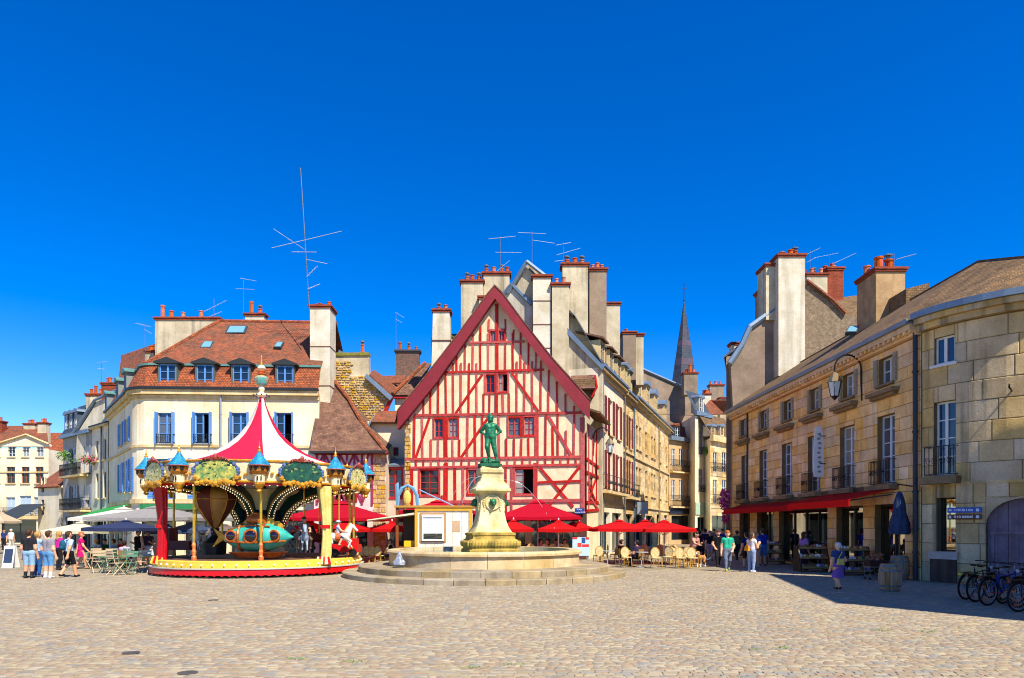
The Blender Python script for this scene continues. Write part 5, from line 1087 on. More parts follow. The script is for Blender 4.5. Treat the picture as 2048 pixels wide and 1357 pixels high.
for a, rr, h0 in ((-math.pi/2-.6, 2.1, 4.0), (math.pi+.1, 1.9, 4.0), (.0, 2.6, 3.9), (math.pi-.6, 1.8, 4.0)):
    j = MB(); n_ = 16; pts = []
    for i in range(n_+1): t = i/n_; pts.append((PX+(.55+rr*t)*math.cos(a), FCY+(.55+rr*t)*math.sin(a), h0+.35*t-3.45*t*t))
    j.tube(pts[:11], [.005+.002*(q % 2) for q in range(11)], 5)
    for q in pts[11:]: j.ball(q, (.009, .009, .035), 5, 4)
    j.build('water_jet', wj, Fo)

# ------------------------------------------------------------------ people, statue, animals
def P3(*a): return np.array(a, float)
def pose_caps(h, pose='stand', arms=('down', 'down'), top=0, bot=1, skn=2, hair=3, shoe=4, sleeve=.55, leg='shorts', long_hair=False, lean=0, bulk=1.0, fem=False, hat=None, sock=None):
    c = []; B = bulk; A = lambda a, b, ra, rb, m: c.append((a*h, b*h, ra*h, rb*h, m)); dz = 0
    hip = .52
    if pose == 'sit': dz = -.52+.27
    if pose == 'ride': dz = -.1
    hz = hip+dz; legs = []
    if pose == 'stand': legs = [(P3(.055, 0, hz), P3(.062, .01, .285), P3(.066, -.015, .045)), (P3(-.055, 0, hz), P3(-.062, .012, .285), P3(-.07, -.005, .045))]
    elif pose == 'walk': legs = [(P3(.05, 0, hz), P3(.05, .085, .3), P3(.05, .13, .05)), (P3(-.05, 0, hz), P3(-.05, .01, .28), P3(-.05, -.14, .075))]
    elif pose == 'sit': legs = [(P3(s*.055, 0, hz), P3(s*.07, .24, hz+.01), P3(s*.07, .22+.03*s, .045)) for s in (1, -1)]
    elif pose == 'ride': legs = [(P3(s*.06, 0, hz), P3(s*.14, .13, hz-.1), P3(s*.15, .03, hz-.32)) for s in (1, -1)]
    elif pose == 'contra': legs = [(P3(.055, 0, hz), P3(.075, .075, .3), P3(.03, -.01, .045)), (P3(-.05, 0, hz+.012), P3(-.085, .02, .29), P3(-.13, .0, .045))]
    for hp, kn, an in legs:
        A(hp, kn, .066*B, .047*B, bot if leg != 'bare' else skn)
        A(kn, an, .045*B, .029*B, bot if leg == 'pants' else ((skn, sock, .6) if sock is not None else skn))
        f = an+P3(0, .075, -.02); A(an+P3(0, -.015, -.018), f, .028, .022, shoe)
    y0 = 0; tl = lean
    ch = P3(0, tl*.22, .76+dz); nk = P3(0, tl*.3, .845+dz)
    A(P3(-.045, 0, hz+.01), P3(.045, 0, hz+.01), .076*B, .076*B, bot if leg != 'bare' else skn)
    A(P3(-.03, tl*.05, hz+.07), P3(.03, tl*.05, hz+.07), .072*B, .072*B, top)
    for s in (1, -1): A(P3(s*.038, tl*.08, .61+dz), P3(s*.052, tl*.2, .765+dz), .064*B, .066*B, top)
    A(P3(-.085, tl*.25, .79+dz), P3(.085, tl*.25, .79+dz), .043, .043, top)
    if fem:
        for s in (1, -1): A(P3(s*.04, tl*.2+.05, .735+dz), P3(s*.04, tl*.2+.055, .735+dz), .034, .034, top)
    A(nk-P3(0, 0, .03), nk+P3(0, .008, .035), .031, .03, skn)
    hd = nk+P3(0, .012+tl*.04, .085)
    A(hd+P3(0, 0, -.015), hd+P3(0, -.008, .02), .052, .055, skn); A(hd+P3(0, .022, -.035), hd+P3(0, .026, -.04), .034, .03, skn); A(hd+P3(0, .06, -.012), hd+P3(0, .066, -.02), .009, .011, skn)
    for s in (1, -1): A(hd+P3(s*.053, -.004, -.012), hd+P3(s*.055, -.006, .004), .011, .011, skn)
    if hair is not None:
        A(hd+P3(0, -.02, .022), hd+P3(0, .008, .035), .056, .05, hair); A(hd+P3(0, -.03, -.01), hd+P3(0, -.03, .01), .045, .05, hair)
        if long_hair: A(hd+P3(0, -.035, 0), hd+P3(0, -.05, -.12), .05, .035, hair)
    for s, am in ((1, arms[0]), (-1, arms[1])):
        sh = P3(s*.108, tl*.25, .785+dz)
        el, wr = {'down': (P3(s*.035, -.015, -.17), P3(s*.045, .03, -.315)), 'swing': (P3(s*.03, .06, -.16), P3(s*.03, .15, -.27)), 'back': (P3(s*.03, -.07, -.155), P3(s*.02, -.1, -.3)),
                  'bent': (P3(s*.04, -.02, -.165), P3(-s*.02, .13, -.13)), 'phone': (P3(s*.03, .05, -.165), P3(-s*.03, .17, -.08)), 'up': (P3(s*.08, .1, -.03), P3(-s*.02, .11, .1)),
                  'hip': (P3(s*.115, -.06, -.125), P3(s*.0, -.0, -.225)), 'reach': (P3(s*.02, .1, -.12), P3(-s*.01, .24, -.16)), 'lap': (P3(s*.03, .03, -.165), P3(-s*.01, .16, -.21)), 'fore': (P3(s*.045, .0, -.165), P3(s*.0, .11, -.26))}[am]
        el, wr = sh+el, sh+wr
        A(sh, el, .04*B, .031*B, (top, skn, sleeve) if sleeve < 1 else top); A(el, wr, .03*B, .021, skn if sleeve < 1.4 else top)
        d = wr-el; d /= np.linalg.norm(d); sd_ = np.cross(d, P3(0, 0, 1)) if abs(d[2]) < .9 else P3(0, 1, 0); sd_ /= np.linalg.norm(sd_); nm_ = np.cross(sd_, d)
        A(wr+d*.012, wr+d*.045, .019, .022, skn)
        for i, l in enumerate((.034, .042, .044, .036)):
            o = sd_*(i-1.5)*.0125; p1 = wr+d*.05+o; A(p1, p1+d*l*.55+nm_*.004, .0078, .0075, skn); A(p1+d*l*.55+nm_*.004, p1+d*l+nm_*.016, .0072, .0062, skn)
        A(wr+d*.02+sd_*.02, wr+d*.05+sd_*.04, .009, .0075, skn)
    return c, hd*h, hz*h
SK = ['#d9a07c', '#e0ac8a', '#c98f6a']; HR = {'brown': '#4a3222', 'dark': '#1f1916', 'grey': '#c9c6c0', 'blond': '#b98f4f', 'red': '#c0602a'}
def person(px, py, h, face, label, top, bot, hair='brown', shoe='#2a2a2c', pose='stand', arms=('down', 'down'), leg='shorts', sleeve=.55, skin=0, skirt=None, bag=None, long_hair=False, fem=False, Y=None, z=0, group=None, hat=None, res=.016, bulk=1.0, lean=0, sock=None, X=None):
    Y = Y or gy(py); x = X_(px, Y) if X is None else X
    mats = [cloth(top), cloth(bot), skin_m(SK[skin]), mat('hair_'+hair, HR[hair], .7, .15, 20, .3, 80, fine=.2), paint(shoe, .6), cloth('#e8e8e8')]
    t = thing('person', label, 'person', (x, Y, z), group); M_ = Matrix.Translation((x, Y, z)) @ Matrix.Rotation(R(face), 4, 'Z')
    caps, hd, hz = pose_caps(h, pose, arms, sleeve=sleeve, leg='bare' if skirt else leg, long_hair=long_hair, fem=fem, bulk=bulk, lean=lean, sock=sock)
    if skirt: caps = [(a, b, ra, rb, (1 if m == 2 and b[2] > .45*h and a[2] < .62*h and max(ra, rb) > .06*h else m)) for a, b, ra, rb, m in caps]
    skin_obj('body', caps, res, mats, t, M_, k=.022*h)
    e = MB()
    for s in (-1, 1): e.ball((hd[0]+s*.021*h, hd[1]+.049*h, hd[2]+.003*h), .0065*h, 6, 4)
    e.tube([(hd[0]-.016*h, hd[1]+.054*h, hd[2]-.037*h), (hd[0]+.016*h, hd[1]+.054*h, hd[2]-.037*h)], .003*h, 4); e.xf(M_); e.build('eyes_and_mouth', paint('#3a2220', .5), t)
    if skirt:
        zt, zb, r0, r1 = skirt; b = MB(); n = 20; rows = []
        for j in range(5):
            f = j/4; r = r0+(r1-r0)*f**.8; rows.append([((r+.006*math.sin(q*2.1)*f)*math.cos(2*math.pi*q/n)*1.15*h, (r+.01*math.cos(q*3)*f)*math.sin(2*math.pi*q/n)*.85*h, (zt+(zb-zt)*f)*h) for q in range(n)])
        loft(rows).xf(M_).build('skirt', cloth(bot), t, smooth=True)
    if bag == 'pack':
        b = MB(); b.ball((0, -.13*h, .70*h), (.085*h, .055*h, .12*h), 10, 8); b.ball((0, -.17*h, .65*h), (.06*h, .03*h, .05*h)); b.tube([(.06*h, -.1*h, .8*h), (.075*h, .01*h, .835*h), (.08*h, .08*h, .75*h), (.09*h, -.05*h, .62*h)], .01*h, 5); b.tube([(-.06*h, -.1*h, .8*h), (-.075*h, .01*h, .835*h), (-.08*h, .08*h, .75*h), (-.09*h, -.05*h, .62*h)], .01*h, 5)
        b.xf(M_); b.build('backpack', cloth('#1f5a72'), t, smooth=True)
    elif bag:
        b = MB(); b.hexa([(-.1*h, -.16*h, .54*h), (.04*h, -.18*h, .54*h), (.06*h, -.11*h, .54*h), (-.1*h, -.1*h, .54*h), (-.08*h, -.14*h, .66*h), (.03*h, -.15*h, .67*h), (.04*h, -.11*h, .67*h), (-.08*h, -.1*h, .66*h)]); b.tube([(-.08*h, -.12*h, .65*h), (.03*h, -.1*h, .8*h), (.08*h, .03*h, .85*h), (.0, .11*h, .72*h), (-.08*h, -.05*h, .6*h)], .009*h, 5); b.xf(M_); b.build('shoulder_bag', cloth(bag), t)
    if hat:
        b = MB(); b.lathe([(.1*h, -.01*h), (.1*h, .0), (.062*h, .008*h), (.055*h, .05*h), (.0, .055*h)], (hd[0], hd[1]-.005*h, hd[2]+.03*h), 14); b.xf(M_); b.build('hat', cloth(hat), t, smooth=True)
    return t, M_
SQ = 'people standing about the square'
person(58, 1157, 1.86, 3, 'man in black tee and pale denim shorts standing with back turned, far left', '#26262b', '#8fb4d0', 'brown', '#1c1c1e', group=SQ, sock=4)
person(75, 1156, 1.76, -20, 'person in pale blue top and blue leggings with one arm raised beside the black tee', '#9fc0e8', '#2a5da0', 'blond', '#e8e8e8', arms=('up', 'down'), leg='pants', skin=1, group=SQ, Y=27.4)
person(97, 1157, 1.80, -12, 'boy in grey tee and denim shorts standing with white trainers', '#8c8890', '#5d94c4', 'brown', '#e6e6ea', group=SQ, skin=1, bulk=1.08, sock=5)
person(137, 1155, 1.78, -25, 'man in light blue tee with teal backpack and black shorts walking', '#b4cdf0', '#1c1c20', 'brown', '#1c1c1e', pose='walk', arms=('back', 'swing'), bag='pack', group=SQ, skin=0)
person(118, 1140, 1.74, -30, 'woman in magenta top half hidden behind the backpacker', '#d02a92', '#26242a', 'blond', '#3a2a24', leg='pants', fem=True, group=SQ, long_hair=True)
person(162, 1138, 1.70, -60, 'woman in pink dress walking past the metal chairs', '#d8186e', '#d8186e', 'red', '#c99a70', pose='walk', arms=('swing', 'back'), skirt=(.62, .33, .075, .125), fem=True, group=SQ)
person(277, 1130, 1.78, 160, 'woman in sleeveless black dress standing behind the café tables', '#18161a', '#18161a', 'dark', '#2a2a2c', arms=('bent', 'down'), skirt=(.62, .3, .075, .12), sleeve=.0, fem=True, group=SQ, Y=34.5)
person(296, 1130, 1.78, 200, 'woman in white skirt and dark top beside the one in black', '#5a4658', '#e4e0ea', 'dark', '#2a2a2c', arms=('down', 'bent'), skirt=(.56, .3, .08, .13), sleeve=.2, fem=True, group=SQ, long_hair=True, skin=2, Y=35)
person(22, 1100, 1.72, 0, 'distant person in white walking near the dark awning', '#ecebe8', '#d9d4c8', 'grey', '#4a4a4a', pose='walk', leg='pants', group=SQ, res=.03)
person(8, 1098, 1.72, 180, 'distant person in navy at the very edge of the square', '#2a3a6a', '#26262a', 'dark', '#4a4a4a', leg='pants', group=SQ, res=.03, Y=58)
person(708, 1132, 1.62, -70, 'girl in pale blue dress stepping off the carousel platform', '#a8c8e4', '#a8c8e4', 'red', '#a8602c', pose='walk', arms=('down', 'back'), skirt=(.6, .3, .07, .12), fem=True, group=SQ, skin=1, long_hair=True, X=X_(709, 33), Y=33)
LN = 'people coming out of the lane'
person(1385, 1131, 1.68, -150, 'woman in floral top and black skirt leaning towards the dog', '#c98a86', '#17161a', 'dark', '#8d5a3a', arms=('reach', 'bent'), skirt=(.6, .36, .075, .105), sleeve=.1, fem=True, lean=.5, group=LN, skin=0)
person(1399, 1120, 1.72, 20, 'woman in maroon tee walking away up the lane', '#5a2436', '#3a3030', 'dark', '#26262a', leg='shorts', group=LN, fem=True, res=.022)
person(1410, 1116, 1.80, 5, 'tall man in navy with back turned up the lane', '#1f2440', '#1c1c24', 'dark', '#26262a', leg='pants', group=LN, res=.022)
person(1393, 1108, 1.84, 10, 'man in dark green further up the lane', '#1f3a30', '#2a2a2a', 'brown', '#26262a', leg='pants', group=LN, res=.025)
person(1420, 1122, 1.70, 175, 'woman in black with a pale pink sun hat', '#1d1b22', '#b99a9a', 'dark', '#3a3a3a', leg='shorts', hat='#c08f96', fem=True, group=LN, res=.02)
person(1436, 1134, 1.78, 178, 'man in black tee and dark trousers holding the dog lead', '#17171a', '#232126', 'brown', '#26262a', leg='pants', pose='walk', arms=('fore', 'down'), group=LN)
person(1455, 1143, 1.78, 170, 'young man in green polo and grey jeans striding towards the camera', '#2fae8c', '#6a7488', 'red', '#b0c04a', leg='pants', pose='walk', arms=('down', 'fore'), group=LN, skin=1, res=.014)
person(1445, 1112, 1.78, 160, 'person in blue half hidden behind the green polo', '#2a3a9a', '#2a2a30', 'dark', '#26262a', leg='pants', group=LN, res=.025)
for px, py, h, fc, lab, tp, bt, hr in ((1404, 1106, 1.7, 185, 'person in pale shirt coming down the lane behind the maroon tee', '#c8c0b8', '#4a4a58', 'brown'), (1428, 1104, 1.74, 170, 'person in grey top among the crowd at the lane mouth', '#7a7a84', '#2a2a34', 'dark'), (1462, 1108, 1.76, 15, 'person in dark red walking up the lane by the stone row', '#6a1f24', '#2a2a34', 'dark'), (1412, 1098, 1.7, 0, 'small distant person in white far up the lane', '#e4e0d8', '#5a5a6a', 'blond'), (1474, 1122, 1.72, 5, 'person in olive shirt by the first shop window of the stone row', '#6a7048', '#3a3a40', 'brown')): person(px, py, h, fc, lab, tp, bt, hr, leg='pants', pose='walk', arms=('swing', 'back'), group=LN, res=.028)
SH = 'people by the shop fronts'
person(1493, 1136, 1.68, 8, 'woman in navy tee and shorts looking at the shop window', '#1c2452', '#3a2a28', 'dark', '#a87a5a', group=SH, fem=True)
person(1503, 1145, 1.72, -60, 'young woman in white top and jeans reading her phone with orange backpack', '#e9e6ea', '#8fa4c8', 'brown', '#e4e4ec', leg='pants', arms=('phone', 'phone'), bag='#d98a2a', fem=True, group=SH, long_hair=True, sleeve=.3)
person(1513, 1133, 1.66, 120, 'woman in light blue top behind the phone reader', '#4f84d8', '#c07a5a', 'blond', '#c8c8d0', leg='bare', skirt=(.56, .42, .08, .1), arms=('fore', 'fore'), fem=True, group=SH, Y=34)
person(1525, 1132, 1.86, -5, 'man in royal blue tee and blue shorts standing with back turned at the rack', '#1f3a9c', '#3f78b8', 'brown', '#3a3a4a', group=SH)
person(1608, 1130, 1.72, -70, 'woman in lilac top browsing by the shop doorway', '#a878b8', '#3a3444', 'brown', '#3a3a3a', leg='pants', fem=True, group=SH, long_hair=True, Y=31.5)
person(1676, 1180, 1.47, 8, 'grey haired woman in blue tee and purple skirt walking with a yellow bag', '#2f4678', '#7a5aa8', 'grey', '#1c1a1e', pose='walk', arms=('bent', 'down'), skirt=(.55, .26, .085, .115), bag='#c9b860', fem=True, group=SH, res=.012, bulk=1.12)
# bronze statue on its rocky base
St = thing('statue', 'green bronze statue of a nude vintner standing hands on hips on the fountain', 'statue', (PX, FCY, 4.42))
M_ = Matrix.Translation((PX+.02, FCY, 4.72)) @ Matrix.Rotation(R(180), 4, 'Z')
caps, hd, hz = pose_caps(1.82, 'contra', ('hip', 'hip'), 0, 0, 0, 0, 0, leg='bare', bulk=1.2)
caps += [(P3(-.03, 0, 1.77), P3(.03, 0, 1.77), .1, .1, 0), (P3(0, .0, 1.86), P3(.02, 0, 1.9), .06, .07, 0), (P3(.05, -.02, 1.68), P3(.07, -.02, 1.6), .05, .04, 0), (P3(-.05, -.02, 1.68), P3(-.08, -.02, 1.6), .05, .04, 0)]
for s in (-1, 1): caps += [(P3(s*.075, .105, 1.36), P3(s*.05, .11, 1.35), .055, .05, 0), (P3(s*.035, .1, 1.2), P3(s*.035, .105, 1.05), .03, .03, 0)]
skin_obj('body', caps, .013, [mat('bronze', '#2a8a60', .45, .2, 5, .1, 20, c2='#123f30', fine=.2, metal=.15)], St, M_, k=.035)
rk = random.Random(4); b = MB(); b.lathe([(.5, 0), (.5, .12), (.44, .14), (.3, .16), (0, .16)], (PX, FCY, 4.42), 14, sq=4)
for i in range(46): a = rk.random()*6.28; r_ = .4*rk.random()**.5; b.ball((PX+r_*math.cos(a), FCY+r_*math.sin(a), 4.58+.08*rk.random()), (.1, .1, .07+.06*rk.random()), 6, 4)
b.ball((PX-.24, FCY, 4.7), (.16, .2, .12)); b.ball((PX+.1, FCY, 4.66), (.3, .25, .09)); b.build('rock_base', GRN, St)
# dog
dgx, dgy = X_(1402, gy(1134)), gy(1134)
Dg = thing('dog', 'tan and white dog on a lead standing between its owners', 'dog', (dgx, dgy, 0)); M_ = Matrix.Translation((dgx, dgy, 0)) @ Matrix.Rotation(R(140), 4, 'Z') @ Matrix.Scale(1.0, 4)
dc = [(P3(0, -.26, .46), P3(0, .0, .45), .1, .105, 0), (P3(0, 0, .45), P3(0, .22, .47), .11, .135, 0), (P3(0, .26, .52), P3(0, .38, .68), .09, .075, (0, 1, .6)), (P3(0, .38, .7), P3(0, .44, .7), .08, .07, 0), (P3(0, .46, .68), P3(0, .56, .65), .045, .033, 1), (P3(.06, .36, .75), P3(.085, .36, .68), .025, .02, 0), (P3(-.06, .36, .75), P3(-.085, .36, .68), .025, .02, 0), (P3(0, -.34, .5), P3(0, -.5, .66), .03, .015, 0)]
for s in (1, -1): dc += [(P3(s*.075, .2, .42), P3(s*.08, .2, .2), .055, .034, 0), (P3(s*.08, .2, .2), P3(s*.08, .22, .03), .032, .026, 1), (P3(s*.08, .22, .025), P3(s*.08, .26, .02), .028, .024, 1), (P3(s*.075, -.24, .42), P3(s*.085, -.16, .26), .08, .05, 0), (P3(s*.085, -.16, .26), P3(s*.085, -.32, .17), .042, .026, 0), (P3(s*.085, -.32, .17), P3(s*.085, -.28, .03), .025, .022, 1), (P3(s*.085, -.28, .025), P3(s*.085, -.24, .02), .027, .024, 1)]
skin_obj('body', dc, .014, [mat('dog_tan', '#c98a3f', .8, .2, 8, .3, 60), mat('dog_white', '#e6dccb', .8, .1, 8, .3, 60)], Dg, M_, k=.03)
MB().tube([tuple(M_ @ Vector((0, .3, .6))), P_(1416, 1120, dgy-.1), P_(1434, 1104, gy(1134))], .012, 4).build('lead', paint('#7f9fc0'), Dg)

# ------------------------------------------------------------------ carousel
CCX, CCY = X_(523, 30.8), 30.8
Ca = thing('carousel', 'striped merry-go-round with castle turrets, brass poles and a teal submarine car', 'carousel', (CCX, CCY, 0))
A0 = math.atan2(-CCX, CCY)
def pol(r, a, z): a += A0; return Vector((CCX+r*math.sin(a), CCY-r*math.cos(a), z))      # a = 0 faces the camera
RED = mat('carousel_red', '#d01018', .35, .08, 2, .03, 20); YEL = mat('carousel_yellow', '#efc94a', .4, .1, 2, .03, 20); GOLD = mat('gold_paint', '#e2aa34', .35, .2, 5, .1, 20, c2='#a8681c', metal=.2)
CRM = mat('carousel_cream', '#efdfb4', .5, .1, 2, .03, 20); GRNP = mat('carousel_green', '#173c38', .4, .15, 3, .05, 20); BULB = mat('bulb', '#fff2c8', .3, .02, 3, 0, 10, emit=.6); WOODD = mat('deck_boards', '#6d4a36', .7, .2, 2, .1, 30)
BRASS = mat('brass', '#d8b23e', .3, .15, 6, .05, 20, metal=.5); BROWN = mat('carved_brown', '#8a4a22', .5, .2, 4, .1, 20); BLK = paint('#15130f', .5)
n = 96; b = MB(); rows = [[], []]
for i in range(n*3):
    a = 2*math.pi*i/(n*3); rows[0].append(pol(4.38, a, .32)); rows[1].append(pol(4.4, a, .07+.05*abs(math.sin(a*n/2))))
loft(rows).build('red_skirt', RED, Ca)
MB().lathe([(4.38, .32), (4.42, .33), (4.42, .37), (4.3, .375)], (CCX, CCY, 0), 72).build('skirt_edge', paint('#b9b9b0', .4), Ca); MB().lathe([(4.27, .372), (4.27, .62), (4.2, .66)], (CCX, CCY, 0), 72).build('yellow_rim', YEL, Ca); MB().lathe([(4.2, .66), (0, .665)], (CCX, CCY, 0), 72).build('deck', WOODD, Ca)
for i in range(60): a = 2*math.pi*i/60; q = MB(); p = pol(4.3, a, .5); q.ball((0, 0, 0), .035, 8, 5); o = q.build('bulb', BULB, Ca); o.data.transform(Matrix.Translation(p))
# tent of alternating gores
NG = 8
TP = [(.1, 7.72), (.2, 7.3), (.38, 6.85), (.62, 6.4), (.95, 5.95), (1.35, 5.58), (1.85, 5.25), (2.5, 4.95), (3.1, 4.75), (3.7, 4.58), (4.25, 4.44)]
def tent(t): return TP[round(t*10)]
for i in range(NG):
    a0, a1 = 2*math.pi*i/NG+.03, 2*math.pi*(i+1)/NG+.03; rows = []
    for j in range(11):
        r, z = tent(j/10); rows.append([pol(r*(1-.012*math.sin(math.pi*k/8)), a0+(a1-a0)*k/8, z-.03*math.sin(math.pi*k/8)) for k in range(9)])
    loft(rows, False).build('tent_panel', canvas('#d82a50') if i % 2 else canvas('#f2eee0'), Ca, smooth=True)
fin = lambda pr: [(r*.8, 7.6+(z-7.6)*.79) for r, z in pr]
MB().lathe(fin([(.1, 7.62), (.3, 7.75), (.22, 7.85), (.12, 7.95), (.17, 8.1), (.14, 8.3)]), (CCX, CCY, 0), 14).build('finial_base', CRM, Ca); f = MB(); f.lathe(fin([(.12, 8.25), (.3, 8.4), (.36, 8.58), (.38, 8.7), (.3, 8.82), (.18, 8.88)]), (CCX, CCY, 0), 14); f.build('finial_bowl', mat('finial_teal', '#2aa0a8', .3, .3, 3, .05, 10, c2='#c89a2a'), Ca)
MB().lathe(fin([(.18, 8.88), (.26, 8.95), (.16, 9.02), (.2, 9.1), (.13, 9.16)]), (CCX, CCY, 0), 12).build('finial_ring', mat('finial_orange', '#c8602a', .35, .2, 4, .05, 10), Ca); MB().lathe(fin([(.12, 9.14), (.22, 9.26), (.2, 9.36), (.1, 9.44)]), (CCX, CCY, 0), 12).build('finial_ball', CRM, Ca); MB().lathe(fin([(.07, 9.43), (.06, 9.55), (.02, 9.95), (0, 10.0)]), (CCX, CCY, 0), 8).build('finial_spike', GOLD, Ca)
b = MB()
for i in range(10): b.ball(tuple(pol(.34, i*.63, 7.72)), .045, 6, 4)
b.build('star_ring', paint('#4a4f5a', .4), Ca)
# rounding boards between nine turrets
NT = 9; ow = math.radians(-1)
for i in range(NT):
    am = ow+2*math.pi*(i+.5)/NT; a0, a1 = am-math.pi/NT, am+math.pi/NT; rows = []
    for z, r in ((3.64, 4.28), (3.7, 4.34), (4.36, 4.44), (4.46, 4.4)): rows.append([pol(r, a0+(a1-a0)*k/6, z) for k in range(7)])
    o = loft(rows, False).build('rounding_board', CRM, Ca)
    rows = [[pol(4.33, a0+(a1-a0)*k/24, 3.68) for k in range(25)], [pol(4.33, a0+(a1-a0)*k/24, 3.52+.06*abs(math.cos(k*math.pi/4))) for k in range(25)]]; loft(rows, False).build('scalloped_pelmet', RED, o)
    M_ = Matrix.Translation(pol(4.46, am, 4.03)) @ Matrix.Rotation(am+A0, 4, 'Z') @ Matrix.Diagonal((.86, 1, 1.08, 1))
    c = MB(); k = 28; ring_ = lambda s, y: [((1.02+.06*math.cos(5*t))*s*math.cos(t), y, (.46+.04*math.cos(4*t))*s*math.sin(t)) for t in [2*math.pi*j/k for j in range(k)]]
    cm = mat('cartouche_%d' % (i % 3), ('#1f5a3e', '#a8a848', '#4a7f4a')[i % 3], .5, .3, 4.5, .3, 14, c2=('#0f2c3a', '#e6dca8', '#d6c25a')[i % 3], fine=.35)
    b = loft([ring_(1, 0), ring_(1.0, -.05), ring_(.88, -.09)]); b.poly(ring_(.88, -.09)); b.xf(M_); o2 = b.build('painted_cartouche', cm, o)
    g = MB()
    for j in range(30):
        t = 2*math.pi*j/30; r_ = .07+.025*math.sin(j*2.3); g.ball((1.0*math.cos(t), -.07, .46*math.sin(t)), (r_*1.2, .06, r_), 6, 4, 1 if math.sin(t) < -.25 else (2 if abs(math.cos(t)) > .8 else 0))
    for j in range(-4, 5): g.ball((j*.2, -.12, -.36-.04*math.cos(j*1.6)), (.12, .06, .09), 6, 4, 1)
    for j in range(-3, 4): g.tube([(0, -.1, .42), (j*.16, -.15, .56-.03*abs(j)), (j*.22, -.08, .5-.06*abs(j))], .028, 5, 3)
    g.ball((0, -.12, .52), (.1, .07, .12), 8, 5, 3); g.xf(M_); g.build('carved_scrolls', [mat('scroll_green', '#2a5a4a', .5, .3, 6, .1, 12), GOLD, mat('scroll_blue', '#5a6fa0', .5, .2, 6, .1, 12), mat('scroll_red', '#a8463a', .5, .2, 6, .1, 12)], o2)
    g = MB(); rr = random.Random(i)
    for j in range(26): x_, z_ = rr.uniform(-.75, .75), rr.uniform(-.26, .3); g.ball((x_, -.088, z_), (rr.uniform(.03, .1), .012, rr.uniform(.015, .05)), 6, 4, rr.randrange(4))
    g.xf(M_); g.build('painted_scene', kind='stuff', parent=o2, mats=[mat('pt%d' % q_, c_, .5, .3, 9, .2, 20, fine=.3) for q_, c_ in enumerate(('#d8cf8a', '#3f6a3a', '#7a5a2a', '#c8a040'))] if i % 2 else [mat('pu%d' % q_, c_, .5, .3, 9, .2, 20, fine=.3) for q_, c_ in enumerate(('#1c4a3a', '#143038', '#4f7f4a', '#8a9a5a'))])
    # turret
    at_ = ow+2*math.pi*i/NT; c = pol(4.5, at_, 0); q = lambda prof, m, nm, n_=14, p=None: MB().lathe(prof, (c.x, c.y, 0), n_).build(nm, m, p, smooth=False)
    TZ = lambda pr: [(r*.74, 3.25+(z-3.58)*.79) for r, z in pr]
    q0_ = q; q = lambda prof, m, nm, n_=14, p=None: q0_(TZ(prof), m, nm, n_, p)
    tu = MB().lathe(TZ([(.05, 3.58), (.14, 3.66), (.1, 3.75), (.17, 3.82), (.28, 3.98), (.3, 4.08)]), (c.x, c.y, 0), 12).build('turret', GOLD, Ca)
    q([(.27, 4.08), (.29, 4.42), (.33, 4.46)], CRM, 'turret_wall', 12, tu); q([(.33, 4.46), (.44, 4.6), (.46, 4.82), (.42, 4.9)], mat('turret_amber', '#c8862a', .4, .25, 5, .1, 12, c2='#8a4a1a', metal=.25), 'turret_gallery', 12, tu)
    q([(.56, 4.88), (.54, 4.95), (.36, 5.14), (.2, 5.34), (.1, 5.5), (.07, 5.56)], mat('turret_blue', '#2f9fc4', .4, .25, 7, .3, 14, c2='#1c6f9a', brick=(.1, .07, .006, 0, .7)), 'turret_roof', 16, tu); q([(.57, 4.86), (.57, 4.9), (.4, 4.9)], mat('turret_rim', '#b0503a', .5, .2, 3, .05, 12), 'turret_eave', 16, tu); q([(.07, 5.5), (.1, 5.6), (.05, 5.66), (.07, 5.72), (.03, 5.8), (.0, 6.1)], GOLD, 'turret_spike', 8, tu)
    w_ = MB()
    for k2 in (-1.1, -.37, .37, 1.1):
        a = at_+A0+k2; d = Vector((math.sin(a), -math.cos(a), 0)); s = Vector((math.cos(a), math.sin(a), 0)); cc = c+d*.337+Vector((0, 0, 4.17)); hp = [(0, -.13), (.1, .0), (.1, .07), (.05, .1), (0, .06), (-.05, .1), (-.1, .07), (-.1, .0)]
        w_.prism([cc+s*x*.75+Vector((0, 0, y*.8)) for x, y in hp], d*.03)
    for k2 in (-.3, .3): a = at_+A0+k2; d = Vector((math.sin(a), -math.cos(a), 0)); s = Vector((math.cos(a), math.sin(a), 0)); cc = c+d*.214+Vector((0, 0, 3.79)); w_.prism([cc+s*x*.75+Vector((0, 0, y*.8)) for x, y in ((-.03, -.1), (.03, -.1), (.03, .08), (0, .12), (-.03, .08))], d*.02)
    w_.build('turret_windows', BLK, tu, kind='stuff')
for z_, r_, t_ in ((4.47, 4.44, .05), (3.68, 4.38, .045)): MB().tube([pol(r_, 2*math.pi*q/72, z_) for q in range(73)], t_, 6, cap=False).build('gilt_moulding', GOLD, Ca)
sw = MB()
for i in range(144):
    a = 2*math.pi*i/144; sw.ball(tuple(pol(4.42, a, 3.84+.16*abs(math.sin(a*18)))), (.07, .07, .06), 6, 4)
sw.build('gilt_swags', GOLD, Ca, kind='stuff')
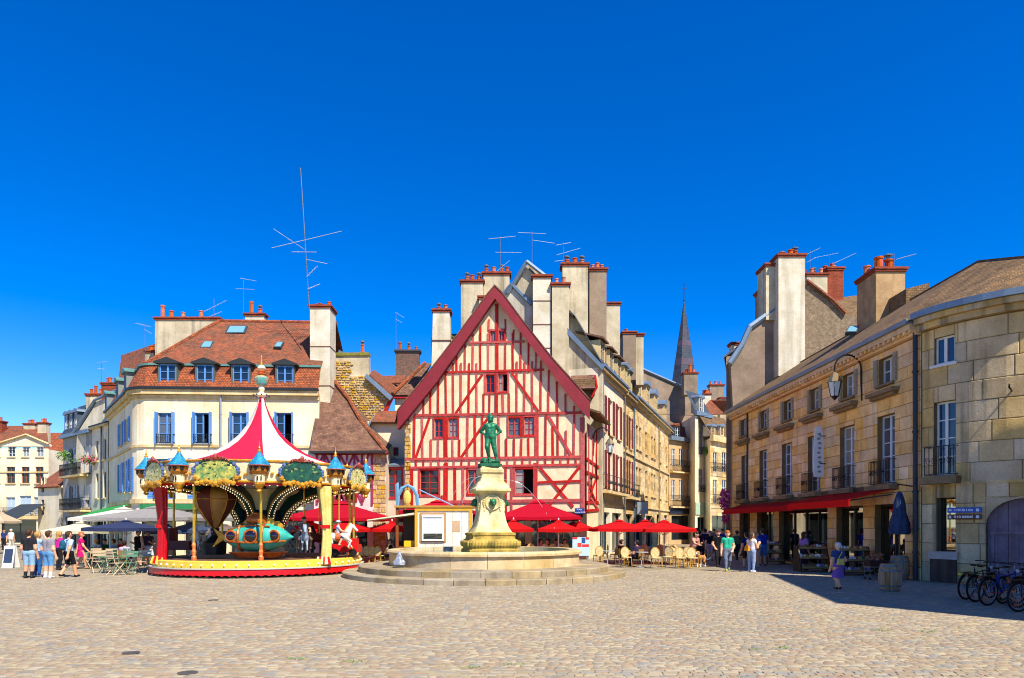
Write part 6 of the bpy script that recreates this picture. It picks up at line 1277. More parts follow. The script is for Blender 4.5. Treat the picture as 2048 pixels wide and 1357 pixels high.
# centre: panelled drum, flaring ribs with bulbs, ceiling
MB().lathe([(1.0, .66), (1.0, 1.0), (.8, 1.1), (.7, 2.3), (.8, 2.5), (1.3, 3.2), (1.6, 3.55)], (CCX, CCY, 0), 12).build('centre_drum', CRM, Ca); MB().lathe([(.5, 4.0), (4.3, 3.78)], (CCX, CCY, 0), 36).build('ceiling', GRNP, Ca)
for i in range(9):
    a = ow+2*math.pi*(i+.5)/9; pr = [(.95, 1.7), (1.05, 2.15), (1.3, 2.6), (1.75, 2.98), (2.5, 3.28), (3.4, 3.46), (4.25, 3.58)]; s = Vector((math.cos(a+A0), math.sin(a+A0), 0)); b = MB(); lo, hi = [], []
    for k2, (r, z) in enumerate(pr): lo.append(pol(r, a, z)); hi.append(pol(max(r-.32, .7), a, z+.3))
    b.prism([p-s*.12 for p in lo]+[p-s*.12 for p in reversed(hi)], s*.24); o = b.build('ceiling_rib', GRNP, Ca); g = MB(); lb = MB()
    for k2 in range(26):
        t = k2/25*6; j = min(int(t), 5); p = lo[j].lerp(lo[j+1], t-j)
        for sg in (-1, 1): lb.ball(tuple(p+s*sg*.1-Vector((0, 0, .03))), .025, 6, 4)
    lb.build('bulbs', BULB, o, kind='stuff'); g.tube([p+Vector((0, 0, .02))-s*.14 for p in lo], .03, 5); g.tube([p+Vector((0, 0, .02))+s*.14 for p in lo], .03, 5); g.build('gilt_edge', GOLD, o)
    a2 = ow+2*math.pi*i/9; M_ = Matrix.Translation(pol(.92, a2, 2.45)) @ Matrix.Rotation(a2+A0, 4, 'Z') @ Matrix.Rotation(R(-18), 4, 'X'); mp = MB(); mp.prism([Vector((x, 0, z)) for x, z in ((-.25, -.4), (.25, -.4), (.36, .25), (.2, .42), (-.2, .42), (-.36, .25))], (0, -.05, 0)); mp.xf(M_); mp.build('centre_mirror', mat('mirror_dark', '#2f4a5a', .1, .1, 2, 0, 10, metal=.7), Ca)
b = MB()
for i in range(90): b.ball(tuple(pol(4.2, 2*math.pi*i/90, 3.56)), .034, 6, 4)
b.build('rim_bulbs', BULB, Ca, kind='stuff')
def bpole(a, r): 
    p = pol(r, a, 0); MB().tube([(p.x, p.y, 1.3), (p.x, p.y, 3.7)], .05, 8).build('brass_pole', BRASS, Ca); q = MB(); q.lathe([(.1, .66), (.1, .8), (.07, .85), (.09, 1.0), (.06, 1.1), (.09, 1.25), (.05, 1.35)], (p.x, p.y, 0), 8); q.build('pole_base', mat('pole_candy', '#d88a3a', .4, .3, 9, .05, 12, c2='#c0463a'), Ca)
for a, r in ((-.66, 4.0), (-.005, 4.0), (.66, 3.9), (1.3, 4.0), (1.36, 3.8), (-1.25, 4.0), (2.2, 4), (2.9, 4), (3.6, 4), (4.3, 4)): bpole(a, r)
def curtain(a, r, m1, m2, z0, z1):
    p = pol(r, a, 0); n_ = 18; rows = []; side = -1 if a < 0 else 1
    for j in range(15):
        t = j/14; z = z1+(z0-z1)*t; rad = .34-.1*math.sin(t*math.pi*.9) if t < .92 else .24+.3*(t-.92)*4
        off = -.25*side*(1-t)*0+.18*math.sin(t*2.5)*(-side if a < 0 else side)*.6
        rows.append([(p.x+off+rad*(1+.22*math.cos(6*2*math.pi*q/n_+t*2))*math.cos(2*math.pi*q/n_)*.75, p.y+rad*(1+.22*math.cos(6*2*math.pi*q/n_+t*2))*math.sin(2*math.pi*q/n_)*.6, z) for q in range(n_)])
    o = loft(rows).build('curtain', m1, Ca, smooth=True); MB().lathe([(.27, -.07), (.28, .07)], (p.x+.05, p.y, z0+(z1-z0)*.48), 14, sx=.85, sy=.7).build('tie_band', RED, o)
    g = MB()
    for k in range(6): x = p.x+(k-2.5)*.08; g.tube([(x, p.y-.1, z0+.3), (x+(k-2.5)*.03, p.y-.16, z0)], [.04, .06], 5, k % 2)
    g.build('curtain_hem', [m2, RED], o)
curtain(-1.17, 4.15, mat('red_satin', '#c00d1c', .3, .12, 3, .1, 10), YEL, .5, 3.6); curtain(.6, 4.22, mat('cream_satin', '#ecd98a', .35, .12, 3, .1, 10, c2='#c9b45a'), CRM, .45, 3.6)
# teal submarine
def sub():
    o = P_(516, 1080, 27.9); o.z = 1.55; TE = mat('sub_teal', '#3fb4a0', .35, .12, 2, .05, 14, c2='#2a8f84'); n_ = 20; rows = []
    for t, r in ((-1.32, .1), (-1.2, .3), (-1.0, .45), (-.7, .6), (-.3, .69), (.1, .7), (.5, .66), (.85, .52), (1.1, .33), (1.3, .12), (1.42, .03)): rows.append([(o.x+t*1.0, o.y+r*.8*math.cos(2*math.pi*q/n_), o.z+r*.82*math.sin(2*math.pi*q/n_)) for q in range(n_)])
    s = loft(rows).build('submarine', TE, Ca, smooth=True); CP = mat('copper_trim', '#c8702a', .35, .2, 5, .1, 14, c2='#8a3f1a', metal=.3)
    for t, r in ((-.62, .63), (.33, .7)):
        g = MB(); g.tube([(o.x+t, o.y+(r+.01)*.8*math.cos(2*math.pi*q/24), o.z+(r+.01)*.82*math.sin(2*math.pi*q/24)) for q in range(25)], .055, 6); g.build('copper_band', CP, s)
    MB().tube([(o.x-1.1, o.y-.33, o.z-.18), (o.x-.4, o.y-.56, o.z-.2), (o.x+.4, o.y-.56, o.z-.2), (o.x+1.2, o.y-.25, o.z-.15)], .04, 6).build('copper_band', CP, s); MB().tube([(o.x-1.1, o.y-.2, o.z+.28), (o.x-.2, o.y-.4, o.z+.48), (o.x+.6, o.y-.38, o.z+.42)], .035, 6).build('copper_band', CP, s)
    for t, z, rr_ in ((-.92+.0, .05, .2), (-.14+.05, .04, .25), (.78, .05, .2), (-.05, .72, .22)):
        p = Vector((o.x+t, o.y-(.57 if abs(t) < .5 else .42), o.z+z)); 
        if z > .5: p.y = o.y-.15
        MB().tube([p+Vector((rr_*math.cos(q*math.pi/9), 0, rr_*math.sin(q*math.pi/9))) for q in range(19)], .05, 6).build('porthole_ring', CP, s); MB().ball(tuple(p), (rr_, .09, rr_), 12, 8).build('porthole_glass', glass_m('porthole', '#1c1018'), s, smooth=True)
    MB().ball((o.x-.05, o.y, o.z+.68), (.42, .3, .3), 14, 8).build('conning_tower', CP, s, smooth=True)
    f = MB(); f.prism([(o.x-1.2, o.y, o.z), (o.x-1.75, o.y, o.z+.36), (o.x-1.55, o.y, o.z), (o.x-1.78, o.y, o.z-.4)], (0, -.08, 0)); f.build('tail_fin', GOLD, s); f = MB()
    f.prism([(o.x-.6+i*.16, o.y-.03, o.z+.55+.2*math.sin(i*.35)+(.1 if i % 2 else 0)) for i in range(11)]+[(o.x+1.0, o.y-.03, o.z+.3), (o.x-.6, o.y-.03, o.z+.45)], (0, .06, 0)); f.build('crest', GOLD, s); f = MB()
    f.lathe([(.0, -.1), (.55, -.08), (.75, .1), (.8, .14), (0, .14)], (o.x, o.y, .82), 20, sx=1.5, sy=.7); f.build('cradle', CP, s)
sub()
# balloon car
p = P_(430, 1010, 29.3); b = MB(); pr = [(.1, 1.9), (.22, 2.05), (.4, 2.3), (.72, 2.75), (.84, 3.1), (.82, 3.3), (.7, 3.5), (.5, 3.65)]
for i in range(8): b.lathe(pr, (p.x, p.y, 0), 3, i % 2, a0=i*math.pi/4+.2, a1=(i+1)*math.pi/4+.2)
bl = b.build('balloon', [mat('balloon_ochre', '#b98a4a', .5, .15, 3, .05, 14), mat('balloon_brown', '#6a2f24', .5, .15, 3, .05, 14)], Ca, smooth=True); g = MB()
for i in range(8): a = i*math.pi/4+.2; g.tube([(p.x+(r+.015)*math.cos(a), p.y+(r+.015)*math.sin(a), z) for r, z in pr], .018, 5)
g.tube([(p.x+.85*math.cos(q*math.pi/12), p.y+.85*math.sin(q*math.pi/12), 3.1) for q in range(25)], .018, 5); g.build('balloon_ribs', GOLD, bl); MB().lathe([(.18, 1.9), (.14, 1.6), (.34, 1.4), (.46, 1.3), (.44, .8), (.0, .78)], (p.x, p.y, 0), 12).build('basket', BLK, bl)
# carved horses on the platform
def horse(x, y, z, face, body, mane, saddle, s=1.0, lab=None):
    M_ = Matrix.Translation((x, y, z)) @ Matrix.Rotation(R(face), 4, 'Z') @ Matrix.Scale(s, 4); c = [(P3(0, -.38, .0), P3(0, .0, -.02), .2, .19, 0), (P3(0, 0, -.02), P3(0, .36, .03), .19, .21, 0), (P3(0, .42, .1), P3(0, .62, .5), .17, .1, 0), (P3(0, .62, .52), P3(0, .72, .5), .1, .09, 0), (P3(0, .74, .47), P3(0, .92, .3), .08, .055, 0), (P3(.05, .62, .62), P3(.055, .62, .68), .03, .015, 0), (P3(-.05, .62, .62), P3(-.055, .62, .68), .03, .015, 0), (P3(0, .34, .28), P3(0, .54, .6), .06, .06, 1), (P3(0, -.56, .06), P3(0, -.74, -.25), .06, .045, 1), (P3(0, -.74, -.25), P3(0, -.72, -.5), .05, .02, 1)]
    for q, (kx, kz, hx, hz2) in ((1, (.62, -.22, .48, -.5)), (-1, (.5, -.3, .66, -.52))): c += [(P3(q*.1, .38, -.08), P3(q*.11, kx, kz), .085, .05, 0), (P3(q*.11, kx, kz), P3(q*.11, hx, hz2), .045, .032, 0), (P3(q*.11, hx, hz2), P3(q*.11, hx+.03, hz2-.06), .04, .045, 1)]
    for q, (kx, hx) in ((1, (-.3, -.62)), (-1, (-.42, -.72))): c += [(P3(q*.1, -.44, -.08), P3(q*.11, kx, -.3), .12, .07, 0), (P3(q*.11, kx, -.3), P3(q*.11, hx+.05, -.42), .055, .035, 0), (P3(q*.11, hx+.05, -.42), P3(q*.11, hx, -.66), .034, .03, 0), (P3(q*.11, hx, -.66), P3(q*.11, hx+.03, -.72), .038, .045, 1)]
    o = skin_obj('horse', c, .024, [body, mane], Ca, M_, k=.05)
    if lab: o['label'] = lab
    g = MB(); g.lathe([(.24, -.12), (.245, .12)], (0, 0, 0), 14); g.xf(Matrix.Rotation(R(90), 4, 'X')); g.ball((0, -.12, .22), (.15, .06, .1)); g.ball((0, .14, .22), (.12, .05, .08)); g.xf(M_); g.build('saddle', saddle, o); MB().tube([M_ @ Vector((0, .05, .2)), M_ @ Vector((0, .05, (4.1-z)/s))], .03/s*s, 6).build('horse_pole', BRASS, o)
HW = mat('horse_white', '#e4ded2', .4, .1, 4, .05, 14); HG = mat('horse_grey', '#8fa0b4', .4, .1, 4, .05, 14); HM = mat('mane_grey', '#8a8a90', .6, .2, 8, .3, 20)
for px, y, fc, s_ in ((393, 29.6, 200, .85), (424, 29.9, 205, .85)): horse(X_(px, y), y, 1.5, fc, HW, HM, paint('#3f78b0'), s_)
hx, hy = X_(676, 29.2), 29.2; horse(hx, hy, 1.55, -75, HW, mat('mane_gold', '#c9a04a', .6, .2, 8, .3, 20), paint('#c8602a'), .85, 'white horse with gold mane carrying the child')
horse(X_(608, 29), 29, 1.5, -160, HG, HM, paint('#d0a03a'), .85, 'grey blue horse carrying a rider'); horse(X_(640, 31), 31, 1.45, 60, BROWN, BLK, paint('#9a2a2a'), .85)
for px, y in ((560, 33), (470, 33.4), (585, 34)): horse(X_(px, y), y, 1.5, -90, (HW, BROWN, HG)[px % 3], HM, paint('#7a2a3a'), .85)
b = MB(); x, y = X_(692, 30.4), 30.4; b.box(x-.6, x+.6, y-.35, y+.35, .85, 1.2); b.box(x-.25, x+.5, y-.3, y+.3, 1.2, 1.45); o = b.build('toy_car', RED, Ca)
for dx in (-.38, .38): MB().tube([(x+dx, y-.4, .85), (x+dx, y-.3, .85)], .17, 12).build('wheel', BLK, o)
x, y = X_(345, 30.6), 30.6; b = MB(); b.box(x-.1, x+.9, y-.4, y+.4, .95, 1.35); b.box(x-.1, x+.05, y-.4, y+.4, 1.35, 1.9); b.build('carved_bench', paint('#5a1f22'), Ca)
person(660, 1100, 1.25, -75, 'child in sun hat riding the white carousel horse', '#a9c4e4', '#2a3558', 'blond', '#8a5a3a', pose='ride', arms=('reach', 'reach'), skin=1, hat='#9fc4e0', X=hx, Y=hy, z=1.62-.42*1.25)
person(610, 1100, 1.6, -150, 'rider in taupe top on the grey carousel horse', '#8a7468', '#6a5a52', 'brown', '#5a4a3a', pose='ride', arms=('reach', 'reach'), leg='pants', X=X_(608, 29), Y=29, z=1.6-.42*1.6)

# ------------------------------------------------------------------ crêpe kiosk behind the basin
kY = 34.6; kx0, kx1 = X_(833, kY), X_(941, kY); kxl = X_(793, kY)
Kk = thing('kiosk', 'cream and yellow snack kiosk with raised hatch and rolled shutter window', 'kiosk', ((kx0+kx1)/2, kY, 0)); zt = Z_(1018, kY); KC = mat('kiosk_cream', '#f2ecd4', .6, .06, 2, .04, 14); KY = paint('#dca42c', .5)
for i in range(6): a, c = kx0+(kx1-kx0)*i/6, kx0+(kx1-kx0)*(i+1)/6; MB().box(a+.006, c-.006, kY, kY+.05, .1, zt).build('board', KC, Kk)
MB().box(kx0+.01, kx1-.01, kY+.06, kY+2.2, .1, zt).build('cabin', KC, Kk)
MB().box(kx0-.08, kx0+.06, kY-.06, kY+.1, 0, zt+.06).box(kx1-.06, kx1+.08, kY-.06, kY+.1, 0, zt+.06).box(kx0+.06, kx1-.06, kY-.06, kY+.0, zt-.1, zt+.06).build('frame', KY, Kk); MB().box(kxl-.1, kx1+.1, kY-.1, kY+2.3, zt+.06, zt+.16).build('roof', paint('#b98a3a', .6), Kk); MB().box(kxl-.04, kxl+.1, kY-.02, kY+.12, 0, zt+.06).build('post', BROWN, Kk); MB().box(kxl, kx0, kY+.1, kY+2.2, 0, .95).build('counter', paint('#8a5a2a', .6), Kk); MB().box(kxl, kx0-.1, kY+2.1, kY+2.2, .95, zt).build('rear_panel', paint('#4a3626'), Kk)
a, c, p, q = X_(844, kY), X_(888, kY), Z_(1082, kY), Z_(1030, kY); wd = MB().box(a-.1, c+.1, kY-.05, kY-.001, p-.06, q+.1).build('window', paint('#b08a60', .6), Kk); f = MB(); f.box(a, a+.08, kY-.12, kY-.051, p, q); f.box(c-.08, c, kY-.12, kY-.051, p, q); f.box(a+.08, c-.08, kY-.14, kY-.051, q-.12, q); f.box(a+.08, c-.08, kY-.12, kY-.051, p, p+.08); f.build('window_frame', paint('#f0f4f6', .3), wd); MB().box(a+.08, c-.08, kY-.07, kY-.055, p+.08, p+.36).build('pane', glass_m(), wd); s_ = MB()
for i in range(12): z = p+.36+i*.075; s_.box(a+.08, c-.08, kY-.1, kY-.055, z, z+.068)
s_.build('roller_shutter', paint('#e4ecf4', .4), wd); MB().box(X_(905, kY), X_(920, kY), kY-.02, kY-.001, Z_(1064, kY), Z_(1042, kY)).build('notice', paint('#c9a884'), Kk)
hb = MB(); hb.hexa([(kxl-1.4, kY-.3, Z_(1042, kY)), (kx0-.1, kY-.3, Z_(1030, kY)), (kx0-.1, kY+1.6, Z_(1030, kY)), (kxl-1.4, kY+1.6, Z_(1042, kY)), (kxl-1.4, kY-.3, Z_(1040, kY)), (kx0-.1, kY-.3, Z_(1026, kY)), (kx0-.1, kY+1.6, Z_(1026, kY)), (kxl-1.4, kY+1.6, Z_(1040, kY))]); hb.build('raised_hatch', paint('#d6d8bc', .5), Kk)
g = MB(); cx = X_(815, kY); z0 = zt+.16
for s in (-1, 1): g.tube([(cx+s*.5, kY, z0), (cx+s*.46, kY, z0+.5), (cx+s*.28, kY, z0+.85), (cx, kY, z0+1.0)], [.09, .1, .1, .06], 6)
g.tube([(cx-.5, kY, z0), (cx-.52, kY, z0+1.0), (cx-.46, kY, z0+1.15)], [.08, .1, .02], 6); g.build('roof_emblem', paint('#6f9fc0', .5), Kk); MB().ball((cx-.02, kY, z0+.38), (.2, .1, .38), 10, 8).build('emblem_cone', paint('#d9c060', .5), Kk); MB().tube([(kx0+.1, kY+.2, zt+.95), (kx0+1.9, kY+.3, zt+.1)], .035, 6).build('roof_stay', paint('#7fa0c8', .4), Kk); b = MB(); b.lathe([(0, 0), (.34, 0), (.36, .2), (.3, .25)], (X_(818, kY), kY+.8, 1.0), 14); b.build('crepe_pan', paint('#c0c4c8', .25), Kk); MB().box(X_(806, kY), X_(826, kY), kY+.3, kY+.7, .955, 1.25).build('box', paint('#e0c020'), Kk)

# ------------------------------------------------------------------ parasols
def parasol(px, yt, ye, hw, Y, col, name, label, group, sides=4, rot=0, val=.0):
    c = P_(px, yt, Y); ze = Z_(ye, Y); r = hw/FPX*Y*(1/math.cos(math.pi/4) if sides == 4 else 1); t = thing(name, label, 'parasol', (c.x, Y, 0), group); n_ = sides; ca = canvas(col)
    a0 = math.pi/4+rot; k = 6
    def ringp(f, z, sag):
        out = []
        for i in range(n_):
            for j in range(k):
                A_, B_ = a0+2*math.pi*i/n_, a0+2*math.pi*(i+1)/n_; u = j/k; x = (1-u)*math.cos(A_)+u*math.cos(B_); y = (1-u)*math.sin(A_)+u*math.sin(B_); out.append((c.x+r*f*x, Y+r*f*y*(1 if sides != 4 else 1), z-sag*4*u*(1-u)))
        return out
    rows = [ringp(f, c.z+(ze-c.z)*f+.05*math.sin(math.pi*f)*-(c.z-ze), .0+.05*f*(c.z-ze)) for f in (.02, .12, .3, .55, .8, 1.0)]+[ringp(1.0, ze-.16-val, .05*(c.z-ze))]
    loft(rows).build('canopy', ca, t, smooth=False); loft([ringp(.02, c.z+.05, 0), ringp(.2, c.z-.2*(c.z-ze)+.035, 0)]).build('vent_cap', ca, t)
    MB().tube([(c.x, Y, .02), (c.x, Y, c.z+.1)], .035, 8).build('pole', paint('#d8d8d4', .35), t); MB().ball((c.x, Y, c.z+.11), .035).build('finial', paint('#e0e4e8'), t); MB().lathe([(.3, 0), (.3, .06), (.05, .1)], (c.x, Y, 0), 14).build('base', paint('#4a4a4c', .6), t)
    g = MB()
    for i in range(n_): a = a0+2*math.pi*i/n_; g.tube([(c.x, Y, c.z-.06), (c.x+r*.97*math.cos(a), Y+r*.97*math.sin(a), ze-.05)], .016, 4); g.tube([(c.x, Y, ze-.35), (c.x+r*.5*math.cos(a), Y+r*.5*math.sin(a), (c.z+ze)/2-.06)], .014, 4)
    g.build('ribs', paint('#8a8a86', .4), t); return t
RP = 'red café parasols'; RC = '#c4122e'; RC2 = '#d4181c'
for px, yt, ye, hw, Y, col, lab in ((683, 1004, 1036, 100, 40.0, RC, 'large crimson parasol behind the carousel curtain'), (874, 1002, 1024, 74, 40.6, RC, 'large crimson parasol rising behind the kiosk'), (1076, 1001, 1034, 82, 38.8, RC, 'large crimson parasol right of the fountain pedestal'), (620, 1043, 1060, 42, 38.5, RC2, 'small red parasol behind the carousel submarine'), (694, 1042, 1058, 50, 37.6, RC2, 'small red parasol behind the carousel horses'), (784, 1044, 1058, 36, 37.8, RC2, 'small red parasol left of the kiosk'), (826, 1042, 1058, 30, 38.6, RC2, 'small red parasol seen through the kiosk hatch'), (1027, 1041, 1058, 40, 36.5, RC2, 'small red parasol against the fountain pedestal'), (1117, 1042, 1058, 42, 36.2, RC2, 'small red parasol by the map panel'), (1158, 1044, 1056, 26, 38.6, RC2, 'small dark red parasol at the corner post of the red house'), (1238, 1041, 1057, 52, 36.8, RC2, 'first flat red parasol of the lane corner terrace'), (1290, 1041, 1057, 46, 38.4, RC2, 'middle flat red parasol of the lane corner terrace'), (1328, 1042, 1058, 50, 36.4, RC2, 'last flat red parasol of the lane corner terrace')):
    parasol(px, yt, ye, hw, Y, col, 'parasol', lab, RP, rot=.06*((px % 5)-2))
LP = 'pale and navy parasols of the corner café'
for px, yt, ye, hw, Y, col, lab in ((318, 1013, 1036, 96, 38, '#a8a4a0', 'big grey parasol beside the carousel curtain'), (248, 1016, 1037, 70, 41, '#e8e4d4', 'big white parasol half behind the grey one'), (163, 1045, 1061, 50, 35.5, '#e6e0c4', 'small cream parasol above the seated guests'), (252, 1042, 1056, 56, 34.5, '#3a4468', 'navy parasol over the metal tables'), (335, 1050, 1062, 30, 36, '#5a6a88', 'slate blue parasol half hidden by the red curtain'), (472, 1012, 1036, 56, 39.5, '#9a9690', 'grey parasol seen through the carousel'), (382, 1046, 1060, 40, 37, '#4a5878', 'dark blue parasol behind the carousel balloon'), (450, 1050, 1064, 44, 37.5, '#8a7a70', 'taupe parasol behind the carousel submarine'), (-6, 1020, 1042, 30, 50, '#d8c4a8', 'beige parasol cut by the edge of the square')):
    parasol(px, yt, ye, hw, Y, col, 'parasol', lab, LP, rot=.05*((px % 5)-2))

# ------------------------------------------------------------------ chairs and tables
RAT = mat('rattan', '#c89a3a', .6, .2, 10, .2, 40, c2='#9a6a22', fine=.2); RATP = mat('rattan_weave', '#d9c89a', .7, .15, 12, .3, 60, c2='#b89a5a', fine=.25)
def make_bistro():
    t = thing('bistro_chair', 'x', 'chair')
    MB().tube([(.2*math.cos(a), -.2-.1*math.sin(a)*0-.02, .68+.24*math.sin(a)) for a in [2*math.pi*k/18 for k in range(19)]], .018, 6).build('back_frame', RAT, t)
    b = MB(); b.lathe([(0, -.008), (.19, -.008), (.19, .008), (0, .008)], (0, 0, 0), 16, sy=1.2); b.xf(Matrix.Translation((0, -.22, .68)) @ Matrix.Rotation(R(90), 4, 'X')); b.build('backrest', RATP, t)
    MB().lathe([(0, .43), (.22, .43), (.235, .45), (.22, .475), (0, .475)], (0, 0, 0), 16).build('seat', RATP, t)
    for sx in (-1, 1):
        MB().tube([(sx*.17, .16, .44), (sx*.19, .2, 0)], .016, 6).build('leg', RAT, t); MB().tube([(sx*.15, -.17, .44), (sx*.19, -.26, 0)], .016, 6).build('leg', RAT, t); MB().tube([(sx*.16, -.2, .5), (sx*.18, -.18, .44)], .014, 5).build('back_post', RAT, t)
    MB().tube([(.16*math.cos(a), .16*math.sin(a), .24) for a in [2*math.pi*k/12 for k in range(13)]], .01, 5).build('stretcher', RAT, t); return t
ORD = ['first', 'second', 'third', 'fourth', 'fifth', 'sixth', 'seventh', 'eighth', 'ninth', 'tenth', 'eleventh', 'twelfth', 'thirteenth', 'fourteenth', 'fifteenth', 'sixteenth']
bist = make_bistro(); used = []
def place(src, flag, x, y, rz, label, group, s=1.0):
    if not flag: src.location = (x, y, 0); src.rotation_euler = (0, 0, rz); src.scale = (s,)*3; src['label'] = label; src['group'] = group; flag.append(1); return src
    return copy_tree(src, (x, y, 0), rz, s, label, group)
for i, px in enumerate((726, 738, 749, 760)): y = 36.2-.15*i; place(bist, used, X_(px, y), y, R(-20), f'yellow rattan chair, {ORD[i]} in the row between carousel and kiosk', 'rattan chairs by the carousel', 1.05)
lane = [(1196, 1131, 10), (1253, 1135, 190), (1313, 1137, 185), (1207, 1126, 90), (1268, 1127, 60), (1300, 1128, -70), (1335, 1134, 150), (1350, 1131, 200), (1362, 1137, 185), (1376, 1134, 170), (1386, 1137, 185), (1345, 1125, 20), (1325, 1125, -40), (1230, 1127, 120), (1287, 1124, 0)]
for i, (px, py, a) in enumerate(sorted(lane)): y = gy(py); place(bist, used, X_(px, y), y, R(a), f'rattan bistro chair, {ORD[i]} from the map panel on the lane corner terrace', 'rattan chairs of the lane corner terrace', 1.06)
for i, px in enumerate((1062, 1092, 1109, 1126, 1138)): y = 36.6; place(bist, used, X_(px, y), y, R(180+i*9), f'rattan bistro chair, {ORD[i]} from the pedestal behind the basin rim', 'rattan chairs under the red gable', 1.15)
def make_metal(col):
    t = thing('metal_chair', 'x', 'chair'); m = paint(col, .4)
    for i in range(5): MB().box(-.2, .2, -.18+i*.08, -.12+i*.08, .44, .455).build('seat_slat', m, t)
    for i in range(2): z = .66+i*.12; MB().hexa([(-.2, -.25-.02*i, z), (.2, -.25-.02*i, z), (.2, -.235-.02*i, z), (-.2, -.235-.02*i, z), (-.2, -.265-.02*i, z+.09), (.2, -.265-.02*i, z+.09), (.2, -.25-.02*i, z+.09), (-.2, -.25-.02*i, z+.09)]).build('back_slat', m, t)
    for s in (-1, 1): MB().tube([(s*.21, .24, 0), (s*.21, -.2, .46), (s*.21, -.28, .88)], .013, 5).build('leg', m, t); MB().tube([(s*.19, -.26, 0), (s*.19, .2, .45)], .013, 5).build('leg', m, t)
    return t
mg, mw = make_metal('#5f8a70'), make_metal('#d8bf9a'); ug, uw = [], []
mets = [(196, 1146, 40, 'w'), (232, 1151, -25, 'w'), (257, 1150, 178, 'g'), (286, 1147, 190, 'w'), (215, 1144, 100, 'g'), (185, 1138, 60, 'w'), (205, 1136, -40, 'g'), (176, 1134, 80, 'g'), (240, 1140, 150, 'g'), (300, 1143, 120, 'g'), (270, 1141, -60, 'w'), (226, 1139, 20, 'w')]
ci = {'w': 0, 'g': 0}
for px, py, a, k in sorted(mets):
    y = gy(py); place(mg if k == 'g' else mw, ug if k == 'g' else uw, X_(px, y), y, R(a), f"{'green' if k == 'g' else 'beige'} metal folding chair, {ORD[ci[k]]} of its colour from the pink dress towards the carousel", 'metal chairs of the corner café', 1.1); ci[k] += 1
def table(px, py, label, group, col='#7a9a7a', sq=True, h=.74, r=.36):
    y = gy(py); x = X_(px, y); t = thing('cafe_table', label, 'table', (x, y, 0), group); m = paint(col, .4)
    if sq: MB().box(x-r, x+r, y-r, y+r, h-.03, h).build('table_top', m, t)
    else: MB().lathe([(0, h-.03), (r, h-.03), (r, h), (0, h)], (x, y, 0), 18).build('table_top', m, t)
    if sq:
        for s in (-1, 1):
            MB().tube([(x+s*r*.8, y-r*.8, 0), (x+s*r*.8, y+r*.8, h-.03)], .012, 5).build('leg', m, t); MB().tube([(x+s*r*.8, y+r*.8, 0), (x+s*r*.8, y-r*.8, h-.03)], .012, 5).build('leg', m, t)
    else: MB().tube([(x, y, .03), (x, y, h-.03)], .03, 8).build('stem', m, t); MB().lathe([(.22, 0), (.22, .02), (.03, .05)], (x, y, 0), 14).build('foot', m, t)
TG = 'folding tables of the corner café'
for px, py, lab in ((185, 1136, 'green folding table next to the pink dress'), (222, 1147, 'green folding table among the nearest metal chairs'), (246, 1146, 'green folding table with a green chair pulled up'), (304, 1146, 'folding table nearest the red curtain'), (200, 1130, 'folding table below the cream parasol'), (268, 1130, 'folding table behind the women in black and white'), (232, 1130, 'folding table under the navy parasol')): table(px, py, lab, TG)
for px, py, lab in ((1215, 1131, 'round metal table closest to the map panel'), (1283, 1135, 'round metal table beside the seated lane corner guests'), (1338, 1130, 'round metal table between the stacked rattan chairs'), (1366, 1128, 'round metal table nearest the dog walkers'), (772, 1128, 'round metal table of the lone guest by the kiosk')): table(px, py, lab, 'round tables of the red cafés', '#a8acb0', False, r=.33)
def guest(px, Y, face, label, top, bot, hair, seat, **k):
    person(px, 0, 1.72, face, label, top, bot, hair, pose='sit', arms=('lap', 'lap'), leg=k.pop('leg', 'pants'), Y=Y, z=.0, res=.022, group='seated café guests', **k)
    s = thing('stool_chair', 'plain café chair under the '+seat, 'chair', (X_(px, Y), Y, 0), 'chairs under seated guests'); x = X_(px, Y); a = R(face); m = paint('#8a6a3a', .6)
    Mx = Matrix.Translation((x, Y, 0)) @ Matrix.Rotation(a, 4, 'Z'); MB().box(-.2, .2, -.24, .16, .33, .36).xf(Mx).build('seat', m, s); MB().box(-.2, .2, -.28, -.25, .5, .85).xf(Mx).build('backrest', m, s)
    for lx, ly, lz in ((-.18, .14, .33), (.18, .14, .33), (-.18, -.265, .5), (.18, -.265, .5)): MB().tube([(lx, ly, 0), (lx, ly, lz)], .014, 5).xf(Mx).build('leg', m, s)
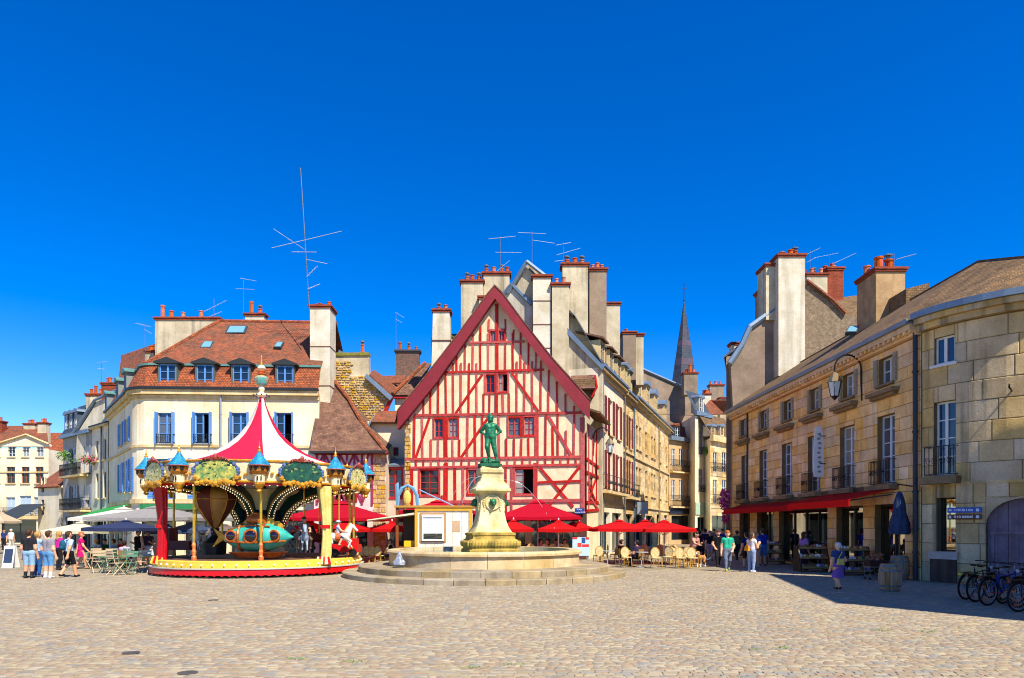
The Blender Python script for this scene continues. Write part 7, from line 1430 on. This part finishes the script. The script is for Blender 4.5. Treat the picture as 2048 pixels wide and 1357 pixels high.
for px, Y, face, lab, top, bot, hair, seat in ((192, 37, 60, 'seated guest with blond hair and blue top under the cream parasol', '#a9c4e8', '#3a3a4a', 'blond', 'blond guest in blue'), (209, 37.6, -100, 'seated guest in dark green under the cream parasol', '#2a5a48', '#2a2a30', 'dark', 'guest in dark green'), (227, 37, 90, 'seated guest in sky blue shirt below the navy parasol edge', '#7fb0e8', '#3a3a4a', 'brown', 'guest in sky blue'), (240, 38, -90, 'seated guest in red top near the parasol pole', '#b8302a', '#2a2a30', 'brown', 'guest in red'), (249, 33, 10, 'seated guest with dark hair and lilac top with back turned', '#b8a8c0', '#2a2a30', 'dark', 'guest in lilac'), (781, 36.4, 100, 'lone man in black seated by the kiosk', '#1c1a1e', '#3a4a5a', 'brown', 'lone man in black'), (1081, 37.2, -80, 'seated guest in pink shirt behind the basin', '#c87a9a', '#3a3a4a', 'dark', 'guest in pink shirt'), (1096, 38.2, 90, 'seated guest in dark clothes under the large parasol pole', '#3a3040', '#2a2a30', 'dark', 'guest in dark clothes'), (1112, 37.4, 180, 'seated guest in violet behind the basin', '#7a5aa0', '#2a2a30', 'dark', 'guest in violet'), (1130, 38, 120, 'seated guest in white shirt behind the map panel', '#d0ccd4', '#2a2a30', 'brown', 'guest in white shirt'), (1243, 35.6, -60, 'seated man in black at the lane corner terrace', '#1a181c', '#2a2a30', 'dark', 'man in black at the terrace'), (1274, 34.6, 40, 'seated guest in dark purple beside the round table', '#3a2a48', '#2a2a30', 'dark', 'guest in dark purple')):
    guest(px, Y, face, lab, top, bot, hair, seat, skin=(px % 3))

# ------------------------------------------------------------------ street furniture
y = 31.5; t = thing('map_panel', 'pale blue town map panel with red and navy blocks beside the basin', 'sign', (X_(1162, y), y, 0)); a, c = X_(1145, y), X_(1178, y); z0, z1 = Z_(1112, y), Z_(1075, y)
MB().box(a, c, y, y+.06, z0, z1).build('panel', paint('#b8d4ec', .4), t); MB().box(a, a+.07, y+.061, y+.13, 0, z1).box(c-.07, c, y+.061, y+.13, 0, z1).build('posts', paint('#8a9098', .4), t)
for (p, q, r_, s_), col in (((0, .3, .9, 1), '#d8302a'), ((.8, 1, .88, 1), '#d8302a'), ((.55, .78, .68, .98), '#1f4f8a'), ((.3, .55, .48, .7), '#e0402e'), ((.58, 1, .48, .62), '#e0302a')): MB().box(a+(c-a)*p+.004, a+(c-a)*q-.004, y-.008, y-.001, z0+(z1-z0)*r_, z0+(z1-z0)*s_).build('map_block', paint(col), t)
y = 33; t = thing('menu_board', 'white framed menu board standing at the far edge of the square', 'sign', (X_(13, y), y, 0)); a, c = X_(3, y), X_(24, y); b = MB(); b.hexa([(a, y, 0), (c, y, 0), (c, y+.05, 0), (a, y+.05, 0), (a, y+.2, 1.05), (c, y+.2, 1.05), (c, y+.25, 1.05), (a, y+.25, 1.05)]); b.hexa([(a, y+.55, 0), (c, y+.55, 0), (c, y+.5, 0), (a, y+.5, 0), (a, y+.3, 1.05), (c, y+.3, 1.05), (c, y+.255, 1.05), (a, y+.255, 1.05)]); b.build('frame', paint('#f0efe8', .5), t)
MB().hexa([(a+.05, y+.035, .25), (c-.05, y+.035, .25), (c-.05, y+.06, .25), (a+.05, y+.06, .25), (a+.05, y+.16, .9), (c-.05, y+.16, .9), (c-.05, y+.19, .9), (a+.05, y+.19, .9)]).build('slate', paint('#2f3f5a', .6), t); b = MB()
for i in range(7): z = .32+i*.08; yy = y+.03+z*.19-.03; b.box(a+.09, c-.09-.05*(i % 3), yy, yy+.006, z, z+.025)
b.build('chalk_lines', paint('#c8d0d8'), t, kind='stuff')
OAK = mat('barrel_oak', '#b0906c', .85, .2, 2, .25, 12, c2='#866a4c', obj=.15, fine=.2, grain=(6, 6, .8)); HOOP = mat('hoop', '#7d848c', .5, .2, 4, .1, 14, metal=.4)
def barrel(px, py, h, label, Y=None):
    y = Y or gy(py); x = X_(px, y); t = thing('barrel', label, 'barrel', (x, y, 0), 'wine barrels by the shop'); n_ = 18; R_ = lambda f: (.27+.08*math.sin(math.pi*f))*h/.9
    for i in range(n_):
        a0, a1 = 2*math.pi*i/n_+.012, 2*math.pi*(i+1)/n_-.012; rows = []
        for j in range(8): f = j/7; rows.append([(x+R_(f)*math.cos(a0), y+R_(f)*math.sin(a0), f*h), (x+R_(f)*1.006*math.cos((a0+a1)/2), y+R_(f)*1.006*math.sin((a0+a1)/2), f*h), (x+R_(f)*math.cos(a1), y+R_(f)*math.sin(a1), f*h), (x+(R_(f)-.03)*math.cos((a0+a1)/2), y+(R_(f)-.03)*math.sin((a0+a1)/2), f*h)])
        b = loft(rows); b.poly(rows[-1]); b.build('stave', OAK, t)
    for f in (.04, .2, .76, .93): MB().lathe([(R_(f-.025)+.006, (f-.025)*h), (R_(f-.025)+.012, (f-.02)*h), (R_(f+.03)+.012, (f+.03)*h), (R_(f+.03)+.004, (f+.035)*h)], (x, y, 0), 24).build('hoop', HOOP, t)
    MB().lathe([(0, h-.05), (R_(1)-.02, h-.05)], (x, y, 0), 20).build('barrel_head', OAK, t); return x, y
barrel(1780, 1183, .84, 'weathered wine barrel standing out in front of the shop'); bx, by = barrel(1799, 1160, .9, 'second wine barrel close to the wall holding the folded parasol')
t = thing('folded_parasol', 'folded navy parasol standing upright in the barrel by the shop', 'parasol', (bx, by, .85)); MB().tube([(bx, by, .86), (bx, by, 3.2)], .03, 8).build('pole', paint('#7a5a3a', .5), t); n_ = 24
rows = [[(bx+r_*(1+.2*math.cos(8*2*math.pi*q/n_+f))*math.cos(2*math.pi*q/n_), by+r_*(1+.2*math.cos(8*2*math.pi*q/n_+f))*math.sin(2*math.pi*q/n_), z) for q in range(n_)] for f, (z, r_) in enumerate(((3.28, .03), (3.2, .09), (2.9, .16), (2.5, .21), (2.1, .29), (1.75, .33), (1.68, .3)))]; loft(rows).build('furled_cloth', cloth('#3a4a68'), t, smooth=True)
def rack(px, py, w_, label, seed, tiers=3, s=1.0):
    y = gy(py); x = X_(px, y); t = thing('display_rack', label, 'display rack', (x, y, 0), 'display racks outside the shops'); m = paint('#1c1a18', .5); rr = random.Random(seed)
    for sx in (-1, 1): MB().prism([(x+sx*w_/2, y-.55*s, 0), (x+sx*w_/2, y+.3, 0), (x+sx*w_/2, y+.3, 1.15*s), (x+sx*w_/2, y-.1, 1.15*s)], (sx*.03, 0, 0)).build('side_panel', m, t)
    for k in range(tiers):
        z = .12+k*.42*s; y0 = y-.5*s+k*.16*s; MB().box(x-w_/2+.002, x+w_/2-.002, y0, y+.28, z, z+.03).build('shelf', m, t); MB().box(x-w_/2+.03, x+w_/2-.03, y0-.01, y0+.02, z+.031, z+.12).build('tray', mat('wicker', '#b08a52', .8, .2, 10, .3, 40), t)
        for i in range(int(w_/.13)):
            px_ = x-w_/2+.1+i*.13; MB().ball((px_, y0+.12+rr.uniform(-.04, .06), z+.12), (.075, .1, .09+.05*rr.random()), 7, 5).build('packet', paint(rr.choice(['#8d7ab8', '#d8c8d8', '#b0705a', '#d8b060', '#a04a3a', '#e4dcd0', '#7a5a3a'])), t)
rack(1622, 1143, 1.25, 'black tiered display rack with lilac packets left of the shop doorway', 1); rack(1706, 1150, 1.15, 'black display rack with wicker trays near the walking woman', 2); rack(1545, 1128, .9, 'small display rack with pale bundles beside the man in royal blue', 3)
t = thing('goods_trolley', 'low wheeled trolley with dark crate and baskets by the barrels', 'trolley', (X_(1752, 26), 26, 0)); x, y = X_(1752, 26), 26
MB().box(x-.35, x+.35, y-.25, y+.25, .45, .5).box(x-.33, x+.33, y-.23, y+.23, .15, .18).build('shelf', paint('#6a5a4a'), t); MB().hexa([(x-.3, y-.2, .5), (x+.3, y-.2, .5), (x+.3, y+.2, .5), (x-.3, y+.2, .5), (x-.38, y-.26, .72), (x+.38, y-.26, .72), (x+.38, y+.26, .72), (x-.38, y+.26, .72)]).build('crate', paint('#3a2622', .7), t)
for sx in (-1, 1):
    for sy in (-1, 1): MB().tube([(x+sx*.32, y+sy*.2, .08), (x+sx*.32, y+sy*.2, .45)], .015, 5).build('leg', HOOP, t); MB().tube([(x+sx*.32-.02, y+sy*.2, .05), (x+sx*.32+.02, y+sy*.2, .05)], .05, 8).build('wheel', BLK, t)
leaf_bush('dried_flowers', 'bunch of reddish dried flowers on the goods trolley', 'flowers', (x, y, .85), (.3, .22, .16), 160, [mat('dried', '#b07a4a', .8, .2, 4, 0, 10, isl=.3), PINK], 12, flower=.2, size=.06)
leaf_bush('hanging_flowers', 'magenta flowers cascading at the far corner of the stone row', 'flowers', P_(1449, 1000, 45.5), (.38, .4, .75), 420, [LILAC, PINK], 9, flower=.4, size=.1)
leaf_bush('hanging_flowers', 'lower trailing end of magenta flowers near the dark parasol of the lane', 'flowers', P_(1452, 1034, 45.4), (.25, .3, .5), 220, [LILAC, PINK], 19, flower=.5, size=.09)
leaf_bush('hanging_basket', 'green and red hanging basket by the lantern of the red house', 'flowers', P_(1016, 1101, 36), (.5, .3, .16), 200, [LEAF, mat('petal_red', '#c8201c', .7, .2, 4, 0, 10, isl=.2)], 10, flower=.35)
for px, py, lab in ((262, 1307, 'round iron manhole cover in the paving, farther of two'), (375, 1347, 'round iron manhole cover in the paving at the lower edge'), (427, 1201, 'small iron drain grate before the carousel')):
    y = gy(py); t = MB().lathe([(.13, .003), (.13, .013), (.11, .013), (.105, .009), (0, .009)], (X_(px, y), y, 0), 24).build('manhole_cover', mat('cast_iron', '#625c54', .6, .2, 6, .3, 40, metal=.3)); tag(t, lab, 'manhole cover', 'covers in the paving')
rr = random.Random(2); k = 0
for px, py in ((590, 1320), (945, 1337), (1020, 1330), (1510, 1300), (1760, 1262), (1860, 1266), (1570, 1297), (705, 1325)):
    y = gy(py); x = X_(px, y); b = MB()
    for i in range(40): a = rr.random()*6.28; r_ = .12*rr.random(); p = Vector((x+2*r_*math.cos(a), y+r_*math.sin(a), .01)); q = Vector((rr.gauss(0, .02), rr.gauss(0, .02), rr.uniform(.01, .03))); s = Vector((rr.gauss(0, 1), rr.gauss(0, 1), 0)).normalized()*.008; b.poly([p-s, p+s, p+q])
    o = b.build('paving_weeds', LEAF_B, ground, kind='stuff')

t = thing('plastic_bag', 'crumpled translucent plastic bag hanging on the basin edge', 'bag', P_(798, 1130, 26.2)); bp_ = P_(799, 1104, 26.15); bq = P_(798, 1131, 26.05); n_ = 14; rw = random.Random(6)
loft([[(bp_.x+(bq.x-bp_.x)*f+r_*(.6+.7*rw.random())*math.cos(2*math.pi*q/n_), bp_.y-.1*f+r_*.5*math.sin(2*math.pi*q/n_), bp_.z+(bq.z-bp_.z)*f) for q in range(n_)] for f, r_ in ((0, .03), (.2, .07), (.45, .13), (.75, .2), (.95, .24), (1, .18))]).build('film', mat('film', '#8f96a6', .3, .25, 8, .6, 14), t)
t = thing('overhead_cable', 'thin cable strung across the mouth of the lane', 'cable', P_(1262, 826, 56)); MB().tube([P_(1250, 822, 54), P_(1320, 829, 52), P_(1400, 832, 49), P_(1466, 826, 46.3)], .014, 4).build('wire', BLK, t)
t = thing('projecting_sign', 'grey projecting shop sign on the pale stone lane house', 'sign', P_(1272, 1025, 55)); q = FL3.pt(.4, 0, 0); MB().fbox(FL3, .4, .48, 2.95, 3.9, .25, 1.1).build('sign_panel', paint('#9fb0bc', .5), t); MB().fbox(FL3, .42, .46, 3.9, 3.96, .0, 1.1).build('bracket', IRON, t)
t = thing('wall_bracket', 'scrolled iron wall bracket high on the curved stone corner', 'bracket', FX.P(2020, 765)); u = FX.u(2024); MB().fbox(FX, u-.02, u+.02, 6.4, 6.44, .01, .9).build('arm', IRON, t); MB().tube([FX.pt(u, 6.42+.12*math.sin(q*.6)*(1-q/14), .85+.12*math.cos(q*.6)*(1-q/14)) for q in range(12)], .018, 5).build('scroll', IRON, t)
# ------------------------------------------------------------------ bicycles
def bicycle(x, y, rz, frame, accent, label, lean=3, rackb=True):
    M_ = Matrix.Translation((x, y, 0)) @ Matrix.Rotation(R(rz), 4, 'Z') @ Matrix.Rotation(R(lean), 4, 'X'); t = thing('bicycle', label, 'bicycle', (x, y, 0), 'bicycles parked by the arched door'); fm = paint(frame, .35); am = paint(accent, .4); TY = mat('tyre', '#121214', .85, .1, 6, .1, 40); RM = mat('rim', '#9aa0a8', .35, .1, 4, 0, 10, metal=.5)
    for wx in (-.52, .53):
        tr_ = MB().tube([(wx+.325*math.cos(q*math.pi/16), 0, .345+.325*math.sin(q*math.pi/16)) for q in range(33)], .026, 8, cap=False).xf(M_).build('wheel', TY, t); MB().tube([(wx+.293*math.cos(q*math.pi/16), 0, .345+.293*math.sin(q*math.pi/16)) for q in range(33)], .011, 6, cap=False).xf(M_).build('rim', RM, tr_); s = MB()
        for q in range(24): a = 2*math.pi*q/24; s.tube([(wx+.02*math.cos(a+1.2), .03*(-1)**q, .345+.02*math.sin(a+1.2)), (wx+.29*math.cos(a), 0, .345+.29*math.sin(a))], .0025, 3)
        s.tube([(wx, -.05, .345), (wx, .05, .345)], .028, 8); s.xf(M_).build('spokes', RM, tr_, kind='stuff'); g = MB()
        for q in (0.6, 2.4, 4.4): g.ball((wx+.2*math.cos(q), .012, .345+.2*math.sin(q)), (.06, .01, .025), 6, 4)
        g.xf(M_).build('wheel_reflectors', paint('#e8701c', .3), tr_, kind='stuff'); f = MB(); f.tube([(wx+.365*math.cos(a), 0, .345+.365*math.sin(a)) for a in [R(20+q*12) for q in range(13)]], .02, 6).xf(M_); f.build('mudguard', paint('#1c1c20', .4), t)
    T = lambda pts, r, nm, m: MB().tube(pts, r, 8).xf(M_).build(nm, m, t)
    T([(-.08, 0, .3), (.42, 0, .72)], .022, 'down_tube', fm); T([(-.2, 0, .72), (.42, 0, .8)], .019, 'top_tube', fm); T([(-.08, 0, .3), (-.22, 0, .84)], .018, 'seat_tube', fm); T([(-.22, 0, .84), (-.235, 0, .92)], .013, 'seat_post', RM); T([(.4, 0, .86), (.44, 0, .68)], .021, 'head_tube', fm)
    for s in (-1, 1): T([(-.52, s*.05, .345), (-.09, s*.03, .3)], .01, 'chain_stay', am); T([(-.52, s*.05, .345), (-.2, s*.025, .7)], .01, 'seat_stay', fm); T([(.44, s*.04, .68), (.47, s*.05, .55), (.53, s*.05, .345)], .012, 'fork', fm)
    T([(.4, 0, .86), (.38, 0, 1.0)], .014, 'stem', RM); T([(.26, -.3, 1.02), (.38, -.16, 1.03), (.4, 0, 1.0), (.38, .16, 1.03), (.26, .3, 1.02)], .013, 'handlebar', BLK); b = MB(); b.ball((-.27, 0, .94), (.13, .075, .03), 10, 6); b.ball((-.13, 0, .945), (.1, .03, .024), 8, 5); b.xf(M_).build('saddle', BLK, t, smooth=True); b = MB(); b.tube([(-.08+.09*math.cos(q*math.pi/9), .05, .3+.09*math.sin(q*math.pi/9)) for q in range(19)], .01, 5); b.tube([(-.08, .06, .3), (.02, .06, .16)], .012, 6); b.tube([(-.08, -.06, .3), (-.18, -.06, .44)], .012, 6); b.box(-.02, .07, .06, .15, .145, .165); b.box(-.23, -.14, -.15, -.06, .435, .455); b.xf(M_).build('crankset', BLK, t)
    if rackb:
        b = MB()
        for s in (-1, 1): b.tube([(-.78, s*.06, .74), (-.3, s*.06, .75)], .009, 5); b.tube([(-.55, s*.06, .74), (-.52, s*.06, .36)], .008, 5)
        b.box(-.78, -.34, -.06, .06, .742, .75); b.xf(M_).build('carrier', BLK, t); MB().box(-.84, -.8, -.04, .04, .68, .74).xf(M_).build('tail_lamp', paint('#c8c81c' if 'yellow' in label else '#5a1014', .3), t)
    MB().ball((.5, 0, .84), (.05, .045, .05), 10, 6).xf(M_).build('headlamp', paint('#c8ccd0', .2), t)
for px, py, rz, fc, ac, lab, ln in ((1956, 1198, 24, '#1c2026', '#2a2a30', 'rearmost dark bicycle with yellow tail lamp nearest the wall', 3), (1978, 1203, 22, '#20242c', '#e0701c', 'dark bicycle with orange wheel reflectors second in the row', -2), (2004, 1210, 20, '#1f3f9c', '#e0203a', 'blue framed bicycle with red chain stays in the middle of the row', 3), (2072, 1223, 14, '#26262c', '#d81c34', 'black bicycle with red accents nearest the viewer, cut by the frame', 3), (2030, 1206, 25, '#1c2430', '#e06a1c', 'dark bicycle with orange details wedged between the blue one and the wall', -3), (2066, 1214, 20, '#2a4a7a', '#1c1c20', 'bicycle with silver blue top tube behind the nearest one', -3)):
    y = gy(py); bicycle(X_(px, y)+.0, y, rz, fc, ac, lab, ln)
